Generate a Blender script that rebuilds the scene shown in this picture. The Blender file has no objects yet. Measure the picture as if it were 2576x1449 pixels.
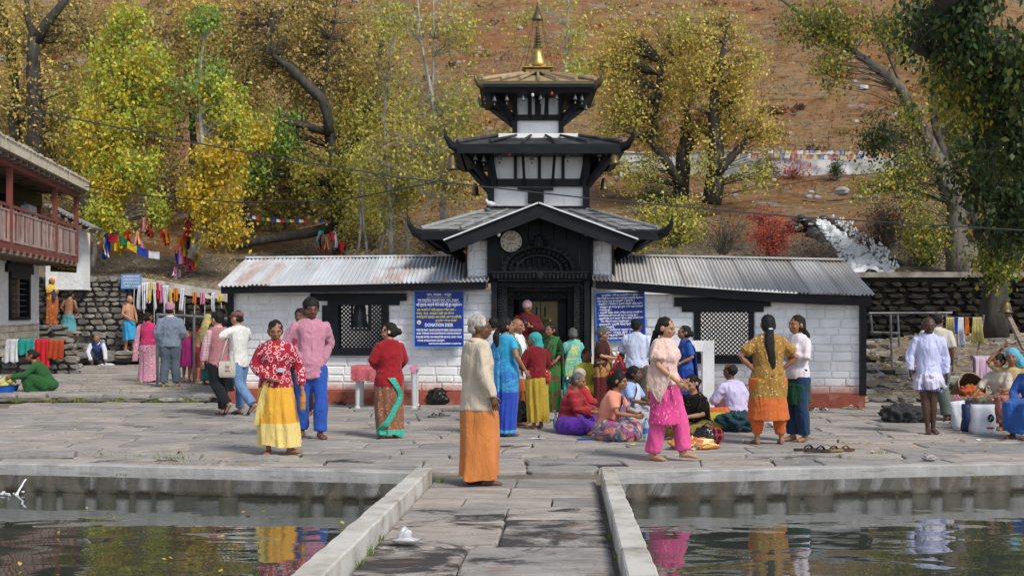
import bpy, bmesh, math, random
import numpy as np
from mathutils import Vector, Matrix, Euler, noise
from mathutils.bvhtree import BVHTree
R = math.radians
random.seed(7); np.random.seed(7)
SC = bpy.context.scene
COL = SC.collection
# ------------------------------------------------------------------ camera, sky, sun, exposure
F, HC, CX, HY = 3100.0, 1.7, 1288.0, 780.0      # focal length and principal row in units of a 2576 px wide picture
cam_d = bpy.data.cameras.new('camera'); cam = bpy.data.objects.new('camera', cam_d); COL.objects.link(cam)
cam.location = (0, 0, HC); cam.rotation_euler = (R(90), 0, 0)
cam_d.sensor_width = 36; cam_d.lens = 36 * F / 2576; cam_d.shift_y = (HY - 724.5) / 2576
cam_d.clip_start = .1; cam_d.clip_end = 2000
SC.camera = cam
SUN_EL, SUN_AZ = R(47), R(138)                   # azimuth measured clockwise from +Y
W = bpy.data.worlds.new("World"); SC.world = W; W.use_nodes = True
nt = W.node_tree; bg = nt.nodes['Background']
sk = nt.nodes.new('ShaderNodeTexSky'); sk.sky_type = 'NISHITA'; sk.sun_disc = False
sk.sun_elevation = SUN_EL; sk.sun_rotation = SUN_AZ; sk.altitude = 3700; sk.air_density = 1.0; sk.dust_density = 3.0; sk.ozone_density = 1.0
hz = nt.nodes.new('ShaderNodeHueSaturation'); hz.inputs['Saturation'].default_value = .45      # thin high cloud whitens the sky
nt.links.new(sk.outputs[0], hz.inputs['Color']); nt.links.new(hz.outputs[0], bg.inputs[0]); bg.inputs[1].default_value = 0.14
sd = bpy.data.lights.new('sun', 'SUN'); sun = bpy.data.objects.new('sun', sd); COL.objects.link(sun)
sd.energy = 2.3; sd.angle = R(16); sd.color = (1, .95, .87)
_d = Vector((math.sin(SUN_AZ) * math.cos(SUN_EL), math.cos(SUN_AZ) * math.cos(SUN_EL), math.sin(SUN_EL)))
sun.rotation_euler = _d.to_track_quat('Z', 'Y').to_euler(); sun.location = (5, -5, 30)
SC.view_settings.view_transform = 'Standard'; SC.view_settings.look = 'None'
SC.view_settings.exposure = 0.58; SC.view_settings.gamma = 1; SC.view_settings.use_curve_mapping = False
SC.render.engine = 'CYCLES'; SC.cycles.max_bounces = 5; SC.cycles.diffuse_bounces = 3; SC.cycles.glossy_bounces = 3
SC.cycles.transmission_bounces = 4; SC.cycles.transparent_max_bounces = 6; SC.cycles.use_denoising = True
SC.cycles.caustics_reflective = False; SC.cycles.caustics_refractive = False

def P(x, y, Y): return Vector(((x - CX) * Y / F, Y, HC - (y - HY) * Y / F))
def G(x, y, z=0.0):
    Y = F * (HC - z) / (y - HY); return Vector(((x - CX) * Y / F, Y, z))
def U(a, b): return random.uniform(a, b)
def lerp(a, b, t): return a + (b - a) * t
def sm(a, b, x):
    t = min(1, max(0, (x - a) / (b - a))); return t * t * (3 - 2 * t)
# ------------------------------------------------------------------ mesh collector
class MB:
    def __init__(s): s.v = []; s.f = []; s.m = []
    def add(s, vs, fs, m=0):
        o = len(s.v); s.v += [tuple(v) for v in vs]; s.f += [tuple(i + o for i in f) for f in fs]; s.m += [m] * len(fs); return s
    def box(s, c, d, rot=None, m=0):
        vs = []
        for z in (-.5, .5):
            for y in (-.5, .5):
                for x in (-.5, .5):
                    v = Vector((x * d[0], y * d[1], z * d[2]))
                    if rot is not None: v = rot @ v
                    vs.append(v + Vector(c))
        return s.add(vs, [(0,2,3,1),(4,5,7,6),(0,1,5,4),(2,6,7,3),(0,4,6,2),(1,3,7,5)], m)
    def bb(s, a, b, m=0):
        a = Vector(a); b = Vector(b); return s.box((a + b) / 2, [abs(q) for q in (b - a)], None, m)
    def bar(s, a, b, w, h, m=0, up=(0,0,1)):
        a = Vector(a); b = Vector(b); d = b - a; L = d.length
        y = d.normalized(); u = Vector(up)
        x = y.cross(u); x = x.normalized() if x.length > 1e-4 else Vector((1,0,0)); z = x.cross(y)
        rot = Matrix((x, y, z)).transposed()
        return s.box((a + b) / 2, (w, L, h), rot, m)
    def rings(s, rs, m=0, cap=True, close=True):
        n = len(rs[0]); vs = [v for r in rs for v in r]; fs = []
        for i in range(len(rs) - 1):
            for j in range(n if close else n - 1):
                k = (j + 1) % n
                fs.append((i*n+j, i*n+k, (i+1)*n+k, (i+1)*n+j))
        if cap and close: fs.append(tuple(reversed(range(n)))); fs.append(tuple((len(rs)-1)*n + j for j in range(n)))
        return s.add(vs, fs, m)
    def tube(s, pts, rad, seg=8, m=0, cap=True, flat=1.0):
        pts = [Vector(p) for p in pts]
        if not hasattr(rad, '__len__'): rad = [rad] * len(pts)
        rs = []; px = None
        for i, p in enumerate(pts):
            d = (pts[min(i+1, len(pts)-1)] - pts[max(i-1, 0)])
            d = d.normalized() if d.length > 1e-7 else Vector((0,0,1))
            if px is None:
                a = Vector((1,0,0)) if abs(d.x) < .8 else Vector((0,1,0))
                px = (a - d * a.dot(d)).normalized()
            else:
                px = px - d * px.dot(d)
                px = px.normalized() if px.length > 1e-6 else d.orthogonal().normalized()
            py = d.cross(px)
            rr = rad[i]; ra, rb = (rr if hasattr(rr, '__len__') else (rr, rr * flat))
            rs.append([p + px * ra * math.cos(2*math.pi*k/seg) + py * rb * math.sin(2*math.pi*k/seg) for k in range(seg)])
        return s.rings(rs, m, cap)
    def ell(s, c, r, seg=12, rg=8, m=0, rot=None):
        c = Vector(c); vs = []; fs = []
        for i in range(1, rg):
            t = math.pi * i / rg
            for j in range(seg):
                a = 2*math.pi*j/seg
                v = Vector((r[0]*math.sin(t)*math.cos(a), r[1]*math.sin(t)*math.sin(a), r[2]*math.cos(t)))
                vs.append((rot @ v if rot is not None else v) + c)
        top = Vector((0,0,r[2])); bot = Vector((0,0,-r[2]))
        if rot is not None: top = rot @ top; bot = rot @ bot
        vs += [top + c, bot + c]; n = len(vs)
        for i in range(rg-2):
            for j in range(seg):
                k = (j+1) % seg; fs.append((i*seg+j, (i+1)*seg+j, (i+1)*seg+k, i*seg+k))
        for j in range(seg):
            k = (j+1) % seg; fs.append((n-2, j, k)); fs.append((n-1, (rg-2)*seg+k, (rg-2)*seg+j))
        return s.add(vs, fs, m)
    def lathe(s, c, prof, seg=14, m=0):
        c = Vector(c)
        return s.rings([[c + Vector((r*math.cos(2*math.pi*k/seg), r*math.sin(2*math.pi*k/seg), z)) for k in range(seg)] for r, z in prof], m)
    def prism(s, poly, d, m=0):
        # poly: list of Vector (3D, planar), extruded by d
        d = Vector(d); n = len(poly); vs = [Vector(p) for p in poly] + [Vector(p) + d for p in poly]
        fs = [tuple(range(n)), tuple(reversed(range(n, 2*n)))] + [(i, i+n, (i+1) % n + n, (i+1) % n) for i in range(n)]
        return s.add(vs, fs, m)
    def grid(s, g, m=0):
        n = len(g[0]); vs = [v for r in g for v in r]
        return s.add(vs, [(i*n+j, i*n+j+1, (i+1)*n+j+1, (i+1)*n+j) for i in range(len(g)-1) for j in range(n-1)], m)
    def mesh(s, name, mats, smooth=False, fixn=True):
        me = bpy.data.meshes.new(name); me.from_pydata(s.v, [], s.f)
        for m in (mats if isinstance(mats, (list, tuple)) else [mats]): me.materials.append(m)
        if any(s.m): me.polygons.foreach_set('material_index', s.m)
        if fixn:
            b = bmesh.new(); b.from_mesh(me); bmesh.ops.recalc_face_normals(b, faces=b.faces); b.to_mesh(me); b.free()
        if smooth is True: me.polygons.foreach_set('use_smooth', [True] * len(me.polygons))
        elif smooth: me.shade_smooth() if not hasattr(me, 'set_sharp_from_angle') else (me.polygons.foreach_set('use_smooth', [True]*len(me.polygons)), me.set_sharp_from_angle(angle=R(smooth)))
        me.update(); return me
def link(name, me, parent=None, loc=None, rot=None, label=None):
    o = bpy.data.objects.new(name, me); COL.objects.link(o)
    if loc is not None: o.location = loc
    if rot is not None: o.rotation_euler = rot
    if parent is not None:
        o.parent = parent
        if loc is None and rot is None and me is not None: o.matrix_parent_inverse = WM(parent).inverted()
    if label: o['label'] = label
    return o
def WM(o):
    m = Matrix.LocRotScale(o.location, o.rotation_euler, o.scale)
    return (WM(o.parent) @ o.matrix_parent_inverse @ m) if o.parent else m
def part(mb, name, mats, parent=None, smooth=False, label=None, kind=None):
    o = link(name, mb.mesh(name, mats, smooth), parent)
    if label: o['label'] = label
    if kind: o['kind'] = kind
    return o
def tag(o, label, cat, group=None):
    o['label'] = label; o['category'] = cat
    if group: o['group'] = group
    return o
def struct(o, label=None, kind='structure'):
    o['kind'] = kind
    if label: o['label'] = label
    return o
def thing(name, label, cat, loc=(0,0,0), group=None, rz=0):
    o = bpy.data.objects.new(name, None); COL.objects.link(o); o.location = loc; o.rotation_euler = (0,0,rz)
    o.empty_display_size = .1
    return tag(o, label, cat, group)
# ------------------------------------------------------------------ materials
def c4(c): return (c[0], c[1], c[2], 1)
class NT:
    def __init__(s, name, world=True):
        s.world = world
        s.m = bpy.data.materials.new(name); s.m.use_nodes = True; s.t = s.m.node_tree; s.b = s.t.nodes['Principled BSDF']
        s.tc = s.t.nodes.new('ShaderNodeTexCoord'); s.geo = s.t.nodes.new('ShaderNodeNewGeometry')
    def n(s, ty, **k):
        n = s.t.nodes.new(ty)
        for a, v in k.items(): setattr(n, a, v)
        return n
    def l(s, a, b): s.t.links.new(a, b)
    def vec(s, sc=(1,1,1), coords='Object', loc=(0,0,0), rot=(0,0,0)):
        m = s.n('ShaderNodeMapping'); s.l(s.geo.outputs['Position'] if s.world and coords == 'Object' else s.tc.outputs[coords], m.inputs[0]); m.inputs['Scale'].default_value = sc
        m.inputs['Location'].default_value = loc; m.inputs['Rotation'].default_value = rot; return m.outputs[0]
    def noise(s, v, scale=5, detail=5, rough=.55, dist=0):
        n = s.n('ShaderNodeTexNoise'); s.l(v, n.inputs['Vector']); n.inputs['Scale'].default_value = scale
        n.inputs['Detail'].default_value = detail; n.inputs['Roughness'].default_value = rough; n.inputs['Distortion'].default_value = dist
        return n.outputs['Fac']
    def ramp(s, f, stops, interp='LINEAR'):
        r = s.n('ShaderNodeValToRGB'); cr = r.color_ramp; cr.interpolation = interp
        while len(cr.elements) < len(stops): cr.elements.new(.5)
        for e, (p, c) in zip(cr.elements, stops):
            e.position = p; e.color = c4(c) if hasattr(c, '__len__') else (c, c, c, 1)
        s.l(f, r.inputs[0]); return r.outputs[0]
    def mix(s, f, a, b, mode='MIX'):
        n = s.n('ShaderNodeMix', data_type='RGBA', blend_type=mode)
        for v, i in ((f, 0), (a, 6), (b, 7)):
            if hasattr(v, 'links') or isinstance(v, bpy.types.NodeSocket): s.l(v, n.inputs[i])
            elif i == 0: n.inputs[0].default_value = v
            else: n.inputs[i].default_value = c4(v)
        return n.outputs[2]
    def math(s, op, a, b=0.0, c=None):
        n = s.n('ShaderNodeMath', operation=op)
        for i, v in enumerate((a, b) if c is None else (a, b, c)):
            if isinstance(v, bpy.types.NodeSocket): s.l(v, n.inputs[i])
            else: n.inputs[i].default_value = v
        return n.outputs[0]
    def bump(s, h, st=.3, d=.02):
        b = s.n('ShaderNodeBump'); b.inputs['Strength'].default_value = st; b.inputs['Distance'].default_value = d
        s.l(h, b.inputs['Height']); s.l(b.outputs[0], s.b.inputs['Normal']); return b
    def z(s):
        x = s.n('ShaderNodeSeparateXYZ'); s.l(s.geo.outputs['Position'] if s.world else s.tc.outputs['Object'], x.inputs[0]); return x.outputs
    def rand(s):
        # one value per object and per loose piece of a mesh
        o = s.n('ShaderNodeObjectInfo'); g = s.n('ShaderNodeNewGeometry')
        return s.math('FRACT', s.math('ADD', o.outputs['Random'], g.outputs['Random Per Island']))
    def done(s, col, rough=.8, metal=0, spec=.3):
        if isinstance(col, bpy.types.NodeSocket): s.l(col, s.b.inputs['Base Color'])
        else: s.b.inputs['Base Color'].default_value = c4(col)
        if isinstance(rough, bpy.types.NodeSocket): s.l(rough, s.b.inputs['Roughness'])
        else: s.b.inputs['Roughness'].default_value = rough
        s.b.inputs['Metallic'].default_value = metal; s.b.inputs['Specular IOR Level'].default_value = spec
        return s.m
def mat(name, c1, c2=None, c3=None, scale=4, rough=.8, bump=.3, bs=None, bd=.01, sc=(1,1,1), metal=0, spec=.3, var=0, varc=None, ramp=(.35,.65)):
    k = NT(name); v = k.vec(sc); c2 = c2 or tuple(q * .75 for q in c1)
    f = k.noise(v, scale, 6)
    st = [(ramp[0], c1), (ramp[1], c2)] if c3 is None else [(ramp[0], c1), ((ramp[0]+ramp[1])/2, c2), (ramp[1], c3)]
    col = k.ramp(f, st)
    if var:
        r = k.rand()
        col = k.mix(1.0, col, k.ramp(r, [(0, 1 - var), (1, 1 + var * .6)]), 'MULTIPLY')
        if varc: col = k.mix(k.math('MULTIPLY', k.math('FRACT', k.math('MULTIPLY', r, 7.3)), .55), col, varc)
    if bump: k.bump(k.noise(v, bs or scale * 5, 6, .65), bump, bd)
    return k.done(col, rough, metal, spec)

M = {}
M['slab'] = None
def make_slab(name, stain):
    k = NT(name); v = k.vec()
    g = k.noise(k.vec((1, 2.5, 1)), 1.7, 8, .62)
    base = k.ramp(g, [(.3, (.22,.21,.20)), (.5, (.345,.325,.305)), (.7, (.45,.42,.39))])
    r = k.rand()
    tone = k.ramp(k.math('FRACT', k.math('MULTIPLY', r, 5.1)), [(0, (.74,.75,.77)), (.45, (.96,.95,.94)), (.8, (1.05,1.0,.95)), (1, (1.10,1.0,.93))])
    base = k.mix(1, base, tone, 'MULTIPLY')
    sp = k.noise(k.vec((3, 9, 1)), 3.2, 5, .7)
    base = k.mix(k.ramp(sp, [(.6, 0), (.7, .55)]), base, (.12,.10,.09))
    if stain:
        st = k.noise(k.vec((1.0, 1.6, 1)), 2.0 if stain == 1 else 1.3, 9, .72, .6)
        base = k.mix(k.ramp(st, [(.41 if stain == 1 else .53, 0), (.53 if stain == 1 else .6, .93)]), base, (.035,.034,.036))
        ru = k.noise(k.vec((.9, 3, 1), loc=(3.7, 1, 0)), 1.6, 6, .6)
        base = k.mix(k.ramp(ru, [(.6, 0), (.68, .6)]), base, (.24,.13,.075))
    w = k.n('ShaderNodeTexVoronoi', feature='DISTANCE_TO_EDGE'); wv = k.n('ShaderNodeVectorMath', operation='ADD'); nz = k.n('ShaderNodeTexNoise'); nz.inputs['Scale'].default_value = 3; nz.inputs['Detail'].default_value = 5
    k.l(k.vec((1,1.6,1)), nz.inputs['Vector']); k.l(k.vec((.8,1.5,1)), wv.inputs[0]); k.l(nz.outputs['Color'], wv.inputs[1]); k.l(wv.outputs[0], w.inputs['Vector']); w.inputs['Scale'].default_value = 1.1
    ck = k.ramp(w.outputs['Distance'], [(.0,1),(.012,0)]); ck = k.math('MULTIPLY', ck, k.ramp(k.noise(k.vec(loc=(7,7,0)), .9, 3), [(.5,0),(.56,.8)]))
    base = k.mix(ck, base, (.07,.06,.05))
    base = k.mix(1, base, k.ramp(k.noise(k.vec((1,1.5,1)), 14, 8, .8), [(.3,(.78,.78,.79)),(.7,(1.16,1.15,1.13))]), 'MULTIPLY')
    h = k.math('ADD', k.noise(k.vec((1, 2, 1)), 5, 8, .7), k.math('MULTIPLY', g, .8))
    k.bump(h, .55, .03)
    return k.done(base, .82, 0, .25)
M['slab'] = make_slab('flagstone', 0); M['slab_stain'] = make_slab('blackened_flagstone', 1); M['slab_mid'] = make_slab('stained_flagstone', 2)
M['dirt'] = mat('packed_dirt', (.13,.11,.085), (.20,.175,.14), (.11,.105,.07), scale=3, bump=.5, bs=30)
def make_concrete():
    k = NT('pool_concrete'); v = k.vec(); z = k.z()[2]
    n1 = k.noise(k.vec((1,1,.35)), 2.2, 8, .65); n2 = k.noise(k.vec((9,9,.8)), 1.3, 6, .6)
    c = k.ramp(n1, [(.3,(.28,.275,.255)), (.5,(.37,.36,.34)), (.7,(.46,.45,.43))])
    c = k.mix(k.ramp(n2, [(.5, 0), (.75, .5)]), c, (.50,.51,.52))
    c = k.mix(k.ramp(k.noise(k.vec((2,2,14)), 1.5, 3), [(.55,0),(.66,.45)]), c, (.17,.165,.15))
    n3 = k.noise(k.vec((14,14,6)), 1.8, 8, .75)
    zz = k.math('ADD', z, k.math('MULTIPLY', k.math('SUBTRACT', k.noise(k.vec((1,1,.8)), 11, 8, .75), .5), .08))
    spots = k.math('MULTIPLY', k.ramp(n3, [(.54,0),(.64,1)]), k.ramp(zz, [(0,0),(1,1)]) if False else k.ramp(k.math('MULTIPLY_ADD', zz, -5.0, -.1), [(.2,0),(.9,1)]))
    c = k.mix(k.math('MULTIPLY', spots, .32), c, (.06,.055,.04))
    c = k.mix(k.ramp(k.math('MULTIPLY_ADD', zz, -18, -2.65), [(0,0),(.7,.96)]), c, (.035,.022,.014))
    k.bump(k.math('ADD', n3, k.noise(v, 12, 8, .7)), .5, .015)
    return k.done(c, .85)
M['concrete'] = make_concrete()
M['curb'] = mat('worn_curb_concrete', (.54,.52,.48), (.42,.395,.35), (.22,.195,.15), scale=3.4, bump=.55, bs=22, ramp=(.4,.72))
def make_water():
    k = NT('pool_water')
    a = k.noise(k.vec((.9, 1.6, 1)), 1.3, 1, .3, .5); b = k.noise(k.vec((1, 1.8, 1), loc=(5,3,0)), 4.2, 2, .4)
    h = k.math('ADD', a, k.math('MULTIPLY', b, .10))
    k.bump(h, .22, .05)
    c = k.ramp(k.noise(k.vec(), .6, 4), [(.35,(.030,.038,.030)), (.65,(.052,.060,.050))])
    m = k.done(c, .015, 0, .75); k.b.inputs['IOR'].default_value = 1.5; return m
M['water'] = make_water()
def make_white(name, redz=.36):
    k = NT(name); v = k.vec(); z = k.z()[2]; r = k.rand()
    n = k.noise(v, 3.5, 7, .6)
    c = k.ramp(n, [(.3,(.76,.75,.74)), (.6,(.90,.89,.88))])
    c = k.mix(1, c, k.ramp(r, [(0,.92),(1,1.02)]), 'MULTIPLY')
    dn = k.noise(k.vec((6,6,1)), 2.2, 7, .7)
    c = k.mix(k.ramp(dn, [(.57,0),(.76,.5)]), c, (.38,.36,.34))
    zz = k.math('ADD', z, k.math('MULTIPLY', k.math('SUBTRACT', k.noise(v, 7, 8, .75), .5), .34))
    c = k.mix(k.ramp(zz, [(redz - .14, .85), (redz + .03, 0)]), c, (.58,.24,.16))
    k.bump(k.math('ADD', k.noise(v, 16, 8, .7), n), .5, .012)
    return k.done(c, .85)
M['white'] = make_white('whitewashed_stone', .42); M['plaster'] = make_white('white_plaster', -9)
M['red'] = mat('red_painted_plinth', (.40,.11,.075), (.30,.075,.05), (.45,.20,.15), scale=3, bump=.4, bs=20)
M['black'] = mat('black_painted_wood', (.006,.007,.010), (.014,.015,.018), scale=3, rough=.5, spec=.2, bump=.25, bs=14, sc=(1,1,3))
M['blackcarve'] = mat('black_carved_wood', (.003,.003,.004), (.018,.018,.02), scale=22, rough=.5, spec=.22, bump=.9, bs=26, bd=.03)
M['greyroof'] = mat('grey_roof_slate', (.19,.195,.20), (.27,.27,.265), (.13,.14,.15), scale=3, bump=.5, bs=14, var=.28, sc=(1,1,1))
M['darkroof'] = mat('dark_painted_roof', (.022,.024,.028), (.05,.052,.056), (.11,.115,.12), scale=3, bump=.4, ramp=(.4,.75))
M['gold'] = mat('gilded_copper', (.50,.33,.12), (.34,.21,.07), scale=9, rough=.42, bump=.2, metal=.85, spec=.5)
M['brass'] = mat('dull_brass', (.17,.125,.055), (.10,.08,.04), scale=9, rough=.45, bump=.2, metal=.7, spec=.5)
M['goldroof'] = mat('gilt_roof_sheet', (.46,.31,.15), (.55,.42,.24), (.32,.24,.17), scale=4, rough=.5, bump=.3, metal=.5, spec=.5)
def make_tin(name, warm):
    k = NT(name); r = k.rand()
    a = k.noise(k.vec((2.2,.25,.25)), 2.2, 7, .6, .2)
    b1, b2 = ((.50,.55,.60), (.62,.64,.66)) if not warm else ((.50,.50,.49), (.62,.60,.57))
    c = k.ramp(a, [(.3, b1), (.6, b2)])
    c = k.mix(1, c, k.ramp(r, [(0,.78),(1,1.06)]), 'MULTIPLY')
    ru = k.math('ADD', k.noise(k.vec((1.6,.3,.3), loc=(9,2,0)), 2.0, 8, .65), k.math('MULTIPLY', k.math('SUBTRACT', r, .5), .12))
    c = k.mix(k.ramp(ru, [(.5,0),(.72,.75 if not warm else .55)]), c, (.40,.22,.14) if not warm else (.44,.36,.28))
    k.bump(k.noise(k.vec(), 9, 5), .2, .01)
    return k.done(c, .55, .1, .4)
M['tin'] = make_tin('galvanised_sheet', False); M['tinw'] = make_tin('weathered_galvanised_sheet', True)
M['steel'] = mat('white_metal_edge', (.75,.77,.8), (.6,.62,.65), scale=6, rough=.5, bump=0)
M['stone'] = mat('rough_field_stone', (.12,.115,.11), (.26,.25,.235), (.40,.38,.35), scale=2.6, bump=.8, bs=12, bd=.03, var=.42, varc=(.20,.15,.10))
M['darkstone'] = mat('damp_mossy_stone', (.035,.03,.025), (.065,.058,.046), (.085,.075,.038), scale=2.6, bump=.8, bs=12, bd=.03, var=.35)
M['shadestone'] = mat('shade_darkened_dripping_stone', (.010,.008,.006), (.022,.018,.013), (.032,.028,.016), scale=2.6, bump=.8, bs=12, bd=.03, var=.35)  # dark wet stone, its colour lowered further to paint in the shade there
M['rubble'] = mat('leafy_earth', (.10,.08,.055), (.20,.16,.11), (.30,.25,.18), scale=6, bump=.9, bs=16, bd=.06, ramp=(.3,.7))
M['wood'] = mat('bare_grey_timber', (.17,.12,.09), (.27,.20,.155), (.10,.07,.05), scale=3, sc=(1,1,8), bump=.4, bs=10)
M['roofedge'] = mat('mud_and_timber_roof_edge', (.52,.44,.33), (.62,.55,.44), (.38,.31,.22), scale=3, bump=.7, bs=10, bd=.03)
M['redwood'] = mat('red_painted_timber', (.22,.05,.038), (.16,.06,.048), (.22,.15,.13), scale=5, bump=.3, ramp=(.4,.75))
M['baluster'] = mat('worn_red_brown_slats', (.30,.20,.18), (.40,.31,.28), (.22,.11,.09), scale=6, sc=(1,1,.3), bump=.3, var=.3)
M['glass'] = mat('dark_window_glass', (.01,.012,.015), (.02,.022,.025), rough=.12, bump=0, spec=.6)
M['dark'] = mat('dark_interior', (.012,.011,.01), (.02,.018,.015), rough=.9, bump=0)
M['blue'] = mat('blue_sign_paint', (.008,.024,.19), (.012,.035,.24), rough=.4, bump=0, scale=2)
M['bluedge'] = mat('light_blue_sign_edge', (.03,.20,.62), (.04,.25,.68), rough=.4, bump=0)
M['letter'] = mat('white_sign_lettering', (.78,.80,.85), (.7,.72,.8), rough=.6, bump=0)
M['letteryel'] = mat('yellow_sign_lettering', (.55,.50,.06), (.5,.45,.06), rough=.6, bump=0)
M['paleblue'] = mat('faded_blue_sign', (.17,.30,.52), (.30,.42,.62), scale=3, rough=.5, bump=0)
M['plastic'] = mat('grey_white_plastic', (.55,.56,.58), (.48,.49,.51), rough=.4, bump=0)
M['metal'] = mat('grey_metal_pipe', (.20,.21,.22), (.12,.12,.13), rough=.5, bump=.1, metal=.5)
M['cable'] = mat('black_cable', (.03,.03,.035), (.04,.04,.045), rough=.5, bump=0)
M['bark'] = mat('grey_brown_bark', (.085,.068,.052), (.17,.145,.12), (.05,.04,.032), scale=5, sc=(1,1,.35), bump=1, bs=12, bd=.04)
M['palebark'] = mat('pale_poplar_bark', (.27,.25,.22), (.38,.36,.32), (.16,.14,.12), scale=5, sc=(1,1,.5), bump=.5, bs=12)
M['darkbark'] = mat('dark_furrowed_bark', (.035,.03,.026), (.075,.065,.055), scale=5, sc=(1,1,.35), bump=1, bs=10, bd=.05)
M['foam'] = mat('white_water_foam', (.88,.89,.90), (.74,.77,.80), scale=10, rough=.35, bump=.6, bs=18, bd=.05)
k = NT('cascade_water'); f_ = k.noise(k.vec((3,1,1), rot=(0,.5,.3)), 2.2, 9, .75, 1.2)
c_ = k.ramp(f_, [(.30,(.12,.13,.13)), (.36,(.65,.67,.68)), (.45,(.90,.91,.92))]); k.bump(k.noise(k.vec(), 9, 8, .75), .8, .08); M['cascade'] = k.done(c_, .4)
def make_hill():
    k = NT('autumn_hillside')
    a = k.noise(k.vec((.55,.55,.8)), 1.0, 12, .72, .3)
    c = k.ramp(a, [(.3,(.20,.125,.065)), (.43,(.40,.215,.095)), (.53,(.48,.29,.145)), (.62,(.38,.29,.17)), (.72,(.50,.44,.36))])
    t = k.noise(k.vec((.7,1.2,1.6)), 2.2, 10, .75)
    c = k.mix(k.ramp(t, [(.38,.8),(.5,0)]), c, (.085,.065,.045))
    b = k.noise(k.vec((.12,.12,.2), loc=(4,0,0)), 1.0, 8, .7)
    c = k.mix(k.ramp(b, [(.5,0),(.62,.6)]), c, (.42,.14,.07))
    d = k.noise(k.vec((.35,.35,.9), loc=(9,0,0)), 1.0, 12, .82)
    c = k.mix(k.ramp(d, [(.57,0),(.62,.85)]), c, (.45,.43,.43))
    g = k.noise(k.vec((.25,.25,.4), loc=(2,7,0)), 1.4, 8, .75)
    c = k.mix(k.ramp(g, [(.6,0),(.68,.6)]), c, (.18,.19,.07))
    k.bump(k.math('ADD', k.math('MULTIPLY', t, 1.0), k.noise(k.vec(), 3, 9, .75)), 1.0, .4)
    return k.done(c, .95, 0, .1)
M['hill'] = make_hill()
def make_leaf(name, trans=.35):
    k = NT(name); at = k.n('ShaderNodeAttribute', attribute_name='Col')
    k.l(at.outputs['Color'], k.b.inputs['Base Color']); k.b.inputs['Roughness'].default_value = .55; k.b.inputs['Specular IOR Level'].default_value = .3
    tr = k.n('ShaderNodeBsdfTranslucent'); k.l(at.outputs['Color'], tr.inputs[0])
    ms = k.n('ShaderNodeMixShader'); ms.inputs[0].default_value = trans
    k.l(k.b.outputs[0], ms.inputs[1]); k.l(tr.outputs[0], ms.inputs[2]); k.l(ms.outputs[0], k.t.nodes['Material Output'].inputs[0])
    return k.m
M['leaf'] = make_leaf('leaf')
# ================================================================== GROUND
YC = 22.98
def h_hill(x, Y):
    y0 = 34 + 4.0 * sm(-1, -7, -x if False else x) if False else 34 + 4.0 * (1 - sm(-8, -2, x))
    z = 2.45 + .30 * max(0, min(Y, 52) - y0) + .47 * max(0, min(Y, 130) - 52) + .55 * max(0, Y - 130)
    n = noise.noise(Vector((x * .09, Y * .09, 0))) * 1.9 * sm(50, 75, Y) + noise.noise(Vector((x * .25, Y * .12, 9))) * .8 * sm(50, 70, Y) + noise.noise(Vector((x * .4, Y * .4, 3))) * .22
    return z + n + .02 * abs(x) * sm(50, 80, Y)
def ground_grid(xs, ys, zf): return [[Vector((x, y, zf(x, y))) for x in xs] for y in ys]
xs = list(np.linspace(-60, -16, 30)) + list(np.linspace(-15, 16, 90)) + list(np.linspace(17, 60, 30))
ys = list(np.linspace(34.2, 60, 70)) + list(np.linspace(61, 130, 60)) + list(np.linspace(134, 330, 30))
def wy(x):
    P_ = [(-18, 37.2), (-9.0, 37.55), (-7.6, 38.5), (-6.4, 40.3), (-5.4, 42.6), (-4.5, 41), (-2, 34.5), (30, 34.5)]
    for i in range(len(P_)-1):
        if P_[i][0] <= x <= P_[i+1][0]: return lerp(P_[i][1], P_[i+1][1], (x-P_[i][0])/(P_[i+1][0]-P_[i][0]))
    return 37
ym = lambda x, y: y if y >= 60 else lerp(max(34.2, wy(x) + 3.6), 60, (y - 34.2) / 25.8)
b = MB(); b.grid([[Vector((x, ym(x, y), h_hill(x, ym(x, y)))) for x in xs] for y in ys]); struct(part(b, 'hillside', M['hill'], smooth=True), 'steep rust coloured autumn hillside')
# base sheet under everything, reaching far out
b = MB(); b.add([(-400,-200,-1.3),(400,-200,-1.3),(400,34.5,-1.3),(-400,34.5,-1.3)], [(0,1,2,3)])
struct(part(b, 'ground', M['dirt']))
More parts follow.
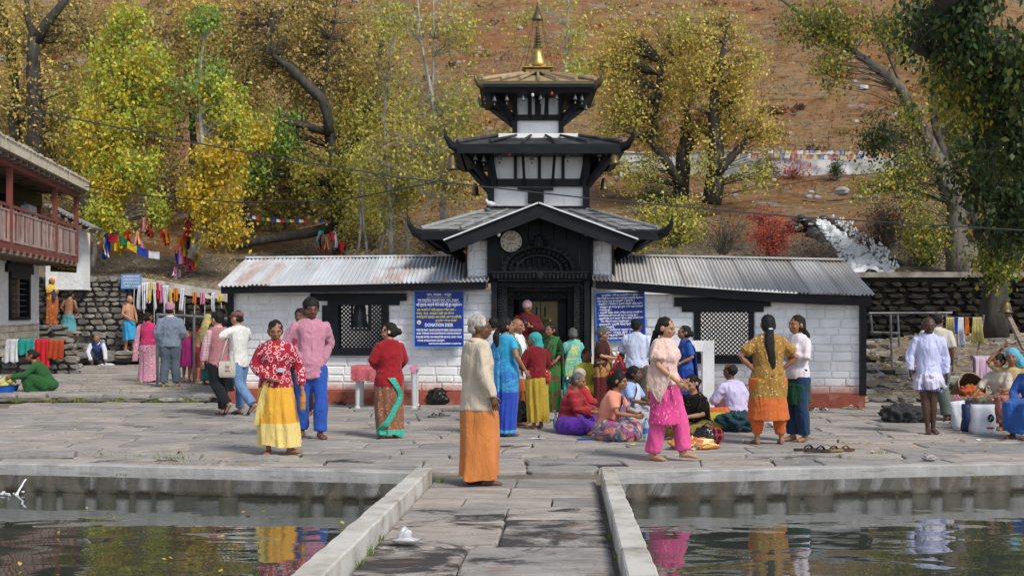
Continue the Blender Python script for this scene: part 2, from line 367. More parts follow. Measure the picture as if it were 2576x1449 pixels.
# dirt bed of the courtyard (with the path between the pools)
PL0, PL1 = (-.80, 12.25), (-1.52, 1.0)     # left edge of the path, far and near
PR0, PR1 = (.86, 12.25), (.42, 1.0)
def sheet(pts, z, zb): 
    b = MB(); b.prism([Vector((x, y, z)) for x, y in pts], (0, 0, zb - z)); return b
LW = [(-12.5, 15.2), (-5.55, 13.04), (-.93, 12.28)]      # far wall of left pool
RW = [(1.02, 12.30), (5.6, 13.04), (12.5, 15.0)]
bed = sheet([LW[0], LW[1], LW[2], (PL1[0]-.02, -3), (PR1[0]+.1, -3), RW[0], RW[1], RW[2], (30, 15), (30, 34.4), (-30, 34.4), (-30, 15.2)], -.035, -1.2)
struct(part(bed, 'courtyard_ground', M['dirt']))
def slab_mesh(q, zt, th, gap, jit=.018, tilt=.006):
    # q: four corners (x,y); an uneven stone slab with a bevelled lip
    c = Vector((sum(p[0] for p in q)/4, sum(p[1] for p in q)/4))
    per = []
    for i in range(4):
        a = Vector(q[i]); d = Vector(q[(i+1) % 4])
        for t in (0.06, .36, .68, .94): 
            p = a.lerp(d, t); n = (p - c).normalized()
            per.append(p - n * gap + Vector((U(-jit, jit), U(-jit, jit))))
    tx, ty = U(-tilt, tilt), U(-tilt, tilt)
    zf = lambda p: zt + (p.x - c.x) * tx + (p.y - c.y) * ty
    n = len(per); b = MB()
    r0 = [Vector((p.x, p.y, zt - th)) for p in per]
    r1 = [Vector((p.x, p.y, zf(p) - .012 + U(-.003,.003))) for p in per]
    r2 = [Vector((p.x + (c.x-p.x)*.035, p.y + (c.y-p.y)*.035, zf(p) + U(-.002,.002))) for p in per]
    b.rings([r0, r1, r2], 0, True)
    return b
def rows(y0, y1, hmin, hmax):
    y = y0; out = [y]
    while y < y1 - hmin * .6: y += U(hmin, hmax); out.append(y)
    return out
def pave(parent, y0, y1, xl, xr, hmin, hmax, wmin, wmax, z, th=.06, gap=.012, matf=None, name='paving_stone', tilt=.006, skip=None, zj=.006, maxn=300):
    ry = rows(y0, y1, hmin, hmax); made = []
    for i in range(len(ry) - 1):
        a, d = ry[i], ry[i+1]; x = xl(a) + U(-.5, 0) * (wmax if xl(a) < -3 else 0); X1 = xr(a)
        cut = [x]
        while x < X1 - wmin * .7: x += U(wmin, wmax); cut.append(min(x, X1) if X1 - x < wmin * .5 else x)
        sk = [U(-.1, .1) for _ in cut]
        for j in range(len(cut) - 1):
            wv = lambda xx, yy: yy + .10 * noise.noise(Vector((xx * .6, yy * 3, 5))) 
            sa, sb = (sk[j] if j else 0), (sk[j+1] if j + 1 < len(cut) - 1 else 0)
            q = [(cut[j], wv(cut[j], a)), (cut[j+1], wv(cut[j+1], a)), (cut[j+1] + sb, wv(cut[j+1], d)), (cut[j] + sa, wv(cut[j], d))]
            cx, cy = sum(p[0] for p in q)/4, sum(p[1] for p in q)/4
            if skip and skip(cx, cy, q): continue
            made.append((cy, q))
    made.sort(key=lambda t: t[0]); rest = MB()
    for k, (cy, q) in enumerate(made):
        zz = z(sum(p[0] for p in q)/4, cy) if callable(z) else z
        b = slab_mesh(q, zz + U(-zj, zj), th, gap, tilt=tilt)
        if k < maxn: link(name, b.mesh(name, (matf(q) if matf else M['slab'])), parent)
        else: rest.add(b.v, b.f)
    if rest.v:
        o = part(rest, name, M['slab'], parent); o['kind'] = 'stuff'
    return len(made)
court = struct(bpy.data.objects.new('courtyard_paving', None), 'grey flagstone paving of the temple courtyard'); COL.objects.link(court)
def wall_y(x): 
    if x < LW[2][0]: 
        t = (x - LW[1][0]) / (LW[2][0] - LW[1][0]); return lerp(LW[1][1], LW[2][1], t) if x > LW[1][0] else lerp(LW[0][1], LW[1][1], (x-LW[0][0])/(LW[1][0]-LW[0][0]))
    if x > RW[0][0]:
        return lerp(RW[0][1], RW[1][1], (x-RW[0][0])/(RW[1][0]-RW[0][0])) if x < RW[1][0] else lerp(RW[1][1], RW[2][1], (x-RW[1][0])/(RW[2][0]-RW[1][0]))
    return 12.25
def skipc(cx, cy, q):
    if min(p[1] - wall_y(p[0]) for p in q) < .14: return True
    if -4.3 < cx < -2.75 and cy < 13.75: return True          # the broken earthy patch
    if cx < -5.0 and cy > YC - .15: return True
    if abs(cx) > 10.5: return True
    if -5.3 < cx < 6.3 and cy > 22.5 + (0 if cx < 1 else -.35): return True
    return False
pave(court, 12.4, 23.0, lambda y: -8.6, lambda y: 8.8, .42, .85, .5, 1.25, lambda x, y: .0, matf=lambda q: M['slab_mid'] if random.random() < .12 else M['slab'], skip=skipc, gap=.009, tilt=.004)
# filler strip of slabs along the pool walls, following their line
for seg, (A, B, n) in enumerate(((LW[1], LW[2], 6), (RW[0], RW[1], 6))):
    for i in range(n):
        t0, t1 = i / n, (i + 1) / n
        a = Vector(A).lerp(Vector(B), t0); d = Vector(A).lerp(Vector(B), t1)
        if seg == 0 and i in (2, 3): continue
        q = [(a.x, a.y + .17), (d.x, d.y + .17), (d.x, d.y + U(.45, .6)), (a.x, a.y + U(.45, .6))]
        link('paving_stone', slab_mesh(q, .0, .06, .02).mesh('paving_stone', M['slab']), court)
# two lifted, broken slabs at the left (one tilted on the earth patch)
for (x, y, w, d, rz, tx) in ((400, 1133, .75, .42, .25, .05), (100, 1150, .9, .35, -.1, .03), (640, 1160, .6, .3, .1, .02)):
    g = G(x, y); q = [(-w/2, -d/2), (w/2, -d/2 + .05), (w/2 - .06, d/2), (-w/2 + .12, d/2)]
    o = link('paving_stone', slab_mesh(q, 0, .05, .0).mesh('paving_stone', M['slab']), court, (g.x, g.y, .05), (tx, -.04, rz))
path = struct(bpy.data.objects.new('pool_path', None), 'stained flagstone path between the two pools'); COL.objects.link(path)
pl = lambda y: lerp(PL0[0], PL1[0], (PL0[1]-y)/(PL0[1]-PL1[1])) + .02
pr = lambda y: lerp(PR0[0], PR1[0], (PR0[1]-y)/(PR0[1]-PR1[1])) - .02
ry = [.5, 1.6, 2.7, 3.6, 4.6, 5.5, 6.5, 7.25, 7.9, 8.85, 10.05, 10.65, 11.2, 11.8, 12.42]
for i in range(len(ry) - 1):
    a, d = ry[i], ry[i+1]; fr = [0, U(.35,.62), 1] if i % 3 != 2 else [0, U(.25,.4), U(.6,.75), 1]
    if a in (8.85, 7.9): fr = [0, .52 if a > 8 else .40, 1]
    for j in range(len(fr) - 1):
        q = [(lerp(pl(a), pr(a), fr[j]), a), (lerp(pl(a), pr(a), fr[j+1]), a), (lerp(pl(d), pr(d), fr[j+1]), d), (lerp(pl(d), pr(d), fr[j]), d)]
        m = M['slab_stain'] if (a == 8.85 and j == 1) or (a == 7.9 and j == 0) or a == 7.25 and j == 1 else M['slab_mid'] if a < 10.5 else M['slab']
        link('paving_stone', slab_mesh(q, U(-.004,.004), .06, .007, .006, .002).mesh('paving_stone', m), path)
# ------------------------------------------------------------------ pools
def pool_wall(name, pts, label, th=.17, top=.085):
    w = struct(bpy.data.objects.new(name, None), label); COL.objects.link(w)
    for i in range(len(pts) - 1):
        a, d = Vector(pts[i]), Vector(pts[i+1]); n = Vector((-(d-a).y, (d-a).x)).normalized()
        if n.y < 0: n = -n
        b = MB(); N = 40; g = []
        for k in range(N + 1):
            p = a.lerp(d, k / N); wv = .008 * noise.noise(Vector((p.x * 2, 0, 0)))
            ring = [(0, -1.1), (0, -.2), (0 , .02), (.003, top - .012), (.014, top), (th, top), (th, -.2)]
            g.append([Vector((p.x + n.x * (o - .0), p.y + n.y * o, z + (wv if z > 0 else 0))) for o, z in ring])
        b.grid(g); part(b, 'wall_face', M['concrete'], w)
    return w
pool_wall('left_pool_wall', LW, 'weathered concrete far wall of the left pool')
pool_wall('right_pool_wall', RW, 'weathered concrete far wall of the right pool')
def curb(name, far, near, wfar, wnear, side, label):
    b = MB(); g = []; N = 160
    for k in range(N + 1):
        t = k / N; x = lerp(far[0], near[0], t); y = lerp(far[1], near[1], t); w = lerp(wfar, wnear, t)
        top = .15 + .010 * noise.noise(Vector((y * 3, 0, 2))); e = .014 * noise.noise(Vector((y * 5, 4, 2))) - .02 * max(0, noise.noise(Vector((y * 9, 4, 2))) - .3)
        s = side
        prof = [(0, -.05), (0, top - .012), (.012, top), (w - .012 + e, top), (w + e, top - .012), (w + e, -.2), (w + e, -1.1)]
        g.append([Vector((x + s * o, y, z)) for o, z in prof])
    b.grid(g); b.add([g[0][i] for i in range(7)], [tuple(range(7))])
    return struct(part(b, name, M['curb']), label)
curb('left_path_curb', (-.79, 12.16), (-1.51, 1.0), .155, .25, -1, 'low concrete curb along the left side of the path')
curb('right_path_curb', (.87, 12.12), (.43, 1.0), .14, .25, 1, 'low concrete curb along the right side of the path')
WZ = -.215
for nm, pts, lb in (('left_pool_water', [LW[0], LW[1], LW[2], (-1.0, 11.9), (-1.85, -3), (-14, -3), (-14, 15)], 'rippled green pool water left of the path'), ('right_pool_water', [(.95, 11.9), RW[0], RW[1], RW[2], (14, 15), (14, -3), (.5, -3)], 'rippled green pool water right of the path')):
    b = MB(); b.add([Vector((x, y + .05, WZ)) for x, y in pts], [tuple(range(len(pts)))])
    struct(part(b, nm, M['water']), lb)
# water jet from the wall at the far left
jet = thing('water_jet', 'thin jet of water falling from a hole in the pool wall', 'water jet', G(85, 1200, .0))
a = P(88, 1195, 13.15); e = P(35, 1258, 12.75)
b = MB(); n = 9
pts = [a.lerp(e, i/n) + Vector((0, 0, .20 * math.sin(math.pi * (i/n) * .5) * (1 - i/n))) for i in range(n+1)]
for q in range(2): b.tube([p + Vector((U(-.010,.010), 0, U(-.010,.010))) for p in pts], [.007 + .005 * i/n for i in range(n+1)], 6)
part(b, 'stream', M['foam'], jet, smooth=True)
b = MB()
for q in range(14): b.ell(Vector((e.x, e.y, WZ)) + Vector((U(-.18,.12), U(-.14,.14), U(-.01,.03))), (U(.01,.03), U(.01,.03), U(.004,.012)), 6, 4)
part(b, 'splash', M['foam'], jet, smooth=True, kind='stuff')
# ------------------------------------------------------------------ left terrace, right terrace, retaining walls
def stone_pile(parent, u0, u1, z0, z1, pf, rowh, wmin, wmax, m, depth=.16, name='stone', maxn=300, rnd=.25, zt=None):
    """courses of rough stones between parameters u0..u1 (metres); pf(u, z) gives the point on the face, pf.n its outward normal"""
    made = []
    z = z0
    while z < z1 - rowh * .3:
        h = U(.75, 1.3) * rowh; u = u0 + U(-.5, 0) * wmin
        while u < u1:
            w = U(wmin, wmax); hh = h * U(.8, 1.0)
            zl = zt(u) if zt else z1
            if z + hh * .5 < zl: made.append((u + w/2, z + hh/2 + U(-.1,.1)*h*.3, w * U(.9,1), hh))
            u += w
        z += h
    random.shuffle(made); rest = MB()
    for k, (u, z, w, h) in enumerate(made):
        p, n = pf(u, z); t = Vector((-n.y, n.x, 0))
        # irregular faceted stone
        b = MB(); S = 8; rs = []
        ph = U(0, .8); ang = [ph + 2*math.pi*i/S for i in range(S)]; jr = [U(1-rnd, 1.04) for _ in ang]
        for dp, sc in ((-depth*.5, .9), (depth*.28, 1.0), (depth*.5, .72)):
            rs.append([Vector((0,0,0)) + t * (max(-.5, min(.5, .62*math.cos(a))) * w * sc * j) + Vector((0,0,1)) * (max(-.5, min(.5, .62*math.sin(a))) * h * sc * j) + n * (dp + U(-.012,.012)) for a, j in zip(ang, jr)])
        c = p + n * U(-.02, .03)
        if k < maxn:
            b.rings(rs); link(name, b.mesh(name, m), parent, c - parent.location)
        else: rest.rings([[v + c for v in r] for r in rs])
    if rest.v: o = part(rest, name, m, parent); o['kind'] = 'stuff'
def line_pf(A, B):
    A = Vector((A[0], A[1], 0)); B = Vector((B[0], B[1], 0)); d = (B - A).normalized(); n = Vector((d.y, -d.x, 0))
    if n.y > 0: n = -n
    return (lambda u, z: (A + d * u + Vector((0, 0, z)), n)), (B - A).length
# terrace on the left, one step up
TZ = .13
b = sheet([(-16, 23.05), (-5.35, 23.05), (-5.35, 26), (-2, 27), (-2, 37.9), (-16, 37.9)], TZ - .035, -.5)
struct(part(b, 'terrace_ground', M['dirt']))
terr = struct(bpy.data.objects.new('terrace_paving', None), 'raised rough slate terrace left of the temple'); COL.objects.link(terr)
def skt(cx, cy, q): return cx > -5.3 and cy < 26 or cx > -4
pave(terr, 22.95, 34.5, lambda y: -13.5 + (y < 26) * 2.5, lambda y: -5.4, .3, .55, .5, 1.2, lambda x, y: TZ + (y - 23) * .003, th=.07, gap=.016, skip=skt, tilt=.02, zj=.014, maxn=280)
step = struct(bpy.data.objects.new('terrace_step', None), 'broken slate edge of the raised terrace'); COL.objects.link(step)
pf, L = line_pf((-11.2, 22.93), (-5.35, 22.96))
stone_pile(step, 0, L, 0, .11, pf, .1, .3, .8, M['stone'], .22)
# retaining wall on the left that carries the house, with drain opening
b = sheet([(-18, 30.1), (-10.75, 30.1), (-11.3, 31.5), (-12.6, 34.6), (-18, 34.6)], .93, -.3); struct(part(b, 'house_platform', M['dirt']))
rw = thing('retaining_wall', 'low rubble retaining wall with washing hung over it', 'wall', (-12, 30, .13))
for A_, B_ in (((-13.6, 30.0), (-10.7, 30.0)), ((-10.75, 30.1), (-11.3, 31.5)), ((-11.3, 31.5), (-12.6, 34.6))):
    pf, L = line_pf(A_, B_); stone_pile(rw, 0, L, .13, .9, pf, .17, .22, .5, M['stone'], .2)
b = MB(); b.box((-12.35, 30.15, .95), (3.1, .5, .06)); part(b, 'capstone', M['slab'], rw)
# low ledges and steps in front of the stone wall (x 200..600)
led = struct(bpy.data.objects.new('stone_steps', None), 'rough stone steps and ledges below the spout wall'); COL.objects.link(led)
for (A, B, z0, z1) in (((-10.4, 35.0), (-4.5, 35.4), TZ, .30), ((-11.6, 36.0), (-4.5, 36.4), .28, .47), ((-13.25, 35.1), (-11.8, 35.0), .3, .5), ((-13.9, 35.6), (-12.5, 35.6), .45, .69), ((-15, 35.9), (-13.2, 35.9), .8, 1.25)):
    pf, L = line_pf(A, B); stone_pile(led, 0, L, z0, z1, pf, .14, .4, .9, M['stone'], .5, name='step_stone')
    d = Vector((B[0]-A[0], B[1]-A[1])); b = sheet([(A[0], A[1]+.1), (B[0], B[1]+.1), (B[0], 37.0), (A[0], 37.0)], z1 - .005, z0 - .1)
    part(b, 'step_tread', M['slab'], led)
# the drystone wall and the curved spout wall
def curve_pf(pts):
    V = [Vector((p[0], p[1], 0)) for p in pts]; L = [0]
    for i in range(len(V)-1): L.append(L[-1] + (V[i+1]-V[i]).length)
    def pf(u, z):
        u = max(0, min(u, L[-1] - 1e-3)); i = max(j for j in range(len(L)-1) if L[j] <= u)
        d = (V[i+1]-V[i]).normalized(); n = Vector((d.y, -d.x, 0))
        if n.y > 0: n = -n
        return V[i] + d * (u - L[i]) + Vector((0,0,z)), n
    return pf, L[-1]
dw = thing('drystone_wall', 'grey drystone wall beside the steps and the house', 'wall', (-13, 37, .3))
pf, L = curve_pf([(-14.6, 36.9), (-11.2, 37.2)])
stone_pile(dw, 0, L, .9, 2.65, pf, .17, .2, .42, M['stone'], .25, name='stone')
pf, L = curve_pf([(-12.5, 37.1), (-10.8, 37.2)])
stone_pile(dw, 0, L, .3, 1.0, pf, .17, .2, .42, M['stone'], .25, name='stone')
sw = thing('spout_wall', 'curved mossy stone wall with a row of water spouts', 'wall', (-9, 37, .3))
SPW = [(-11.5, 37.05), (-9.0, 37.4), (-7.6, 38.4), (-6.4, 40.2), (-5.4, 42.5)]
pf, L = curve_pf(SPW)
swt = lambda u: lerp(2.62, 2.0, min(1, u/3.6))
stone_pile(sw, 0, L, .3, 2.5, pf, .19, .25, .5, M['darkstone'], .18, name='stone', zt=lambda u: swt(u) - .05)
b = MB()
for w_, N in ((sw, 24),):
    g = []
    for k in range(N + 1):
        p, n = pf(L * k / N, 0); g.append([p + n * -.05 + Vector((0,0,z)) for z in (.1, swt(L*k/N) - .1)])
    b.grid(g)
part(b, 'backing', M['darkstone'], sw)
b = MB(); g = []
for k in range(25):
    p, n = pf(L * k / 24, 0); ztop = swt(L*k/24) + .12
    g.append([p + n * .12 + Vector((0,0,ztop-.3)), p + n * .12 + Vector((0,0,ztop)), p - n * .4 + Vector((0,0,ztop)), p - n * .4 + Vector((0,0,ztop-.3))])
b.grid(g); b.grid([list(reversed(g[0]))[:2], g[0][:2]]); part(b, 'coping', M['curb'], sw)
b = MB(); g = []
for k in range(25):
    p, n = curve_pf([(-15, 37.0), (-11.2, 37.3)])[0](4 * k / 24, 0); g.append([p - n * (-.02) + Vector((0,0,.1)), p + Vector((0,0,2.6)), p - n * .8 + Vector((0,0,2.6))])
b.grid(g); part(b, 'backing', M['stone'], dw)
b = MB()
for k in range(25):      # earth bank joining walls and hill
    pass
xs = np.linspace(-18, 22, 60)
g = [[Vector((x, wy(x) + t * 4, lerp(2.5, max(2.5, h_hill(x, wy(x) + 4)) + .05, t) + .15 * noise.noise(Vector((x, t * 4, 0))))) for x in xs] for t in np.linspace(0, 1, 8)]
g = [[Vector((v.x, v.y, .4)) for v in g[0]], [Vector((v.x, v.y, 1.9)) for v in g[0]]] + g
b = MB(); b.grid(g); struct(part(b, 'earth_bank', M['rubble'], smooth=True), 'leaf covered earth bank above the spout wall')
# right side: rising rubble terraces and a dark spout wall
b = MB(); xs = np.linspace(6.15, 22, 50); ysr = np.linspace(22.3, 33.6, 40)
def zr(x, y):
    z = .0
    for (yy, s) in ((22.9, .14), (24.6, .16), (26.8, .18), (29, .2), (31.2, .14)): z += s * sm(yy, yy + .25, y + .5 * noise.noise(Vector((x * .5, 0, yy))))
    return z - .04 + .05 * noise.noise(Vector((x * 1.3, y * 1.3, 0))) + .25 * sm(8.5, 11.5, x) * sm(23, 26, y)
b.grid([[Vector((x, y, zr(x, y))) for x in xs] for y in ysr]); b.add([(6.15,22.3,-.05),(22,22.3,-.05),(22,16,-.05),(9,16,-.05)], [(0,1,2,3)])
struct(part(b, 'rubble_terraces', M['rubble'], smooth=True), 'leaf strewn rubble terraces right of the temple')
rub = struct(bpy.data.objects.new('terrace_stones', None), 'loose stone edges of the terraces on the right'); COL.objects.link(rub)
for (y, z) in ((22.95, .05), (24.7, .2), (26.9, .36), (29.1, .55), (31.3, .74)):
    pf, L = line_pf((6.4 + (y-22)*.1, y - .1), (15, y + .3)); stone_pile(rub, 0, L, z - .05, z + .1, pf, .12, .2, .6, M['darkstone'] if y > 26 else M['stone'], .3, rnd=.4, maxn=40)
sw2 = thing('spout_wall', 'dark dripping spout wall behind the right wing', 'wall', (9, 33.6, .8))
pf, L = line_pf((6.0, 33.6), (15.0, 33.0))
stone_pile(sw2, 0, L, .6, 2.5, pf, .17, .2, .65, M['shadestone'], .2, name='stone', maxn=200, rnd=.45)
b = MB(); b.bar((4, 33.9, 1.5), (17, 33.1, 1.5), .3, 2.2); part(b, 'backing', M['shadestone'], sw2)
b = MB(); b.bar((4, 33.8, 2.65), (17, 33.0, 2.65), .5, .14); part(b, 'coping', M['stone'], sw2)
# white boundary wall on the hill, right
bw = thing('boundary_wall', 'long whitewashed wall running across the hillside', 'wall', (14, 47, 7))
A = P(1330, 400, 50); N = 30; g = []
for k in range(N + 1):
    x = lerp(1560, 2330, k / N); Y = 49.5 + .4 * math.sin(k * .3); yt = 384 + (6 if x > 1900 else 0) + 3 * math.sin(k * .5); t = P(x, yt, Y); bt = P(x, 450, Y)
    g.append([bt, t, t + Vector((0, .35, 0)), bt + Vector((0, .35, 0))])
b = MB(); b.grid(g); M['farwall'] = mat('dull_limewash', (.50,.51,.53), (.40,.41,.42), (.60,.60,.61), scale=1.5, bump=.5, bs=9, sc=(1,1,.4))
part(b, 'wall_face', M['farwall'], bw, smooth=False)
b = MB()
for k in range(N):
    a, d = g[k], g[k+1]; b.bar((a[1] + a[2])/2 + Vector((0,-.02,.03)), (d[1] + d[2])/2 + Vector((0,-.02,.03)), .45, .06)
part(b, 'coping', M['curb'], bw)
# ================================================================== TEMPLE
T = thing('temple', 'white and black pagoda temple with three tiers and two tin roofed wings', 'temple', (.5, 22, 0))
def wall_blocks(parent, A, B, z0, z1, holes, rowh=.15, wmin=.26, wmax=.44, m=None, zt=None, name='wall_stone', sub=.02):
    """whitewashed stone blocks in courses on the line A-B, recessed joints, holes = (u0,u1,z0,z1)"""
    pf, L = line_pf(A, B); z = z0; r = 0
    while z < z1 - .04:
        h = min(rowh * U(.78, 1.2), z1 - z)
        if z1 - z - h < .05: h = z1 - z
        iv = [(0, L)]
        for (a, b_, c, d) in holes:
            if z + h * .5 > c and z + h * .5 < d:
                iv = [q for s, e in iv for q in ((s, min(e, a)), (max(s, b_), e)) if q[1] - q[0] > .03]
        for s, e in iv:
            u = s; first = True
            while u < e - .01:
                w = U(wmin, wmax) * (U(.4, .9) if first else 1); first = False
                if e - u - w < wmin * .5: w = e - u
                ztop = zt(u + w/2) if zt else 1e9
                if z < ztop - .03:
                    hh = min(h, ztop - z); g = .007; p, n = pf(u + w/2, z + hh/2); t = (B[0]-A[0], B[1]-A[1]); t = Vector((t[0], t[1], 0)).normalized(); up = Vector((0,0,1))
                    rs = []
                    for dp, ins in ((-.03, 0), (.0 + U(0,.006), 0), (.008 + U(0,.010), .022)):
                        rs.append([n * dp + t * (sx * max(.01, w/2 - g - ins) + U(-.006,.006)) + up * (sz * max(.01, hh/2 - g - ins * .8) + U(-.005,.005)) for sx, sz in ((-1,-1),(1,-1),(1,1),(-1,1))])
                    link(name, MB().rings(rs).mesh(name, m or M['white']), parent, None).matrix_world = Matrix.Identity(4) if False else Matrix.Identity(4)
                    o = bpy.data.objects[-1] if False else None
                    _last = COL.objects[-1]; _last.matrix_parent_inverse = WM(parent).inverted(); _last.location = p
                u += w
        z += h; r += 1
LA, LB = (-5.15, 22.62), (-.36, 22.02); RA, RB = (1.46, 22.02), (6.06, 21.42)
def uof(A, B, x):  # image x -> distance along wall line
    k = (x - CX) / F; dx, dy = B[0]-A[0], B[1]-A[1]; t = (k * A[1] - A[0]) / (dx - k * dy); return t * math.hypot(dx, dy)
def zof(A, B, x, y):
    u = uof(A, B, x); pf, L = line_pf(A, B); Y = pf(u, 0)[0].y; return HC - (y - HY) * Y / F
def wing(A, B, ztop, holes, nm):
    pf, L = line_pf(A, B); n_ = pf(0, 0)[1]; wb = MB(); h0 = holes[0]
    for (u0, u1, z0, z1) in ((0, h0[0], 0, ztop), (h0[1], L, 0, ztop), (h0[0], h0[1], 0, h0[2]), (h0[0], h0[1], min(h0[3], ztop) - .04, ztop)):
        if z1 - z0 > .001: wb.bar(pf(u0, (z0+z1)/2)[0] - n_ * .16, pf(u1, (z0+z1)/2)[0] - n_ * .16, .3, z1 - z0)
    w = part(wb, 'wing_wall', M['white'], T)
    wall_blocks(w, A, B, .24, ztop, holes)
    d = Vector((B[0]-A[0], B[1]-A[1], 0)).normalized(); n = Vector((d.y, -d.x, 0))
    b = MB(); b.bar(Vector((A[0], A[1], .11)) - d * .06 + n * -.05, Vector((B[0], B[1], .11)) + d * .06 + n * -.05, .30, .23)
    part(b, 'plinth', M['red'], T)
    return w, n
hl = [(uof(LA, LB, 828), uof(LA, LB, 978), zof(LA, LB, 900, 886), 1.95), (uof(LA, LB, 783), uof(LA, LB, 1030), zof(LA, LB, 900, 757), 2.1)]
hr = [(uof(RA, RB, 1746), uof(RA, RB, 1896), zof(RA, RB, 1820, 906), 1.9), (uof(RA, RB, 1696), uof(RA, RB, 1938), zof(RA, RB, 1820, 771), 2.1)]
wl, nl = wing(LA, LB, 2.06, hl, 'left'); wr, nr = wing(RA, RB, 1.98, hr, 'right')
# end posts and back part of each wing (dark corner posts, side walls)
for (x, y, z) in ((-5.15, 22.56, 2.05), (6.08, 21.36, 1.9)):
    part(MB().box((x, y, z/2 + .12), (.10, .10, z - .2)), 'corner_post', M['black'], T)
b = MB(); b.bb((-5.15, 22.9, 0), (-4.95, 25.2, 2.2)); b.bb((5.9, 21.6, 0), (6.08, 24.5, 2.1)); b.bb((-5.15, 26.2, 0), (-.6, 26.4, 2.3)); b.bb((1.6, 26.2, 0), (6.08, 26.4, 2.3)); part(b, 'side_and_added_rear_wall', M['plaster'], T)  # far walls are added and left unroofed so daylight brightens the lattice holes
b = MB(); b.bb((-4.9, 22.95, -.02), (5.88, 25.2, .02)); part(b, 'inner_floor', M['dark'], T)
# beams under the eaves
def eaveL(x): return lerp(720, 709, (x - 548) / (1225 - 548))
def eaveR(x):
    t = (x - 1490) / (2198 - 1490); return 705 + 37 * math.sin(t * math.pi / 2) ** 1.3
def YL(x): return lerp(21.85, 21.6, (x - 548) / 677)
def YR(x): return lerp(21.6, 20.95, (x - 1490) / 708)
for nm, x0, x1, ef, Yf, hb in (('L', 556, 1222, eaveL, YL, 19), ('R', 1500, 2192, eaveR, YR, 21)):
    b = MB(); N = 14; g = []
    for k in range(N + 1):
        x = lerp(x0, x1, k/N); Y = Yf(x) + .12; t = P(x, ef(x) + 1, Y); d = P(x, ef(x) + hb + (6 if nm == 'R' else 0) * (k/N), Y)
        g.append([d + Vector((0,.10,0)), d, t, t + Vector((0,.10,0))])
    b.grid(g); b.add(g[0], [(0,1,2,3)]); b.add(g[-1], [(0,1,2,3)]); part(b, 'eave_beam', M['black'], T)
    b = MB()
    for k in range(2): pass
# corrugated sheets
def sheets(x0, x1, rx0, rx1, ef, Yf, rf, Yr, n, m, waves):
    e0, e1 = P(x0, ef(x0), Yf(x0)).x, P(x1, ef(x1), Yf(x1)).x; r0, r1 = P(rx0, rf(rx0), Yr(rx0)).x, P(rx1, rf(rx1), Yr(rx1)).x
    for s in range(n):
        S = waves * 8; g = []; lift = .012 * (s % 2) + U(0, .006); dy = U(-.05, .03); sk = U(-.03, .03)
        for i in range(7):
            v = i / 6; row = []
            for k in range(S + 1):
                t = (s + (k / S) * 1.03 ) / n
                xe = lerp(x0, x1, t); xr = lerp(rx0, rx1, t)
                pe = P(xe, ef(xe), Yf(xe)); pr_ = P(xr, rf(xr), Yr(xr))
                pe = pe + (pe - pr_) * (dy * .3)
                p = pe.lerp(pr_, v); p.x += sk * v * .3
                wv = .018 * math.cos(2*math.pi * k / 8) + .015 * noise.noise(Vector((p.x, v * 2, s)))
                row.append(p + Vector((0, -.3, .95)) * (wv + lift))
            g.append(row)
        me = MB().grid(g).mesh('roof_sheet', m, True); link('roof_sheet', me, T)
    # ridge cap
    return
sheets(548, 1228, 622, 1228, eaveL, YL, lambda x: lerp(650, 645, (x-622)/548), lambda x: 24.5, 9, M['tin'], 7)
sheets(1490, 2198, 1490, 2120, eaveR, YR, lambda x: lerp(643, 656, (x-1545)/575), lambda x: lerp(24.1, 22.9, (x-1490)/630), 9, M['tinw'], 8)
for a, d, m in ((P(620, 648, 24.45), P(1172, 643, 24.45), M['tin']), (P(1542, 641, 24.0), P(2122, 653, 22.85), M['tinw'])):
    b = MB(); N = 10
    for k in range(N):
        p, q = a.lerp(d, k/N), a.lerp(d, (k+1)/N); b.bar(p, q, .22, .035)
    part(b, 'ridge_cap', m, T)
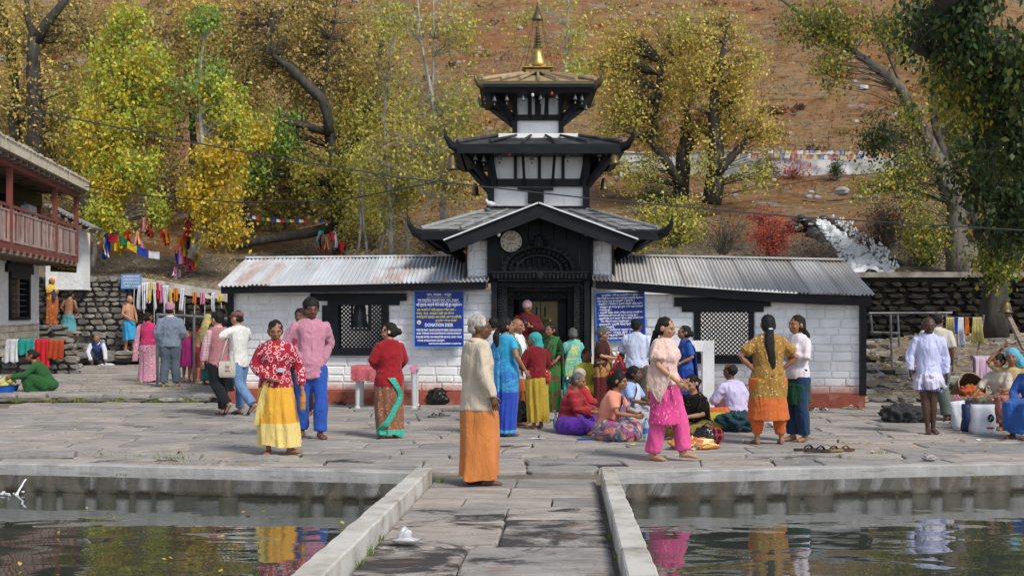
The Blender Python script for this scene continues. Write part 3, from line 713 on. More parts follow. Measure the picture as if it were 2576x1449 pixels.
# gable ends of wings (dark)
# windows with lintels and pierced lattice
def window(A, B, fr, lint, lat, hole, extra=None):
    pf, L = line_pf(A, B); n = pf(0, 0)[1]; t = Vector((B[0]-A[0], B[1]-A[1], 0)).normalized()
    def bx(b, x0, y0, x1, y1, out, dep, m=0):
        xm = (x0+x1)/2; u0, u1 = uof(A, B, x0), uof(A, B, x1); z0, z1 = zof(A, B, xm, y1), zof(A, B, xm, y0)
        c, _ = pf((u0+u1)/2, (z0+z1)/2); c = c + n * (out - dep/2)
        rot = Matrix((t, -n, Vector((0,0,1)))).transposed()
        return b.box(c, (u1-u0, dep, z1-z0), rot, m)
    w = part(bx(MB(), *lint[0], .075, .2), 'window_lintel', M['black'], T)
    for q in lint[1:]: part(bx(MB(), *q, .06, .2), 'window_shoulder', M['black'], T)
    x0, y0, x1, y1 = fr; lx0, ly0, lx1, ly1 = lat
    b = MB(); bx(b, x0, y0, lx0, y1, .05, .22); bx(b, lx1, y0, x1, y1, .05, .22); bx(b, lx0, ly1, lx1, y1, .06, .22); bx(b, lx0, y0, lx1, ly0, .048, .22)
    f = part(b, 'window_frame', M['black'], T)
    bx2 = bx(MB(), x0 - 6, y1 - 2, x1 + 6, y1 + 8, .10, .22); part(bx2, 'window_sill', M['black'], T)
    # lattice: crossing diagonal bars, each cut at the field
    u0, u1 = uof(A, B, lx0), uof(A, B, lx1); xm = (lx0+lx1)/2; z0, z1 = zof(A, B, xm, ly1), zof(A, B, xm, ly0)
    b = MB(); pit = .075; H = z1 - z0; Wd = u1 - u0
    hs = None
    if hole:
        hx0, hy0, hx1, hy1 = hole; hs = (uof(A,B,hx0)-u0, uof(A,B,hx1)-u0, zof(A,B,xm,hy1)-z0, zof(A,B,xm,hy0)-z0)
    def seg(p, q):
        # sample to skip the opening
        N = 24; run = None
        for i in range(N + 1):
            s = (lerp(p[0], q[0], i/N), lerp(p[1], q[1], i/N)); ins = 0 <= s[0] <= Wd and 0 <= s[1] <= H and not (hs and hs[0]-.01 < s[0] < hs[1]+.01 and hs[2]-.01 < s[1] < hs[3]+.01)
            if ins and run is None: run = s
            if (not ins or i == N) and run is not None:
                if math.hypot(s[0]-run[0], s[1]-run[1]) > .03:
                    a = pf(u0 + run[0], z0 + run[1])[0] - n * .03; d = pf(u0 + s[0], z0 + s[1])[0] - n * .03; b.bar(a, d, .022, .028, up=n)
                run = None
    k = -H
    while k < Wd:
        seg((k, 0), (k + H, H)); seg((k + H, 0), (k, H)); k += pit
    part(b, 'window_lattice', M['black'], T, kind='stuff')
    if hs:
        b = MB(); bx(b, hx0-4, hy0-3, hx0, hy1+3, -.0, .08); bx(b, hx1, hy0-3, hx1+4, hy1+3, .0, .08); bx(b, hx0, hy1, hx1, hy1+4, .0, .08)
        part(b, 'hatch_frame', M['black'], T)
    return pf, n
window(LA, LB, (828, 757, 978, 886), [(783, 738, 1023, 757), (826, 757, 1006, 768)], (853, 764, 960, 876), (886, 745, 926, 827))
window(RA, RB, (1746, 771, 1896, 906), [(1696, 748, 1938, 771), (1715, 771, 1921, 785)], (1763, 786, 1883, 893), None)
# side post of left window
pf, L = line_pf(LA, LB); u = uof(LA, LB, 825); c, n = pf(u, 1.2)
part(MB().bb((c.x - .1, c.y - .06, zof(LA, LB, 825, 866)), (c.x + .06, c.y + .1, zof(LA, LB, 825, 768))), 'window_side_post', M['black'], T)
# the lattices look onto the added pale far wall, open above to daylight
# ------------------------------------------------------------------ porch
def bxP(b, x0, y0, x1, y1, Y, dep, m=0):
    a = P(x0, y1, Y); d = P(x1, y0, Y); return b.bb((a.x, Y, a.z), (d.x, Y + dep, d.z), m)
for i in range(8):       # vertical boards of the gable wall
    x0, x1 = lerp(1232, 1490, i/8), lerp(1232, 1490, (i+1)/8)
    ytop = lambda x: 512 + 26 + abs(x - 1355) * .425
    a, d = P(x0 + 1, 0, 22.0).x, P(x1 - 1, 0, 22.0).x
    pts = [Vector((a, 22.0 + .006 * (i % 2), P(0, 712, 22).z)), Vector((d, 22.0 + .006 * (i % 2), P(0, 712, 22).z)), Vector((d, 22.0 + .006*(i % 2), P(0, ytop(x1), 22).z)), Vector((a, 22.0 + .006*(i % 2), P(0, ytop(x0), 22).z))]
    part(MB().prism(pts, (0, .06, 0)), 'gable_board', M['black'], T)
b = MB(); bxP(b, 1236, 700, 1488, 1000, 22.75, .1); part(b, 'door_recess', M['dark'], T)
for x0, x1 in ((1174, 1226), (1490, 1540)):       # white piers in black frames
    a, d = P(x0, 700, 22.12).x, P(x1, 700, 22.12).x; zb, zt = P(0, 722, 22.12).z, P(0, 606, 22.12).z
    pr_ = part(MB().bb((a, 22.14, zb), (d, 22.5, zt)), 'pier', M['plaster'], T)
    wall_blocks(pr_, (a, 22.13), (d, 22.13), zb, zt, [], rowh=.16, wmin=.15, wmax=.26, m=M['plaster'])
    for x in ((x0 - 4 if x0 < 1300 else x1), ): part(bxP(MB(), x, 600, x + 5, 700, 22.08, .3), 'pier_post', M['black'], T)
for x in (1226, 1484): part(bxP(MB(), x, 590, x + 8, 712, 21.98, .3), 'gable_post', M['black'], T)
# door jamb walls: white strip left (1180..1240) is the wing wall; black jambs nested
for (x0, x1, Y) in ((1236, 1250, 21.80), (1250, 1262, 21.93), (1262, 1276, 21.86), (1276, 1292, 22.05)):
    for s in (0, 1):
        a, d = (x0, x1) if s == 0 else (2*1360 - x1, 2*1360 - x0)
        part(bxP(MB(), a, 708, d, 1022, Y, .5), 'door_jamb', M['blackcarve'] if x0 != 1236 else M['black'], T)
for (x, y0) in ((1256, 712), (1465, 712)):      # turned, ribbed pillars beside the door
    p = P(x, 1000, 21.9); z1 = P(x, 712, 21.9).z; prof = []; z = .2
    while z < z1: prof += [(.045, z), (.062, z + .015), (.062, z + .03), (.045, z + .045)]; z += .05
    part(MB().lathe((p.x, p.y, 0), prof, 10), 'ribbed_pillar', M['black'], T)
for (y0, y1, x0, x1, Y) in ((712, 722, 1250, 1470, 21.84), (722, 733, 1278, 1442, 22.0), (733, 752, 1290, 1430, 22.2)):
    part(bxP(MB(), x0, y0, x1, y1, Y, .4), 'door_lintel', M['blackcarve'], T)
part(bxP(MB(), 1290, 720, 1424, 722.5, 21.97, .03), 'tube_lamp', M['steel'], T)
# stepped cornice
for i, (y0, y1, e) in enumerate(((682, 687, 0), (687, 692, 5), (692, 697, 9), (697, 702, 14), (702, 709, 20))):
    part(bxP(MB(), 1231 + e, y0, 1483 - e, y1 - .6, 21.60 + .035 * i, .5), 'cornice_moulding', M['black'], T)
b = MB()
for k in range(24):
    if 10 < k < 13: continue
    x = lerp(1243, 1473, k / 23); c = P(x, 695, 21.63); b.box(c, (.035, .05, .075))
part(b, 'cornice_carving', M['blackcarve'], T, kind='stuff')
c = P(1358, 694, 21.6); part(MB().lathe((0,0,0), [(0,0), (.07,0), (.075,.03), (.05,.05), (0,.055)], 16), 'carved_boss', M['blackcarve'], T); o = COL.objects[-1]; o.matrix_parent_inverse = WM(T).inverted(); o.location = c; o.rotation_euler = (R(90), 0, 0)
# golden double door
gd = link('gilded_door', None, T); gd.matrix_parent_inverse = WM(T).inverted()
for x0, x1 in ((1322, 1359), (1361, 1404)):
    dl = part(bxP(MB(), x0, 757, x1, 1000, 22.60, .04), 'door_leaf', M['brassleaf'] if 'brassleaf' in M else M['brass'], gd)
for x in (1350, 1371):
    b = MB(); b.tube([P(x, 772, 22.58), P(x, 796, 22.58)], .012, 6); part(b, 'door_bar', M['black'], gd)
b = MB(); b.tube([P(1350, 806, 22.56), P(1386, 806, 22.56)], .016, 6); b.box(P(1352, 806, 22.56), (.05,.03,.05)); b.box(P(1384, 806, 22.56), (.05,.03,.05)); part(b, 'door_bolt', M['gold'], gd)
b = MB(); b.box(P(1366, 822, 22.56), (.06, .03, .08)); b.tube([P(1362, 818, 22.56), P(1362, 811, 22.56), P(1366, 808, 22.56), P(1370, 811, 22.56), P(1370, 818, 22.56)], .008, 5); part(b, 'padlock', M['metal'], gd)
for x0, x1 in ((1305, 1321), (1405, 1424)): part(bxP(MB(), x0, 748, x1, 1000, 22.45, .2), 'inner_jamb', M['black'], T)
part(bxP(MB(), 1300, 748, 1428, 757, 22.4, .2), 'inner_lintel', M['black'], T)
# threshold steps
for (z, Y) in ((.12, 21.3), (.27, 21.6)): part(MB().bb((-.35, Y, z - .15), (1.4, 23, z)), 'threshold_step', M['slab_mid'], T)
# torana arch
Ya = 21.78; cx_, cz_ = P(1355, 682, Ya).x, P(1355, 682, Ya).z; ra, rb = P(1445, 0, Ya).x - cx_, P(0, 620, Ya).z - cz_
def arc(b, r0, r1, Yd, th, N=28, wob=0):
    g0 = []
    for k in range(N + 1):
        a = math.pi * k / N; w = 1 + wob * (k % 2); c, s = math.cos(a), math.sin(a)
        g0.append([Vector((cx_ + ra*r0*c, Yd + th, cz_ + rb*r0*s)), Vector((cx_ + ra*r0*c, Yd, cz_ + rb*r0*s)), Vector((cx_ + ra*r1*w*c, Yd, cz_ + rb*r1*w*s)), Vector((cx_ + ra*r1*w*c, Yd + th, cz_ + rb*r1*w*s))])
    return b.grid(g0)
part(arc(MB(), .93, 1.04, Ya - .04, .2), 'arch_rim', M['black'], T)
part(arc(MB(), .0, .95, Ya + .05, .1), 'arch_panel', M['blackcarve'], T)
part(arc(MB(), .60, .66, Ya - .02, .1), 'arch_inner_rim', M['black'], T)
b = MB()
for k in range(17):
    a = math.pi * (k + .5) / 17; c = Vector((cx_ + ra*.8*math.cos(a), Ya + .03, cz_ + rb*.8*math.sin(a)))
    b.ell(c, (.05,.035,.045), 8, 5); b.ell(c + Vector((.03,-.02,.025)), (.02,.02,.02), 6, 4)
    c2 = Vector((cx_ + ra*1.02*math.cos(a), Ya - .03, cz_ + rb*1.02*math.sin(a))); b.ell(c2, (.045,.04,.022), 8, 5)
for k in range(9):
    x = lerp(-.38, .38, k/8); b.ell((cx_ + x, Ya + .04, cz_ + .10 + .07 * math.cos(x*3)), (.035,.03,.09 + .03 * (k == 4)), 8, 5); b.ell((cx_ + x, Ya + .03, cz_ + .22 + .07 * math.cos(x*3)), (.022,.022,.025), 8, 5)
part(b, 'arch_carving', M['blackcarve'], T, smooth=True, kind='stuff')
b = MB(); c = P(1355, 606, Ya - .03)
b.lathe((c.x, c.y, c.z - .11), [(.13,0), (.10,.03), (.12,.08), (.07,.14), (.09,.17), (.03,.2), (0,.24)], 12)
for s in (-1, 1): b.ell((c.x + s*.1, c.y, c.z + .04), (.035,.03,.05), 8, 5); b.ell((c.x + s*.13, c.y, c.z - .04), (.05,.03,.035), 8, 5)
part(b, 'arch_crest', M['blackcarve'], T, smooth=True)
# gable roof
Yg = 21.25
ap, le, ri = P(1355, 514, Yg), P(1121, 606, Yg), P(1600, 604, Yg)
for e, s in ((le, -1), (ri, 1)):
    d = (e - ap).normalized(); nrm = Vector((-d.z, 0, d.x)); nrm = nrm if nrm.z > 0 else -nrm
    poly = [ap, e, e - nrm * .20 + d * -.02 + Vector((0,0,-.02)), ap - Vector((0,0,.235))]
    part(MB().prism(poly, (0, .05, 0)), 'bargeboard', M['black'], T)
    q = [ap + nrm * .02, e + nrm * .02 + d * .03, e + d * .03, ap]
    part(MB().prism([v + Vector((0,-.04,0)) for v in q], (0, 3.0, 0)), 'porch_roof', M['steelroof'] if 'steelroof' in M else M['black'], T)
    part(MB().prism([v + Vector((0,-.06,.004)) + (nrm * .012 if i < 2 else nrm * .008) for i, v in enumerate(q)], (0, .045, 0)), 'roof_edge_strip', M['steel'], T)
# ------------------------------------------------------------------ pagoda
YP = 25.0; XP = P(1352, 0, YP).x
def sq(h, z, hx=None): hx = hx or h; return [Vector((XP-hx, YP-h, z)), Vector((XP+hx, YP-h, z)), Vector((XP+hx, YP+h, z)), Vector((XP-hx, YP+h, z))]
def body(h, z0, z1, name='tower_body'):
    b = MB(); b.rings([sq(h, z0), sq(h, z1)]); return part(b, name, M['plaster'], T)
def frame(h, z0, z1, cols, t=.11, rail=(), bottom=True):
    for sx in (-1, 1):
        for sy in (-1, 1): part(MB().bb((XP + sx*h - t/2 , YP + sy*h - t/2, z0), (XP + sx*h + t/2, YP + sy*h + t/2, z1)), 'corner_post', M['black'], T)
    for z, th in rail:
        for a, d in (((-h,-h), (h,-h)), ((h,-h), (h,h)), ((h,h), (-h,h)), ((-h,h), (-h,-h))):
            part(MB().bar((XP+a[0], YP+a[1], z), (XP+d[0], YP+d[1], z), t + .05, th), 'tower_rail', M['black'], T)
def roof(h0, z0, h1, z1, m, tip, nribs, fascia=.09, name='pagoda_roof', tiles=True, gl=None):
    r = part(MB().rings([sq(h0, z0), sq(h1, z1)]), name, m, T)
    c0, c1 = sq(h0, z0), sq(h1, z1)
    # fascia
    for i in range(4):
        a, d = c0[i], c0[(i+1) % 4]; u = (d - a).normalized()
        part(MB().bar(a - Vector((0,0,fascia*.55)) - u*.02, d - Vector((0,0,fascia*.55)) + u*.02, .06, fascia), 'fascia', gl or M['black'], r)
        part(MB().bar(a - Vector((0,0,fascia*1.4)) , d - Vector((0,0,fascia*1.4)), .10, fascia*.9), 'eave_board', M['black'], r)
    # slates in courses on the two visible sides (front, left, right), ribs
    rows_ = 5
    if tiles:
        for side in range(4):
            a0, d0, a1, d1 = c0[side], c0[(side+1)%4], c1[side], c1[(side+1)%4]
            nrm = (d0 - a0).cross(a1 - a0).normalized(); nrm = nrm if nrm.z > 0 else -nrm
            for k in range(rows_):
                if side == 2: continue
                L0, R0 = a0.lerp(a1, k/rows_), d0.lerp(d1, k/rows_); L1, R1 = a0.lerp(a1, (k+1.15)/rows_), d0.lerp(d1, (k+1.15)/rows_)
                n = max(3, int((R0 - L0).length / .34)); cuts = [0] + sorted([(j + U(-.2,.2)) / n for j in range(1, n)]) + [1]
                for j in range(n):
                    t0, t1 = cuts[j], cuts[j+1]; q = [L0.lerp(R0, t0 + .004), L0.lerp(R0, t1 - .004), L1.lerp(R1, t1 - .004), L1.lerp(R1, t0 + .004)]
                    li = U(.022, .04); q = [q[0] + nrm*li, q[1] + nrm*li, q[2] + nrm*.012, q[3] + nrm*.012]
                    part(MB().prism(q, nrm * -.014), 'roof_slate', m, r)
    for side in range(4):
        a0, d0, a1, d1 = c0[side], c0[(side+1)%4], c1[side], c1[(side+1)%4]
        for j in range(1, nribs + 1):
            t = j / (nribs + 1); p, q = a0.lerp(d0, t), a1.lerp(d1, .5 + (t-.5)*.9)
            part(MB().tube([p + Vector((0,0,.05)), q + Vector((0,0,.05))], [.035, .025], 8), 'roof_rib', m, r)
        part(MB().tube([a0 + Vector((0,0,.04)), a1 + Vector((0,0,.05))], [.045, .03], 8), 'hip_rib', m, r)
    # upturned corner horns
    for i in range(4):
        dr = (c0[i] - c1[i]); dr.z = 0; dr.normalize(); p = c0[i] - Vector((0,0,.08))
        pts = [p - dr*.25, p, p + dr*tip*.45 + Vector((0,0,tip*.12)), p + dr*tip*.8 + Vector((0,0,tip*.5)), p + dr*tip*.88 + Vector((0,0,tip*1.0))]
        part(MB().tube(pts, [(.05,.10), (.05,.10), (.045,.085), (.03,.05), (.006,.008)], 8), 'corner_horn', gl or M['black'], r, smooth=True)
    return r
def struts(hb, zb, he, ze, n, t=.05, side_close=True):
    """inclined struts from the body foot up to the eaves"""
    for side in range(4):
        ux, uy = ((1,0),(0,1),(1,0),(0,1))[side]; nx, ny = ((0,-1),(1,0),(0,1),(-1,0))[side]
        for j in range(n):
            s = lerp(-.86, .86, j/(n-1))
            a = Vector((XP + ux*hb*s + nx*(hb+.06), YP + uy*hb*s + ny*(hb+.06), zb)); e = Vector((XP + ux*he*s*.92 + nx*he*.80, YP + uy*he*s*.92 + ny*he*.80, ze))
            if side == 0: e = Vector((XP + ux*hb*s*1.12, e.y, ze))
            part(MB().bar(a, e, t, t*1.4), 'roof_strut', M['black'], T)
        if side in (1, 3):     # slatted soffit between the side struts
            for j in range(9):
                v = (j + .5)/9; b = MB()
                a = Vector((XP + nx*(hb + (he*.86-hb)*v), YP - lerp(hb, he*.85, v), lerp(zb, ze, v))); e = Vector((a.x, YP + lerp(hb, he*.85, v), a.z)); b.bar(a, e, .035, (ze-zb)/9*.72)
                part(b, 'soffit_slat', M['black'], T)
    for sx in (-1, 1):
        for sy in (-1, 1):
            part(MB().bar((XP+sx*hb, YP+sy*hb, zb), (XP+sx*he*.93, YP+sy*he*.93, ze), .09, .09), 'corner_strut', M['black'], T)
    part(MB().rings([sq(he*.98, ze + .01), sq(hb, ze + .03)]), 'soffit', M['black'], T)
# tier 1
body(.93, 0, 3.7)
roof(2.2, 3.17, .97, 3.62, M['greyroof'], .36, 5)
part(MB().rings([sq(1.0, 3.6), sq(1.0, 3.69)]), 'roof_curb', M['greyroof'], T)
struts(.97, 2.35, 2.2, 3.05, 5)
# tier 2
zb2, zt2 = 3.6, 4.75
body(.92, zb2, zt2); frame(.93, zb2, zt2, 0, .13, rail=((4.18, .15), (3.70, .05)))
for x in (-.45, 0.02, .48): part(MB().bb((XP + x - .03, YP - .97, 4.25), (XP + x + .03, YP - .92, zt2)), 'tower_bar', M['black'], T)
roof(1.56, 4.86, .80, 5.08, M['darkroof'], .36, 4, fascia=.10, tiles=False, gl=M['black'])
struts(.95, 4.14, 1.5, 4.68, 4, t=.045)
for x0, y0, x1, y1 in ((1302, 472, 1392, 479), (1328, 479, 1368, 512)):
    part(bxP(MB(), x0, y0, x1, y1, YP - 1.0, .1), 'dormer_window_frame', M['black'], T)
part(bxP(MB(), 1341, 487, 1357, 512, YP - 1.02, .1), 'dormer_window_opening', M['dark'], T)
part(MB().rings([sq(.78, 5.08), sq(.78, 5.17)]), 'white_roof_step', M['plaster'], T)
# tier 3
body(.45, 5.1, 6.1, 'tower_body'); frame(.46, 5.1, 6.1, 0, .10, rail=((5.52, .11),))
for x in (-.18, .0, .19): part(MB().bb((XP + x - (.06 if x == 0 else .02), YP - .49, 5.57), (XP + x + (.06 if x == 0 else .02), YP - .44, 6.1)), 'tower_bar', M['black'], T)
roof(1.1, 6.14, .30, 6.40, M['goldroof'], .2, 5, fascia=.07, tiles=False, gl=M['brass'])
struts(.48, 5.50, 1.08, 5.98, 4, t=.04)
part(MB().rings([sq(1.08, 5.92), sq(1.12, 6.05)]), 'eave_board', M['black'], T)
# finial
fn = part(MB().rings([sq(.33, 6.40), sq(.28, 6.44), sq(.28, 6.47)]), 'finial_base', M['black'], T)
part(MB().rings([sq(.24, 6.47), sq(.24, 6.53), sq(.31, 6.56), sq(.31, 6.58), sq(.18, 6.60), sq(.16, 6.66)]), 'finial_plinth', M['gold'], fn)
for i in range(4):
    c = sq(.3, 6.6)[i]; part(MB().tube([c + Vector((0,0,-.04)), c + Vector((0,0,.08))], [.02, .005], 6), 'finial_horn', M['gold'], fn)
part(MB().lathe((XP, YP, 6.62), [(.20,0), (.215,.03), (.19,.09), (.15,.17), (.12,.26), (.105,.33), (.12,.37)], 20), 'finial_bell', M['gold'], fn, smooth=50)
pf_ = [(.085,6.99)]
for z, r in ((7.02,.10), (7.07,.085), (7.13,.08), (7.19,.07), (7.25,.065), (7.31,.05), (7.37,.035)): pf_ += [(r*.55, z-.015), (r, z), (r*.8, z+.02), (r*.5, z+.028)]
pf_ += [(.03,7.40),(.035,7.43),(.004,7.47)]
part(MB().lathe((XP, YP, 0), pf_, 14), 'finial_spire', M['brass'], fn, smooth=True)
part(MB().lathe((XP, YP, 0), [(.005,7.45), (.008,7.6)], 6), 'finial_rod', M['brass'], fn)
part(MB().lathe((XP, YP, 0), [(.12,7.58), (.105,7.61), (.09,7.66), (.075,7.66), (.07,7.72), (.05,7.73), (.05,7.78), (.03,7.79), (.035,7.84), (.01,7.87), (.012,7.93), (0,7.97)], 14), 'finial_parasol', M['brass'], fn)
for k in range(6):
    a = k * math.pi / 3 + .3; p0 = Vector((XP + .10*math.cos(a), YP + .10*math.sin(a), 7.6)); p1 = Vector((XP + .42*math.cos(a), YP + .42*math.sin(a), 6.52)); pts = []
    for i in range(26): t = i/25; pts.append(p0.lerp(p1, t) + Vector((0,0,-.22*math.sin(math.pi*t)*(.6))))
    part(MB().tube(pts, [.004 + .003*(i % 2) for i in range(26)], 5), 'finial_chain', M['brass'], fn)
# bells
def bell_mesh(s, m):
    return MB().lathe((0,0,0), [(.0,-.0), (.012*s,-.0), (.02*s,-.02*s), (.03*s,-.05*s), (.036*s,-.08*s), (.05*s,-.11*s), (.046*s,-.112*s), (.0,-.09*s)], 10)
bme = bell_mesh(1, None).mesh('bell', M['metal'], True); clap = MB().lathe((0,0,0), [(.002,-.09), (.003,-.14), (.02,-.17), (0,-.2)], 6).mesh('clapper', M['metal'], True); wire = MB().tube([(0,0,0), (0,0,.10)], .003, 4).mesh('hanger', M['metal'])
def bell(p, s, label, group, me=bme):
    t = link('bell', me, None, p); t.scale = (s, s, s); tag(t, label, 'bell', group)
    for m, nm in ((clap, 'clapper'), (wire, 'hanger')): link(nm, m, t, (0,0,0))
    return t
for k, (x, y) in enumerate(((1221, 238), (1244, 240), (1275, 238), (1316, 238), (1360, 236), (1400, 234), (1447, 236), (1464, 238), (1474, 262))): bell(P(x, y + 2, YP - 1.0 + (.3 if k in (0, 8) else 0)), .95, 'small grey bell in the row hung under the top roof eave', 'bells under the top roof')
for k, (x, y) in enumerate(((1196, 388), (1257, 388), (1338, 388), (1344, 396), (1428, 384), (1508, 380), (1217, 392))):
    if k == 3: continue
    bell(P(x, y, YP - 1.42), 1.0, 'small silver bell in the row hung under the middle roof eave', 'bells under the middle roof')
big = MB().lathe((0,0,0), [(0,0), (.03,0), (.06,-.03), (.09,-.08), (.085,-.12), (.10,-.15), (.095,-.2), (.11,-.24), (.105,-.3), (.13,-.36), (.15,-.40), (.14,-.405), (.0,-.3)], 16).mesh('bell', M['brass'], True)
for (x, y, Y, s, lb) in ((1137, 386, 23.5, .78, 'large brass bell under the left front corner of the middle roof'), (1545, 372, 23.5, .78, 'large brass bell under the right front corner of the middle roof'), (1196, 462, 25.8, .62, 'brass bell hanging low at the rear left of the middle tier'), (1519, 448, 25.8, .62, 'brass bell hanging low at the rear right of the middle tier')):
    o = link('bell', big, None, P(x, y, Y)); o.scale = (s, s, s); tag(o, lb, 'bell'); link('hanger', wire, o, (0,0,0))
hb = link('bell', big, None, P(905, 750, 22.9)); hb.scale = (1.2, 1.2, 1.35); tag(hb, 'large dark bell hanging inside the open hatch of the left window', 'bell'); link('hanger', wire, hb, (0,0,0)); hb.data = big.copy(); hb.data.materials[0] = M['metal']
b = MB(); b.tube([P(905, 735, 22.9), P(905, 752, 22.9)], .02, 6); part(b, 'bell_bracket', M['metal'], T)
# coloured bulbs on the eaves
M['bulb_red'] = mat('red_lamp_glass', (.5,.06,.03), rough=.3, bump=0); M['bulb_white'] = mat('white_lamp_glass', (.7,.7,.72), rough=.3, bump=0); M['bulb_blue'] = mat('blue_lamp_glass', (.03,.06,.35), rough=.3, bump=0)
for (x, y, Y, m, lb) in ((1282, 388, 23.45, 'red', 'small red bulb under the left half of the middle roof'), (1398, 384, 23.45, 'blue', 'small blue bulb under the right half of the middle roof'), (1340, 240, 23.9, 'white', 'small white bulb under the centre of the top roof'), (1388, 236, 23.9, 'red', 'small red bulb under the right of the top roof'), (1255, 590, 21.3, 'white', 'white bulb under the left slope of the porch gable'), (1474, 590, 21.3, 'blue', 'blue bulb under the right slope of the porch gable'), (1333, 548, 21.3, 'white', 'white bulb beside the peak of the porch gable'), (1172, 634, 22.0, 'red', 'red bulb beside the left white pier'), (1546, 622, 22.0, 'red', 'red bulb beside the right white pier')):
    b = MB(); c = P(x, y, Y); b.ell(c, (.03,.03,.04), 8, 6); b.tube([c + Vector((0,0,.03)), c + Vector((0,0,.09))], .016, 6, 1); t = link('bulb', b.mesh('bulb', [M['bulb_' + m], M['black']], True)); tag(t, lb, 'light bulb')
# clock
ck = thing('wall_clock', 'round cream wall clock on the black porch gable', 'clock', P(1286, 608, 21.97))
cr = .2; c0 = Vector((0, 0, 0))
M['cream'] = mat('cream_clock_face', (.66,.63,.47), (.62,.58,.42), rough=.5, bump=0); M['ink'] = mat('black_ink', (.02,.02,.02), bump=0); M['redink'] = mat('red_ink', (.5,.10,.06), bump=0)
def disc(b, r0, r1, y0, y1, m=0):
    return b.rings([[Vector((r*math.cos(2*math.pi*k/32), y, r*math.sin(2*math.pi*k/32))) for k in range(32)] for r, y in ((r0, y0), (r1, y1))], m)
o = link('face', disc(MB(), cr*.97, cr*.95, .0, -.03).mesh('face', M['cream']), ck, (0,0,0)); 
b = MB(); pts = [Vector((cr*math.cos(2*math.pi*k/32), -.03, cr*math.sin(2*math.pi*k/32))) for k in range(33)]; b.tube(pts, .009, 6); link('rim', b.mesh('rim', M['ink'], True), ck, (0,0,0))
def text(body, size, m, parent, loc, rot=(R(90), 0, 0), align='CENTER', name='lettering', width=None, bold=0.0, world=False):
    cu = bpy.data.curves.new(name, 'FONT'); cu.body = body; cu.size = size; cu.align_x = align; cu.align_y = 'CENTER'; cu.extrude = .001; cu.offset = bold; cu.resolution_u = 2
    tmp = bpy.data.objects.new(name, cu); COL.objects.link(tmp); bpy.context.view_layer.update()
    me = bpy.data.meshes.new_from_object(tmp.evaluated_get(bpy.context.evaluated_depsgraph_get()))
    bpy.data.objects.remove(tmp); me.materials.clear(); me.materials.append(m)
    if width and len(me.vertices):
        co = np.empty(len(me.vertices)*3); me.vertices.foreach_get('co', co); co = co.reshape(-1,3); w = co[:,0].max() - co[:,0].min()
        if w > 0: co[:,0] *= width / w
        me.vertices.foreach_set('co', co.ravel())
    o = link(name, me, parent, loc, rot); return o
for h in range(1, 13):
    a = math.pi/2 - h * math.pi/6; text(str(h), .062 if h not in (4,) else .05, M['ink'], ck, (cr*.78*math.cos(a), -.033, cr*.78*math.sin(a)), name='numeral', bold=.0012)
for k, (s, y, w) in enumerate((('MUKTINATH', .085, .12), ('DEVELOPMENT', .055, .17), ('COMMITTEE', .03, .13), ('RANIPAUWA MUSTANG', -.04, .2))): text(s, .022, M['redink'], ck, (0, -.033, y), name='lettering', width=w, bold=.0008)
for a, l, w in ((R(205 + 60), .10, .012), (R(238), .15, .007)):
    b = MB(); b.bar((0,-.036,0), (l*math.cos(a), -.036, l*math.sin(a)), .003, w, up=(0,-1,0)); link('clock_hand', b.mesh('clock_hand', M['ink']), ck, (0,0,0))
# pigeon
pg = thing('pigeon', 'white pigeon standing on the lowest roof beside the tower', 'pigeon', P(1235, 522, 23.85))
M['feather'] = mat('white_feathers', (.75,.75,.78), (.6,.6,.63), bump=.2)
b = MB(); b.ell((0,0,.07), (.09,.045,.05), 12, 8, rot=Euler((0, R(14), 0)).to_matrix()); b.ell((-.085,0,.135), (.028,.024,.028), 8, 6); b.tube([(-.06,0,.09), (-.08,0,.125)], [.032,.024], 8); b.tube([(.07,0,.05), (.17,0,.03)], [(.03,.012),(.025,.006)], 6)
link('body', b.mesh('body', M['feather'], True), pg, (0,0,0)); b = MB(); b.tube([(-.108,0,.133), (-.13,0,.128)], [.007,.001], 5); link('beak', b.mesh('beak', M['ink']), pg, (0,0,0))
for y in (-.015, .015): link('leg', MB().tube([(0,y,.03), (0,y,0)], .005, 5).mesh('leg', M['redink']), pg, (0,0,0))
# ------------------------------------------------------------------ signs
def sign(x0, y0, x1, y1, Y, rot, lines, name, label, m, edge, lm, mh=.03, panel_th=.025):
    c = P((x0+x1)/2, (y0+y1)/2, Y); w = (x1-x0)*Y/F; h = (y1-y0)*Y/F
    s = thing(name, label, 'sign', c); s.rotation_euler = (0, rot, 0)
    link('panel', MB().box((0,0,0), (w, panel_th, h)).mesh('panel', m), s, (0,0,0))
    e = mh * .5; b = MB()
    for q in (((0,0,h/2), (w + e, panel_th + .012, e)), ((0,0,-h/2), (w + e, panel_th + .012, e)), ((w/2,0,0), (e, panel_th + .01, h)), ((-w/2,0,0), (e, panel_th + .01, h))): b.box(q[0], q[1])
    link('border', b.mesh('border', edge), s, (0,0,0))
    for (tx, fx, fy, fw, fh, mm) in lines:   # text, centre x/y fraction (from left/top), width frac, height frac
        text(tx, h * fh, mm, s, ((fx - .5) * w, -panel_th/2 - .002, (.5 - fy) * h), width=w * fw, bold=.0015)
    return s, w, h
Lw, Ly = M['letter'], M['letteryel']
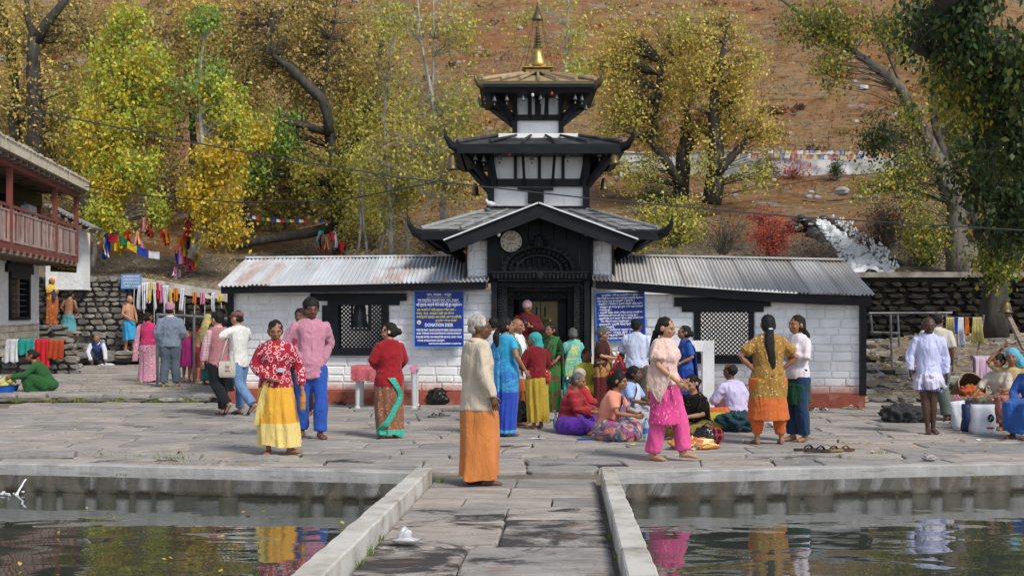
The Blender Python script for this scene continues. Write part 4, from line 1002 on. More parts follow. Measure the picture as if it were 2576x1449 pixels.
s1, w, h = sign(1043, 733, 1166, 872, 21.93, 0, [
 ('दान, उपहार - चन्दा', .5, .06, .5, .062, Lw), ('यस मन्दिरमा चढाउने नगद, दान, उपहार', .48, .16, .84, .055, Lw), ('यही तुम्बाई अम्दानी बोटी रसिद लिनु हुन अनुरोध छ।', .5, .245, .93, .062, Lw),
 ('इस मन्दिर के लिए प्रदान किया जाने –', .45, .335, .8, .055, Ly), ('नगद, दान, उपहार यहीं पर देकर', .42, .4, .78, .055, Ly), ('रजिस्टरमें चढाईए और रसिद अवश्य लिजिए', .5, .465, .92, .055, Ly), ('मुक्तिनाथ विकास समिति', .64, .53, .45, .045, Ly),
 ('DONATION DESK', .50, .61, .58, .085, Lw), ('VISITOR MAY HAVE DONATE HERE CASH,GOODS', .5, .70, .93, .05, Lw), ('AND THINGS FOR MUKTINATH DEVELOPMENT', .5, .76, .92, .05, Lw), ('PLEASE INTER ON REGISTER BOOK AND TAKE', .5, .825, .93, .05, Lw), ('YOUR DONATION RECEIPT.', .34, .89, .57, .05, Lw), ('MUKTINATH DEVELOPMENT COMMITTEE', .62, .945, .66, .034, Lw)],
 'donation_sign', 'blue painted donation desk sign left of the temple door', M['blue'], M['bluedge'], None)
b = MB(); disc(b, .038, .036, -.014, -.018); link('emblem', b.mesh('emblem', M['cream']), s1, (-.41*w, 0, -.06*h)); b = MB(); disc(b, .018, .016, -.018, -.021); link('emblem', b.mesh('emblem', mat('orange_ink', (.6,.25,.05), bump=0)), s1, (-.41*w, 0, -.06*h))
b = MB()
for z, ww in ((.39, .5), (.302, .86)): b.box((0, -.0145, z * h), (ww * w, .001, .006))
link('underline', b.mesh('underline', Lw), s1, (0,0,0))
rows2 = [('मुक्तिनाथ विकास समितिको अनुरोध :-', .52, .055, .78), ('तीर्थयात्री तथा दर्शनार्थी महानुभावहरुलाई देहायका', .5, .115, .94), ('कुरा पालना गर्न हुन हार्दिक अनुरोध छ ।', .42, .175, .76), ('- मन्दिरको शिवालयका पुजारी मन्दिर भित्र प्रवेश', .5, .235, .93), ('नगर्नुहुन र हुने नपार्न हुन, पुजा आजा गर्दा सावधानि', .52, .295, .9), ('अपनाउनु हुन ।', .2, .355, .25), ('- मन्दिर भित्र फोटो खिच्न सख्त मनाही छ', .5, .415, .9), ('परिवारलाई सो जानकारी दर्शन गराउनु हुन ।', .46, .475, .8), ('- सुर्तिजन्य तथा पदार्थ सेवन निषेध गरिएको छ', .5, .535, .93), ('यस विषयको पालना गर्नुहोस् हुन ।', .4, .595, .6), ('- पुरातात्विक दृष्टिले महत्वपूर्ण मन्दिर', .45, .655, .85), ('सफाई राख्नुहोस्', .22, .71, .3), ('- मन्दिर परिसरमा जुत्ता नलगाई', .45, .77, .8), ('प्रवेश गर्नु हुन ।', .4, .825, .6), ('धन्यवाद', .4, .88, .6), ('PLEASE NO PHOTO', .52, .945, .62)]
sign(1499, 736, 1622, 857, 21.88, R(-1.6), [(t, fx, fy, fw, .05, Lw) for t, fx, fy, fw in rows2], 'request_sign', 'blue sign of white script lines right of the temple door', M['blue'], M['bluedge'], None)
sign(305, 690, 355, 726, 36.9, R(0), [('मुक्तिनाथ धारा', .5, .15, .8, .12, Lw), ('पवित्र स्थल दर्शन', .5, .38, .85, .12, Lw), ('श्री मुक्ति नारायण', .5, .6, .85, .12, Lw), ('धारा १०८', .5, .82, .7, .12, Lw)], 'faded_sign', 'small faded blue sign at the left end of the spout wall', M['paleblue'], M['bluedge'], None)
sign(128, 664, 192, 684, 33.2, R(3), [('मुक्तिनाथ', .5, .25, .8, .35, Ly), ('ॐ नमो नारायण', .6, .62, .7, .35, Ly)], 'board_sign', 'dark board with yellow script below the balcony', mat('brown_board', (.06,.045,.02), bump=.1), M['black'], None)
# ================================================================== VEGETATION
rng = np.random.default_rng(11); LB = 1.5
def leaf_arrays(C, size, droop=.5, asp=.62):
    n = len(C); s = size * (.5 + rng.random(n) ** 1.5 * .95)[:, None]
    ax = rng.normal(size=(n, 3)); ax[:, 2] -= droop * 2; ax /= np.linalg.norm(ax, axis=1)[:, None]
    r = rng.normal(size=(n, 3)); sd = np.cross(ax, r); sd /= np.linalg.norm(sd, axis=1)[:, None]; nn = np.cross(ax, sd)
    v = np.empty((n, 4, 3)); v[:, 0] = C; v[:, 1] = C + ax*s*.45 + sd*s*asp*.5 + nn*s*.08; v[:, 2] = C + ax*s; v[:, 3] = C + ax*s*.45 - sd*s*asp*.5 + nn*s*.08
    return v.reshape(-1, 3)
def leaf_mesh(name, V, cols, m):
    n = len(V) // 4; me = bpy.data.meshes.new(name); me.vertices.add(n*4); me.loops.add(n*4); me.polygons.add(n)
    me.vertices.foreach_set('co', V.astype(np.float32).ravel()); me.loops.foreach_set('vertex_index', np.arange(n*4, dtype=np.int32))
    me.polygons.foreach_set('loop_start', np.arange(0, n*4, 4, dtype=np.int32)); me.polygons.foreach_set('loop_total', np.full(n, 4, dtype=np.int32))
    at = me.attributes.new('Col', 'FLOAT_COLOR', 'FACE'); cc = np.ones((n, 4), dtype=np.float32); cc[:, :3] = np.clip(cols, .004, .9); at.data.foreach_set('color', cc.ravel())
    me.materials.append(m); me.update(); me.validate(); return me
PAL = dict(
 yg=[(.40,.44,.05),(.30,.40,.06),(.55,.46,.05),(.46,.50,.09),(.50,.36,.04)], gr=[(.16,.27,.05),(.10,.20,.05),(.24,.33,.07),(.33,.33,.06)],
 yel=[(.62,.45,.04),(.55,.38,.03),(.48,.42,.06),(.40,.28,.03)], br=[(.33,.24,.07),(.25,.17,.05),(.40,.30,.09),(.30,.27,.09),(.15,.10,.035)],
 go=[(.48,.36,.07),(.38,.28,.06),(.55,.44,.12),(.35,.33,.09),(.25,.17,.05)], ol=[(.30,.31,.06),(.38,.36,.08),(.20,.19,.05),(.46,.38,.07)],
 dk=[(.035,.065,.02),(.055,.10,.03),(.03,.045,.015),(.10,.11,.025),(.08,.13,.045)], dky=[(.22,.22,.03),(.12,.15,.03),(.35,.28,.04),(.06,.09,.02)],
 red=[(.42,.06,.04),(.33,.045,.04),(.50,.12,.07),(.25,.06,.04)], gb=[(.12,.09,.065),(.18,.14,.10),(.09,.075,.055),(.22,.12,.08)],
 litter=[(.42,.32,.20),(.30,.20,.11),(.50,.42,.28),(.22,.13,.07),(.45,.30,.10)], hay=[(.27,.16,.075),(.22,.12,.055),(.30,.21,.11),(.19,.085,.05),(.15,.12,.055)])
def palcol(pal, n, k=None):
    A = np.array(PAL[pal]); i = rng.integers(0, len(A), n)
    if k is not None: i = np.where(rng.random(n) < .55, k, i)
    return A[i] * rng.uniform(.78, 1.2, n)[:, None] * (1 if pal in ('dk', 'gb') else 1.22 if pal in ('yg', 'yel') else LB)
def nearest_on(paths, p):
    best = None
    for pts in paths:
        for q in pts:
            dz = p.z - q.z; d = (p - q).length + (1.5 if dz < .15 else 0)
            if best is None or d < best[0]: best = (d, q)
    return best[1]
def tree(name, label, paths, blobs, lsize=.12, bark='bark', group=None, cl_r=.42, per=34, leaves_sep=0, droop=.5, twigs=True, twr=.012, gapn=0.0, cat='tree', dens=1.3):
    """paths: list of [(x, y, Y, radius)...] branches; the first is the trunk. blobs: (x, y, rx, ry, Y, rY, clusters, palette)"""
    p0 = P(*paths[0][0][:3]); t = thing(name, label, cat, p0, group)
    W3 = []
    for i, pa in enumerate(paths):
        pts = []; rad = []
        for j in range(len(pa)):
            a = P(*pa[j][:3]); pts.append(a); rad.append(pa[j][3])
            if j < len(pa) - 1:
                d = P(*pa[j+1][:3]); L = (d - a).length; nsub = max(1, int(L / .45))
                for q in range(1, nsub):
                    s = q / nsub; pts.append(a.lerp(d, s) + Vector((U(-1,1), U(-1,1), U(-.3,.3))) * min(.05, pa[j][3] * .35)); rad.append(lerp(pa[j][3], pa[j+1][3], s) * U(.93, 1.08))
        part(MB().tube(pts, rad, 10 if pa[0][3] > .06 else 6), 'trunk' if i == 0 else 'limb', M[bark], t, smooth=True); W3.append(pts)
    C = []; K = []; tw = MB()
    for (x, y, rx, ry, Y, rY, ncl, pal) in blobs:
        c = P(x, y, Y); sx, sz = rx * Y / F, ry * Y / F; ncl = int(ncl * dens); got = 0; tries = 0; subs = []
        while got < ncl and tries < ncl * 8:
            tries += 1
            v = rng.normal(size=3); v /= np.linalg.norm(v); v *= rng.random() ** (1/2.4)
            p = Vector((c.x + v[0]*sx, c.y + v[1]*rY, c.z + v[2]*sz))
            if noise.noise(p * .75) < -.12 + gapn: continue
            got += 1; subs.append(p)
            n = int(per * rng.uniform(.5, 1.5)); kk = rng.integers(0, len(PAL[pal])); rr = cl_r * rng.uniform(.6, 1.3)
            q = rng.normal(size=(n, 3)) * (rr * .5, rr * .5, rr * .6) + np.array(p); C.append(q); K.append(palcol(pal, n, kk) * rng.uniform(.85, 1.12))
            if twigs:
                o = nearest_on(W3, p)
                if (o - p).length < 3.6:
                    m_ = o.lerp(p, .55) + Vector((U(-.2,.2), U(-.2,.2), U(0,.3))) ; rr0 = min(twr * (.7 + (o-p).length * .35), .03)
                    tw.tube([o, o.lerp(m_, .5) + Vector((U(-.06,.06), 0, U(-.05,.05))), m_, p, p + Vector((U(-.25,.25), U(-.2,.2), U(-.1,.35)))], [rr0, rr0*.8, rr0*.6, rr0*.35, .003], 4)
    if tw.v: part(tw, 'branch', M[bark], t, kind='stuff')
    C = np.concatenate(C); K = np.concatenate(K)
    if leaves_sep:
        idx = np.argsort(C[:, 1])[:leaves_sep]; lm = []
        for pc in PAL['dk'] + PAL['dky'][:2]:
            V = np.array([[0,0,0],[.31,.08,-.35],[.27,.03,-.7],[0,0,-1.08],[-.27,.03,-.7],[-.31,.08,-.35]])
            me = bpy.data.meshes.new('leaf'); me.from_pydata([tuple(v * lsize) for v in V], [], [(0,1,2,3),(0,3,4,5)]); at = me.attributes.new('Col', 'FLOAT_COLOR', 'FACE'); at.data.foreach_set('color', list(pc) + [1] + list(pc) + [1]); me.materials.append(M['leaf']); lm.append(me)
        for i in idx:
            o = bpy.data.objects.new('leaf', lm[int(rng.integers(0, len(lm)))]); COL.objects.link(o); o.parent = t; o.location = Vector(C[i]) - p0; o.rotation_euler = (U(-.6,.6), U(-.7,.7), U(-3,3)); s = U(.8, 1.25); o.scale = (s, s, s)
        keep = np.ones(len(C), bool); keep[idx] = False; C = C[keep]; K = K[keep]
    o = link('crown', leaf_mesh('crown', leaf_arrays(C, lsize, droop), K, M['leaf']), t); o['kind'] = 'stuff'
    return t
# --- grove on the left
tree('willow_tree', 'old dark trunked willow at the far left behind the balcony house', [[(88,440,41,.30),(90,300,41,.26),(84,190,41,.24),(88,95,41,.22)], [(88,110,41,.2),(115,62,41,.17),(150,20,41,.13),(185,-30,41,.1)], [(88,110,41,.14),(70,50,41.3,.1),(60,-40,41.5,.07)], [(40,430,42,.2),(35,200,42,.16),(10,60,42,.17),(-10,-30,42,.12)]],
     [(60,60,120,110,41.5,1.6,60,'go'), (110,250,130,140,41.5,1.6,80,'go'), (60,400,110,90,41,1.2,36,'br'), (180,80,110,110,42,1.4,50,'br'), (190,330,70,120,42,1,34,'ol')], bark='darkbark')
tree('willow_tree', 'bare forked willow trunk between the balcony house and the yellow poplar', [[(205,560,43,.22),(215,400,43,.18),(230,300,43,.15),(250,160,43,.1)], [(140,500,43,.2),(128,380,43,.18),(118,300,43,.12)]],
     [(250,60,110,100,44,1.2,40,'br'), (180,440,90,80,43.5,1.2,40,'ol'), (420,80,90,110,44,1.2,44,'br')], bark='darkbark')
tree('poplar_tree', 'bright yellow green poplar with a pointed crown at left', [[(232,672,38.3,.09),(250,560,38.3,.08),(285,420,38.3,.07),(316,260,38.3,.05),(330,50,38.3,.02)], [(262,668,38.6,.09),(280,560,38.6,.075),(296,440,38.6,.06),(318,300,38.6,.04)]],
     [(325,70,55,65,38.3,.6,44,'yg'), (325,175,105,90,38.3,1.1,110,'yg'), (300,300,135,95,38.3,1.2,120,'yg'), (240,340,90,90,38.2,1,50,'yel'), (290,420,135,70,38.3,1.1,90,'yg'), (290,465,50,45,38,.5,30,'yel'), (320,535,115,45,38.1,.8,60,'yg')], bark='palebark', cl_r=.36, per=36, lsize=.125)
tree('poplar_tree', 'slender poplar with a bare grey stem and yellow lower leaves', [[(478,650,37.8,.11),(498,590,37.8,.10),(510,440,37.8,.085),(505,300,37.8,.065),(500,200,37.8,.05),(520,60,37.8,.02)]],
     [(530,90,45,60,37.8,.5,26,'gr'), (500,230,75,90,37.9,.8,34,'gr'), (560,250,60,90,38,.8,44,'yg'), (575,340,60,80,37.8,.8,50,'yg'), (560,395,75,45,37.6,.7,44,'yel'), (530,480,85,55,37.6,.9,70,'yel'), (560,560,75,40,37.5,.6,34,'yel'), (630,330,60,50,38,.6,24,'yel')], bark='palebark', cl_r=.36, per=34, lsize=.125)
tree('willow_tree', 'large rusty willow with a thick broken limb leaning left', [[(850,640,41,.19),(845,520,41,.18),(838,420,41,.18),(829,332,41,.18)], [(829,335,40.6,.16),(824,290,40.6,.17),(812,252,40.6,.18),(770,212,40.6,.17),(730,172,40.5,.15),(712,160,40.5,.10),(688,140,40.5,.07)], [(829,332,40.8,.17),(795,326,40.6,.13),(760,316,40.6,.12),(725,310,40.5,.09),(706,300,40.5,.06)], [(812,255,41,.07),(818,180,41.2,.05),(842,60,41.4,.035),(850,-20,41.5,.02)], [(840,420,41.2,.14),(900,330,41.4,.1),(930,300,41.5,.06)]],
     [(720,80,95,85,41.6,1.3,62,'br'), (840,70,100,90,42,1.3,60,'br'), (740,210,90,80,41.8,1.2,52,'br'), (880,220,100,110,41.8,1.2,74,'br'), (930,300,100,110,41.4,1.2,80,'ol'), (850,440,110,100,40.3,.7,120,'ol'), (880,560,80,70,40,.7,50,'ol'), (640,420,60,70,41,.9,34,'gr'), (700,340,75,60,41,.9,44,'gr'), (730,470,110,70,41.5,1,54,'br'), (900,530,90,70,41.5,1,44,'ol'), (640,140,50,90,42,.8,24,'br')], bark='darkbark', lsize=.12)
tree('willow_tree', 'dark low branch stub of an old willow high on the left slope', [[(690,90,45,.2),(682,60,45,.18),(690,40,45,.12),(720,22,45,.1),(748,8,45,.07)]],
     [(660,30,70,60,45.4,1,30,'br'), (600,120,60,90,45,1,30,'br'), (770,20,70,50,45.4,1,28,'br'), (560,40,70,60,45,1,26,'go')], bark='darkbark')
tree('poplar_tree', 'tall thin poplar with a white stem left of the pagoda', [[(1120,560,36,.13),(1112,500,36,.12),(1118,450,36,.10),(1104,395,36,.09),(1094,300,36,.075),(1082,220,36,.055),(1060,110,36,.04),(1050,-20,36,.02)], [(1098,330,36,.05),(1088,230,36.2,.04),(1092,100,36.3,.03),(1090,-20,36.4,.02)], [(1118,470,35.8,.05),(1085,500,35.8,.03),(1040,590,35.8,.015)]],
     [(1010,60,75,70,36.2,1,30,'ol'), (1150,90,70,90,36.2,1,36,'ol'), (1020,220,70,90,36.2,1,28,'ol'), (1160,250,60,80,36,1,40,'ol'), (1130,350,90,70,36,1,60,'ol'), (1080,430,110,60,36,1,70,'ol'), (1150,460,80,60,35.8,.8,46,'br'), (990,380,60,60,36,.9,30,'br')], bark='palebark', per=26, cl_r=.5, lsize=.10)
tree('poplar_tree', 'thin leafy poplar between the rusty willow and the white stem', [[(985,640,37,.07),(980,480,37,.06),(965,300,37,.045),(985,120,37,.03),(975,-20,37,.015)]],
     [(960,60,60,80,37,.9,26,'ol'), (950,400,60,80,37,.8,44,'ol'), (1000,500,70,60,37,.8,40,'ol'), (950,180,50,60,37,.8,22,'br')], bark='palebark', per=26, lsize=.10)
for i, (x, y0, y1, lean, lb) in enumerate(((900, 640, 470, 8, 'thin bare sapling behind the left wing roof, nearest its rusty willow'), (925, 645, 420, -12, 'taller bare sapling rising behind the left wing roof'), (955, 650, 500, 15, 'short leaning sapling behind the left wing roof'), (1028, 645, 480, -6, 'bare sapling just left of the pagoda roof corner'))):
    tree('sapling', lb, [[(x, y0, 37.5, .045), (x + lean, (y0+y1)/2, 37.5, .035), (x + lean*.4, y1, 37.5, .015)]], [(x + lean, y1 + 20, 40, 50, 37.5, .5, 10, 'ol')], bark='palebark', per=16, lsize=.09)
for i, (x, y, yb, lb) in enumerate(((60, 330, 620, 'dim rusty tree at the left behind the dark trunks'), (230, 300, 600, 'dim rusty tree behind the bright pointed poplar'), (400, 330, 600, 'brownish tree between the two yellow poplars'), (480, 130, 590, 'tall rusty tree topping the slender poplar'), (620, 260, 590, 'rusty tree between the slender poplar and the broken willow'), (700, 420, 610, 'low rusty tree behind the forked limb'), (860, 300, 610, 'ochre tree just behind the broken willow trunk'), (1000, 440, 620, 'low olive tree behind the bare saplings'), (960, 160, 600, 'thin ochre tree behind the bare saplings'))):
    pal = ('br','ol','br','go','br','ol','go','ol','ol')[i]; n_ = (90,90,100,90,100,90,70,70,30)[i]
    tree('grove_tree', lb, [[(x, yb, 46, .16), (x+8, (y+yb)/2, 46, .13), (x-6, y, 46, .10), (x+4, y-90, 46, .04)]], [(x, y, 90, 110, 46, 1.6, n_, pal), (x+20, y+120, 85, 60, 45.5, 1.2, n_//2, 'br'), (x-20, y-90, 70, 60, 46, 1.2, n_//3, pal)], bark='darkbark', per=34, cl_r=.55, lsize=.125, group='crowded trees of the grove behind')
# --- behind and right of the pagoda
tree('poplar_tree', 'yellow green poplar right behind the top of the pagoda', [[(1400,480,35,.08),(1405,300,35,.06),(1425,150,35,.04),(1430,-20,35,.02)]],
     [(1440,60,45,80,35,.7,16,'ol'), (1440,210,60,70,35,.8,34,'yg'), (1330,60,50,60,36,.7,12,'ol'), (1310,400,60,40,35,.6,10,'ol'), (1400,20,40,40,35,.6,8,'ol')], bark='palebark', per=24, cl_r=.4, lsize=.10, twr=.008)
tree('willow_tree', 'golden willow with two stout trunks right of the pagoda', [[(1712,500,43.5,.30),(1718,420,43.5,.27),(1724,356,43.5,.2),(1728,290,43.5,.14)], [(1712,470,43.3,.18),(1680,410,43.2,.15),(1642,362,43.2,.13),(1645,310,43.2,.11)], [(1645,300,43.2,.1),(1660,190,43.2,.1),(1668,160,43.2,.09),(1690,138,43.2,.06),(1712,142,43.2,.03)], [(1722,390,43.6,.14),(1745,360,43.6,.11),(1760,300,43.6,.08)]],
     [(1530,170,50,130,43.5,1.2,50,'go'), (1620,60,60,50,43.5,1,26,'go'), (1700,120,60,70,43.6,1,36,'go'), (1560,110,60,80,43.5,1.2,50,'go'), (1600,220,85,110,43.5,1.3,96,'go'), (1560,330,70,80,43.3,1.2,50,'ol'), (1690,240,75,90,43.6,1.3,84,'go'), (1640,360,75,50,43.4,1.2,40,'go'), (1600,420,70,50,43,1.1,40,'ol')], bark='darkbark', per=34, cl_r=.5, lsize=.105, dens=1.1, gapn=.14)
tree('willow_tree', 'golden willow with a gnarled top, nearer the white hillside wall', [[(1790,512,42.5,.34),(1800,430,42.5,.31),(1802,365,42.5,.27),(1795,300,42.5,.19),(1800,220,42.5,.15),(1818,140,42.5,.13),(1822,110,42.5,.05),(1836,30,42.5,.03)], [(1800,440,42.3,.16),(1845,390,42.3,.14),(1880,352,42.3,.11),(1875,335,42.3,.05)], [(1800,240,42.6,.07),(1850,310,42.6,.05),(1905,305,42.6,.02)]],
     [(1900,200,60,80,42.6,1,40,'go'), (1760,160,60,90,42.6,1,50,'go'), (1820,90,70,60,42.6,1,36,'go'), (1800,190,95,90,42.6,1.3,84,'go'), (1860,290,95,70,42.6,1.2,70,'go'), (1760,310,70,60,42.5,1.2,50,'go'), (1800,420,60,40,42.3,1,20,'ol'), (1930,320,50,50,42.6,.9,20,'go'), (1740,80,60,60,43,1,24,'ol'), (1890,420,60,50,42,1,26,'ol')], bark='darkbark', per=34, cl_r=.5, lsize=.105, dens=1.1, gapn=.14)
# --- right: leaning tree, dark near tree
tree('willow_tree', 'leaning dark willow whose pale limb reaches up left over the hillside', [[(2408,700,34.9,.33),(2406,600,34.9,.30),(2407,515,34.9,.28),(2370,435,34.9,.27),(2320,328,34.9,.21),(2266,225,34.9,.16),(2182,155,34.9,.12),(2079,84,34.9,.08),(1962,-4,34.9,.05)], [(2390,450,35,.15),(2372,380,35,.13),(2350,300,35,.11),(2350,200,35,.08)], [(2270,225,35,.04),(2200,60,35,.03),(2190,-20,35,.02)], [(2408,690,34.9,.20),(2404,620,34.9,.17),(2398,560,34.9,.14)]],
     [(2040,60,70,60,34.6,.9,34,'dky'), (2130,60,70,70,34.6,.9,50,'dky'), (2100,170,60,50,34.6,.8,24,'dky'), (2250,90,60,70,34.9,1,40,'dky'), (2270,300,50,60,34.9,.9,24,'dky'), (2210,330,45,50,34.4,.7,30,'dk'), (2380,200,60,120,34.9,1,50,'dky'), (2450,330,60,120,35.2,1,60,'dky'), (2290,420,60,50,34.6,.8,40,'dky'), (2220,480,70,40,34.6,.8,24,'ol'), (2330,560,60,90,34.7,.8,50,'dky')], bark='bark', per=32, cl_r=.4, lsize=.10)
tree('birch_tree', 'yellow leaved tree behind the dark canopy at far right', [[(2500,700,38,.12),(2490,500,38,.10),(2480,300,38,.06)], [(2560,700,38.4,.1),(2555,450,38.4,.07),(2550,250,38.4,.04)]],
     [(2440,330,80,110,38,1,80,'dky'), (2520,420,80,120,38,1,80,'ol'), (2450,520,70,60,38,1,44,'dky'), (2540,240,60,70,38,1,30,'dky')], bark='palebark', per=30, lsize=.11)
tree('willow_tree', 'big dark leaved tree overhanging the right edge with a massive limb', [[(2502,850,25,.30),(2505,720,25,.25),(2500,640,25,.20),(2520,560,25,.2),(2590,470,25,.22),(2660,330,24.5,.26)], [(2590,470,25,.22),(2630,400,23.5,.24),(2630,330,21.5,.23),(2576,262,20,.22),(2490,150,19,.2),(2420,60,18.5,.19),(2370,-20,18,.17),(2300,-160,17.5,.12)], [(2500,660,25,.13),(2460,590,25,.10),(2445,520,25,.07)], [(2590,460,24,.10),(2520,300,22,.09),(2440,200,20,.07),(2300,120,18.5,.05)]],
     [(2440,60,70,90,18.5,1.2,70,'dk'), (2540,120,90,140,18.5,1.2,110,'dk'), (2440,210,60,80,19,1.1,46,'dky'), (2540,330,80,110,19.5,1.1,90,'dk'), (2560,520,80,110,22,1.1,90,'dk'), (2460,450,60,90,22,1,44,'dk'), (2330,60,50,60,19,.8,20,'dk'), (2500,640,70,50,24,.9,36,'dky')], bark='darkbark', per=30, cl_r=.34, lsize=.105, leaves_sep=290, droop=.8)
# --- shrubs
def shrub(name, label, x, y, rx, ry, Y, n, pal, lsize=.07, per=26, cl=.25, twigs=True, cat='bush'):
    c = P(x, y + ry * .9, Y); t = thing(name, label, cat, c); tw = MB(); C = []; K = []
    for i in range(n):
        v = rng.normal(size=3); v /= np.linalg.norm(v); v *= rng.random() ** .4
        p = P(x + v[0]*rx, y + v[2]*ry, Y + v[1]*.6*rx*Y/F); m = int(per * rng.uniform(.6,1.4)); C.append(rng.normal(size=(m,3)) * cl * .5 + np.array(p)); K.append(palcol(pal, m, rng.integers(0, len(PAL[pal]))))
        if twigs: tw.tube([c + Vector((U(-.1,.1), U(-.1,.1), 0)), c.lerp(p, .6) + Vector((U(-.1,.1), 0, U(0,.1))), p, p + Vector((U(-.15,.15), 0, U(0,.25)))], [.018, .012, .007, .002], 4)
    if tw.v: part(tw, 'branch', M['bark'], t, kind='stuff')
    o = link('crown', leaf_mesh('crown', leaf_arrays(np.concatenate(C), lsize, .1), np.concatenate(K), M['leaf']), t); o['kind'] = 'stuff'; return t
shrub('bush', 'crimson bush beside the top of the waterfall', 1940, 595, 50, 62, 36.2, 80, 'red', .06, 44, .35)
shrub('bush', 'small scarlet bush left of the crimson one, on the slope', 1915, 545, 34, 26, 37, 20, 'red', .06, 26)
shrub('bush', 'olive yellow bush behind the right end of the porch roof', 1690, 560, 90, 70, 36, 110, 'ol', .09, 30, .4)
shrub('bush', 'olive bush rising behind the right wing roof ridge', 1600, 590, 60, 50, 36, 50, 'ol', .09, 28, .35)
shrub('bush', 'dark round evergreen bush at the foot of the golden willows', 1655, 497, 42, 28, 42, 70, 'dk', .06, 40, .3)
shrub('bush', 'brown twiggy bush between the olive and crimson bushes', 1820, 590, 70, 55, 35.5, 44, 'gb', .07, 20, .35)
shrub('bush', 'grey brown thorn bush on the bank right of the waterfall', 2230, 570, 80, 60, 37.5, 110, 'gb', .06, 34, .35)
shrub('bush', 'low thorn bush below the grey brown one, beside the falling water', 2330, 630, 70, 55, 36, 80, 'gb', .06, 34, .35)
shrub('bush', 'dark thorn scrub left of the waterfall foot', 2050, 640, 60, 34, 35.4, 50, 'gb', .06, 30, .3)
shrub('bush', 'rusty bush against the left part of the white hillside wall', 1930, 425, 40, 26, 48.5, 30, 'gb', .09, 24, .35)
shrub('bush', 'reddish brown bush against the middle of the white hillside wall', 2000, 428, 40, 22, 48.5, 30, 'red', .08, 18, .35)
shrub('bush', 'small dark green conifer shrub in front of the white hillside wall', 2105, 425, 12, 22, 48, 26, 'dk', .07, 34, .25)
shrub('bush', 'pale yellow bush at the right end of the white hillside wall', 2230, 445, 40, 22, 48.5, 24, 'ol', .09, 22, .35)
shrub('bush', 'olive scrub bush above the spout wall near the left roof end', 720, 520, 90, 50, 42, 50, 'ol', .09, 20, .4)
shrub('bush', 'brown scrub bush above the middle of the left wing roof', 930, 590, 80, 45, 39.5, 50, 'br', .09, 20, .4)
shrub('bush', 'dry brown scrub bush just left of the pagoda roof corner', 1080, 600, 60, 40, 38, 40, 'br', .08, 20, .35)
shrub('bush', 'dark green undergrowth bush below the slender poplar', 640, 470, 60, 40, 43, 36, 'gr', .1, 24, .4)
shrub('bush', 'dim brown undergrowth bush behind the two leaning poplar stems', 380, 470, 110, 50, 44, 60, 'gb', .1, 26, .5)
shrub('bush', 'tangled dry bush left of the leaning poplar stems', 190, 600, 60, 60, 42, 50, 'br', .1, 22, .45)
shrub('bush', 'grassy tuft bush on top of the drystone wall', 385, 712, 26, 12, 37.6, 14, 'ol', .06, 16, .2)
# fallen trunk with prayer cloths above the wall
lg = thing('fallen_trunk', 'dark fallen tree trunk lying on the leafy bank', 'log', P(740, 600, 40.5))
pts = [P(600, 622, 40.2), P(640, 608, 40.3), P(700, 598, 40.4), P(770, 588, 40.6), P(835, 572, 40.8)]
part(MB().tube(pts, [.10,.15,.16,.17,.18], 10), 'trunk', M['darkbark'], lg, smooth=True)
# leaf litter on banks and terraces, grass tufts on hill, hillside stones
def scatter(n, fx, name, pal, size, label, flat=True, up=0):
    C = np.array([fx() for _ in range(n)]); V = leaf_arrays(C, size, -.2 if up else .0, .6 if not up else .22)
    if flat:
        V = V.reshape(-1, 4, 3); V[:, :, 2] = C[:, None, 2] + (V[:, :, 2] - C[:, None, 2]) * .35 + .015; V = V.reshape(-1, 3)
    elif up:
        V = V.reshape(-1, 4, 3); V[:, :, 2] = C[:, None, 2] + np.abs(V[:, :, 2] - C[:, None, 2]) * 1.0; V = V.reshape(-1, 3)
    o = link(name, leaf_mesh(name, V, palcol(pal, n), M['leaf'])); o['kind'] = 'stuff'; o['label'] = label; return o
def bank():
    x = U(-14, 12); y = wy(x) + U(.1, 4.2); t = (y - wy(x)) / 4
    return (x, y, lerp(2.5, max(2.5, h_hill(x, wy(x)+4)) + .05, min(t,1)) + .15 * noise.noise(Vector((x, min(t,1)*4, 0))) if t < 1 else h_hill(x, y)) 
scatter(9000, bank, 'fallen_leaves', 'litter', .11, 'pale dry leaves littering the earth bank')
def hillpt(a, b):
    y = U(a, b); x = U(-.5, .5) * y; return (x, y, h_hill(x, y))
scatter(16000, lambda: hillpt(38, 60), 'fallen_leaves', 'litter', .12, 'dry leaves littering the lower hillside')
scatter(42000, lambda: hillpt(46, 110), 'hill_grass', 'hay', .24, 'rusty dry grass tufts on the hillside', False, 1)
C = []; K = []
for i in range(420):
    x, y, z = hillpt(50, 118); pal = random.choice(('gb','gb','red','ol','hay','br')); n = int(U(25, 70)); r = U(.3, .9) * y / 80; C.append(np.abs(rng.normal(size=(n,3))) * (0, 0, r*.35) + rng.normal(size=(n,3)) * (r*.7, r*.5, 0) + (x, y, z)); K.append(palcol(pal, n) * (.62 if pal != 'gb' else 1))
o = link('scrub', leaf_mesh('scrub', leaf_arrays(np.concatenate(C), .22, -.3), np.concatenate(K), M['leaf'])); o['kind'] = 'stuff'; o['label'] = 'low autumn scrub dotted over the hillside'
def rt(): x = U(6.3, 14); y = U(22.6, 33.4); return (x, y, zr(x, y) + .01)
scatter(3800, rt, 'fallen_leaves', 'litter', .10, 'pale fallen leaves on the rubble terraces')
st = MB()
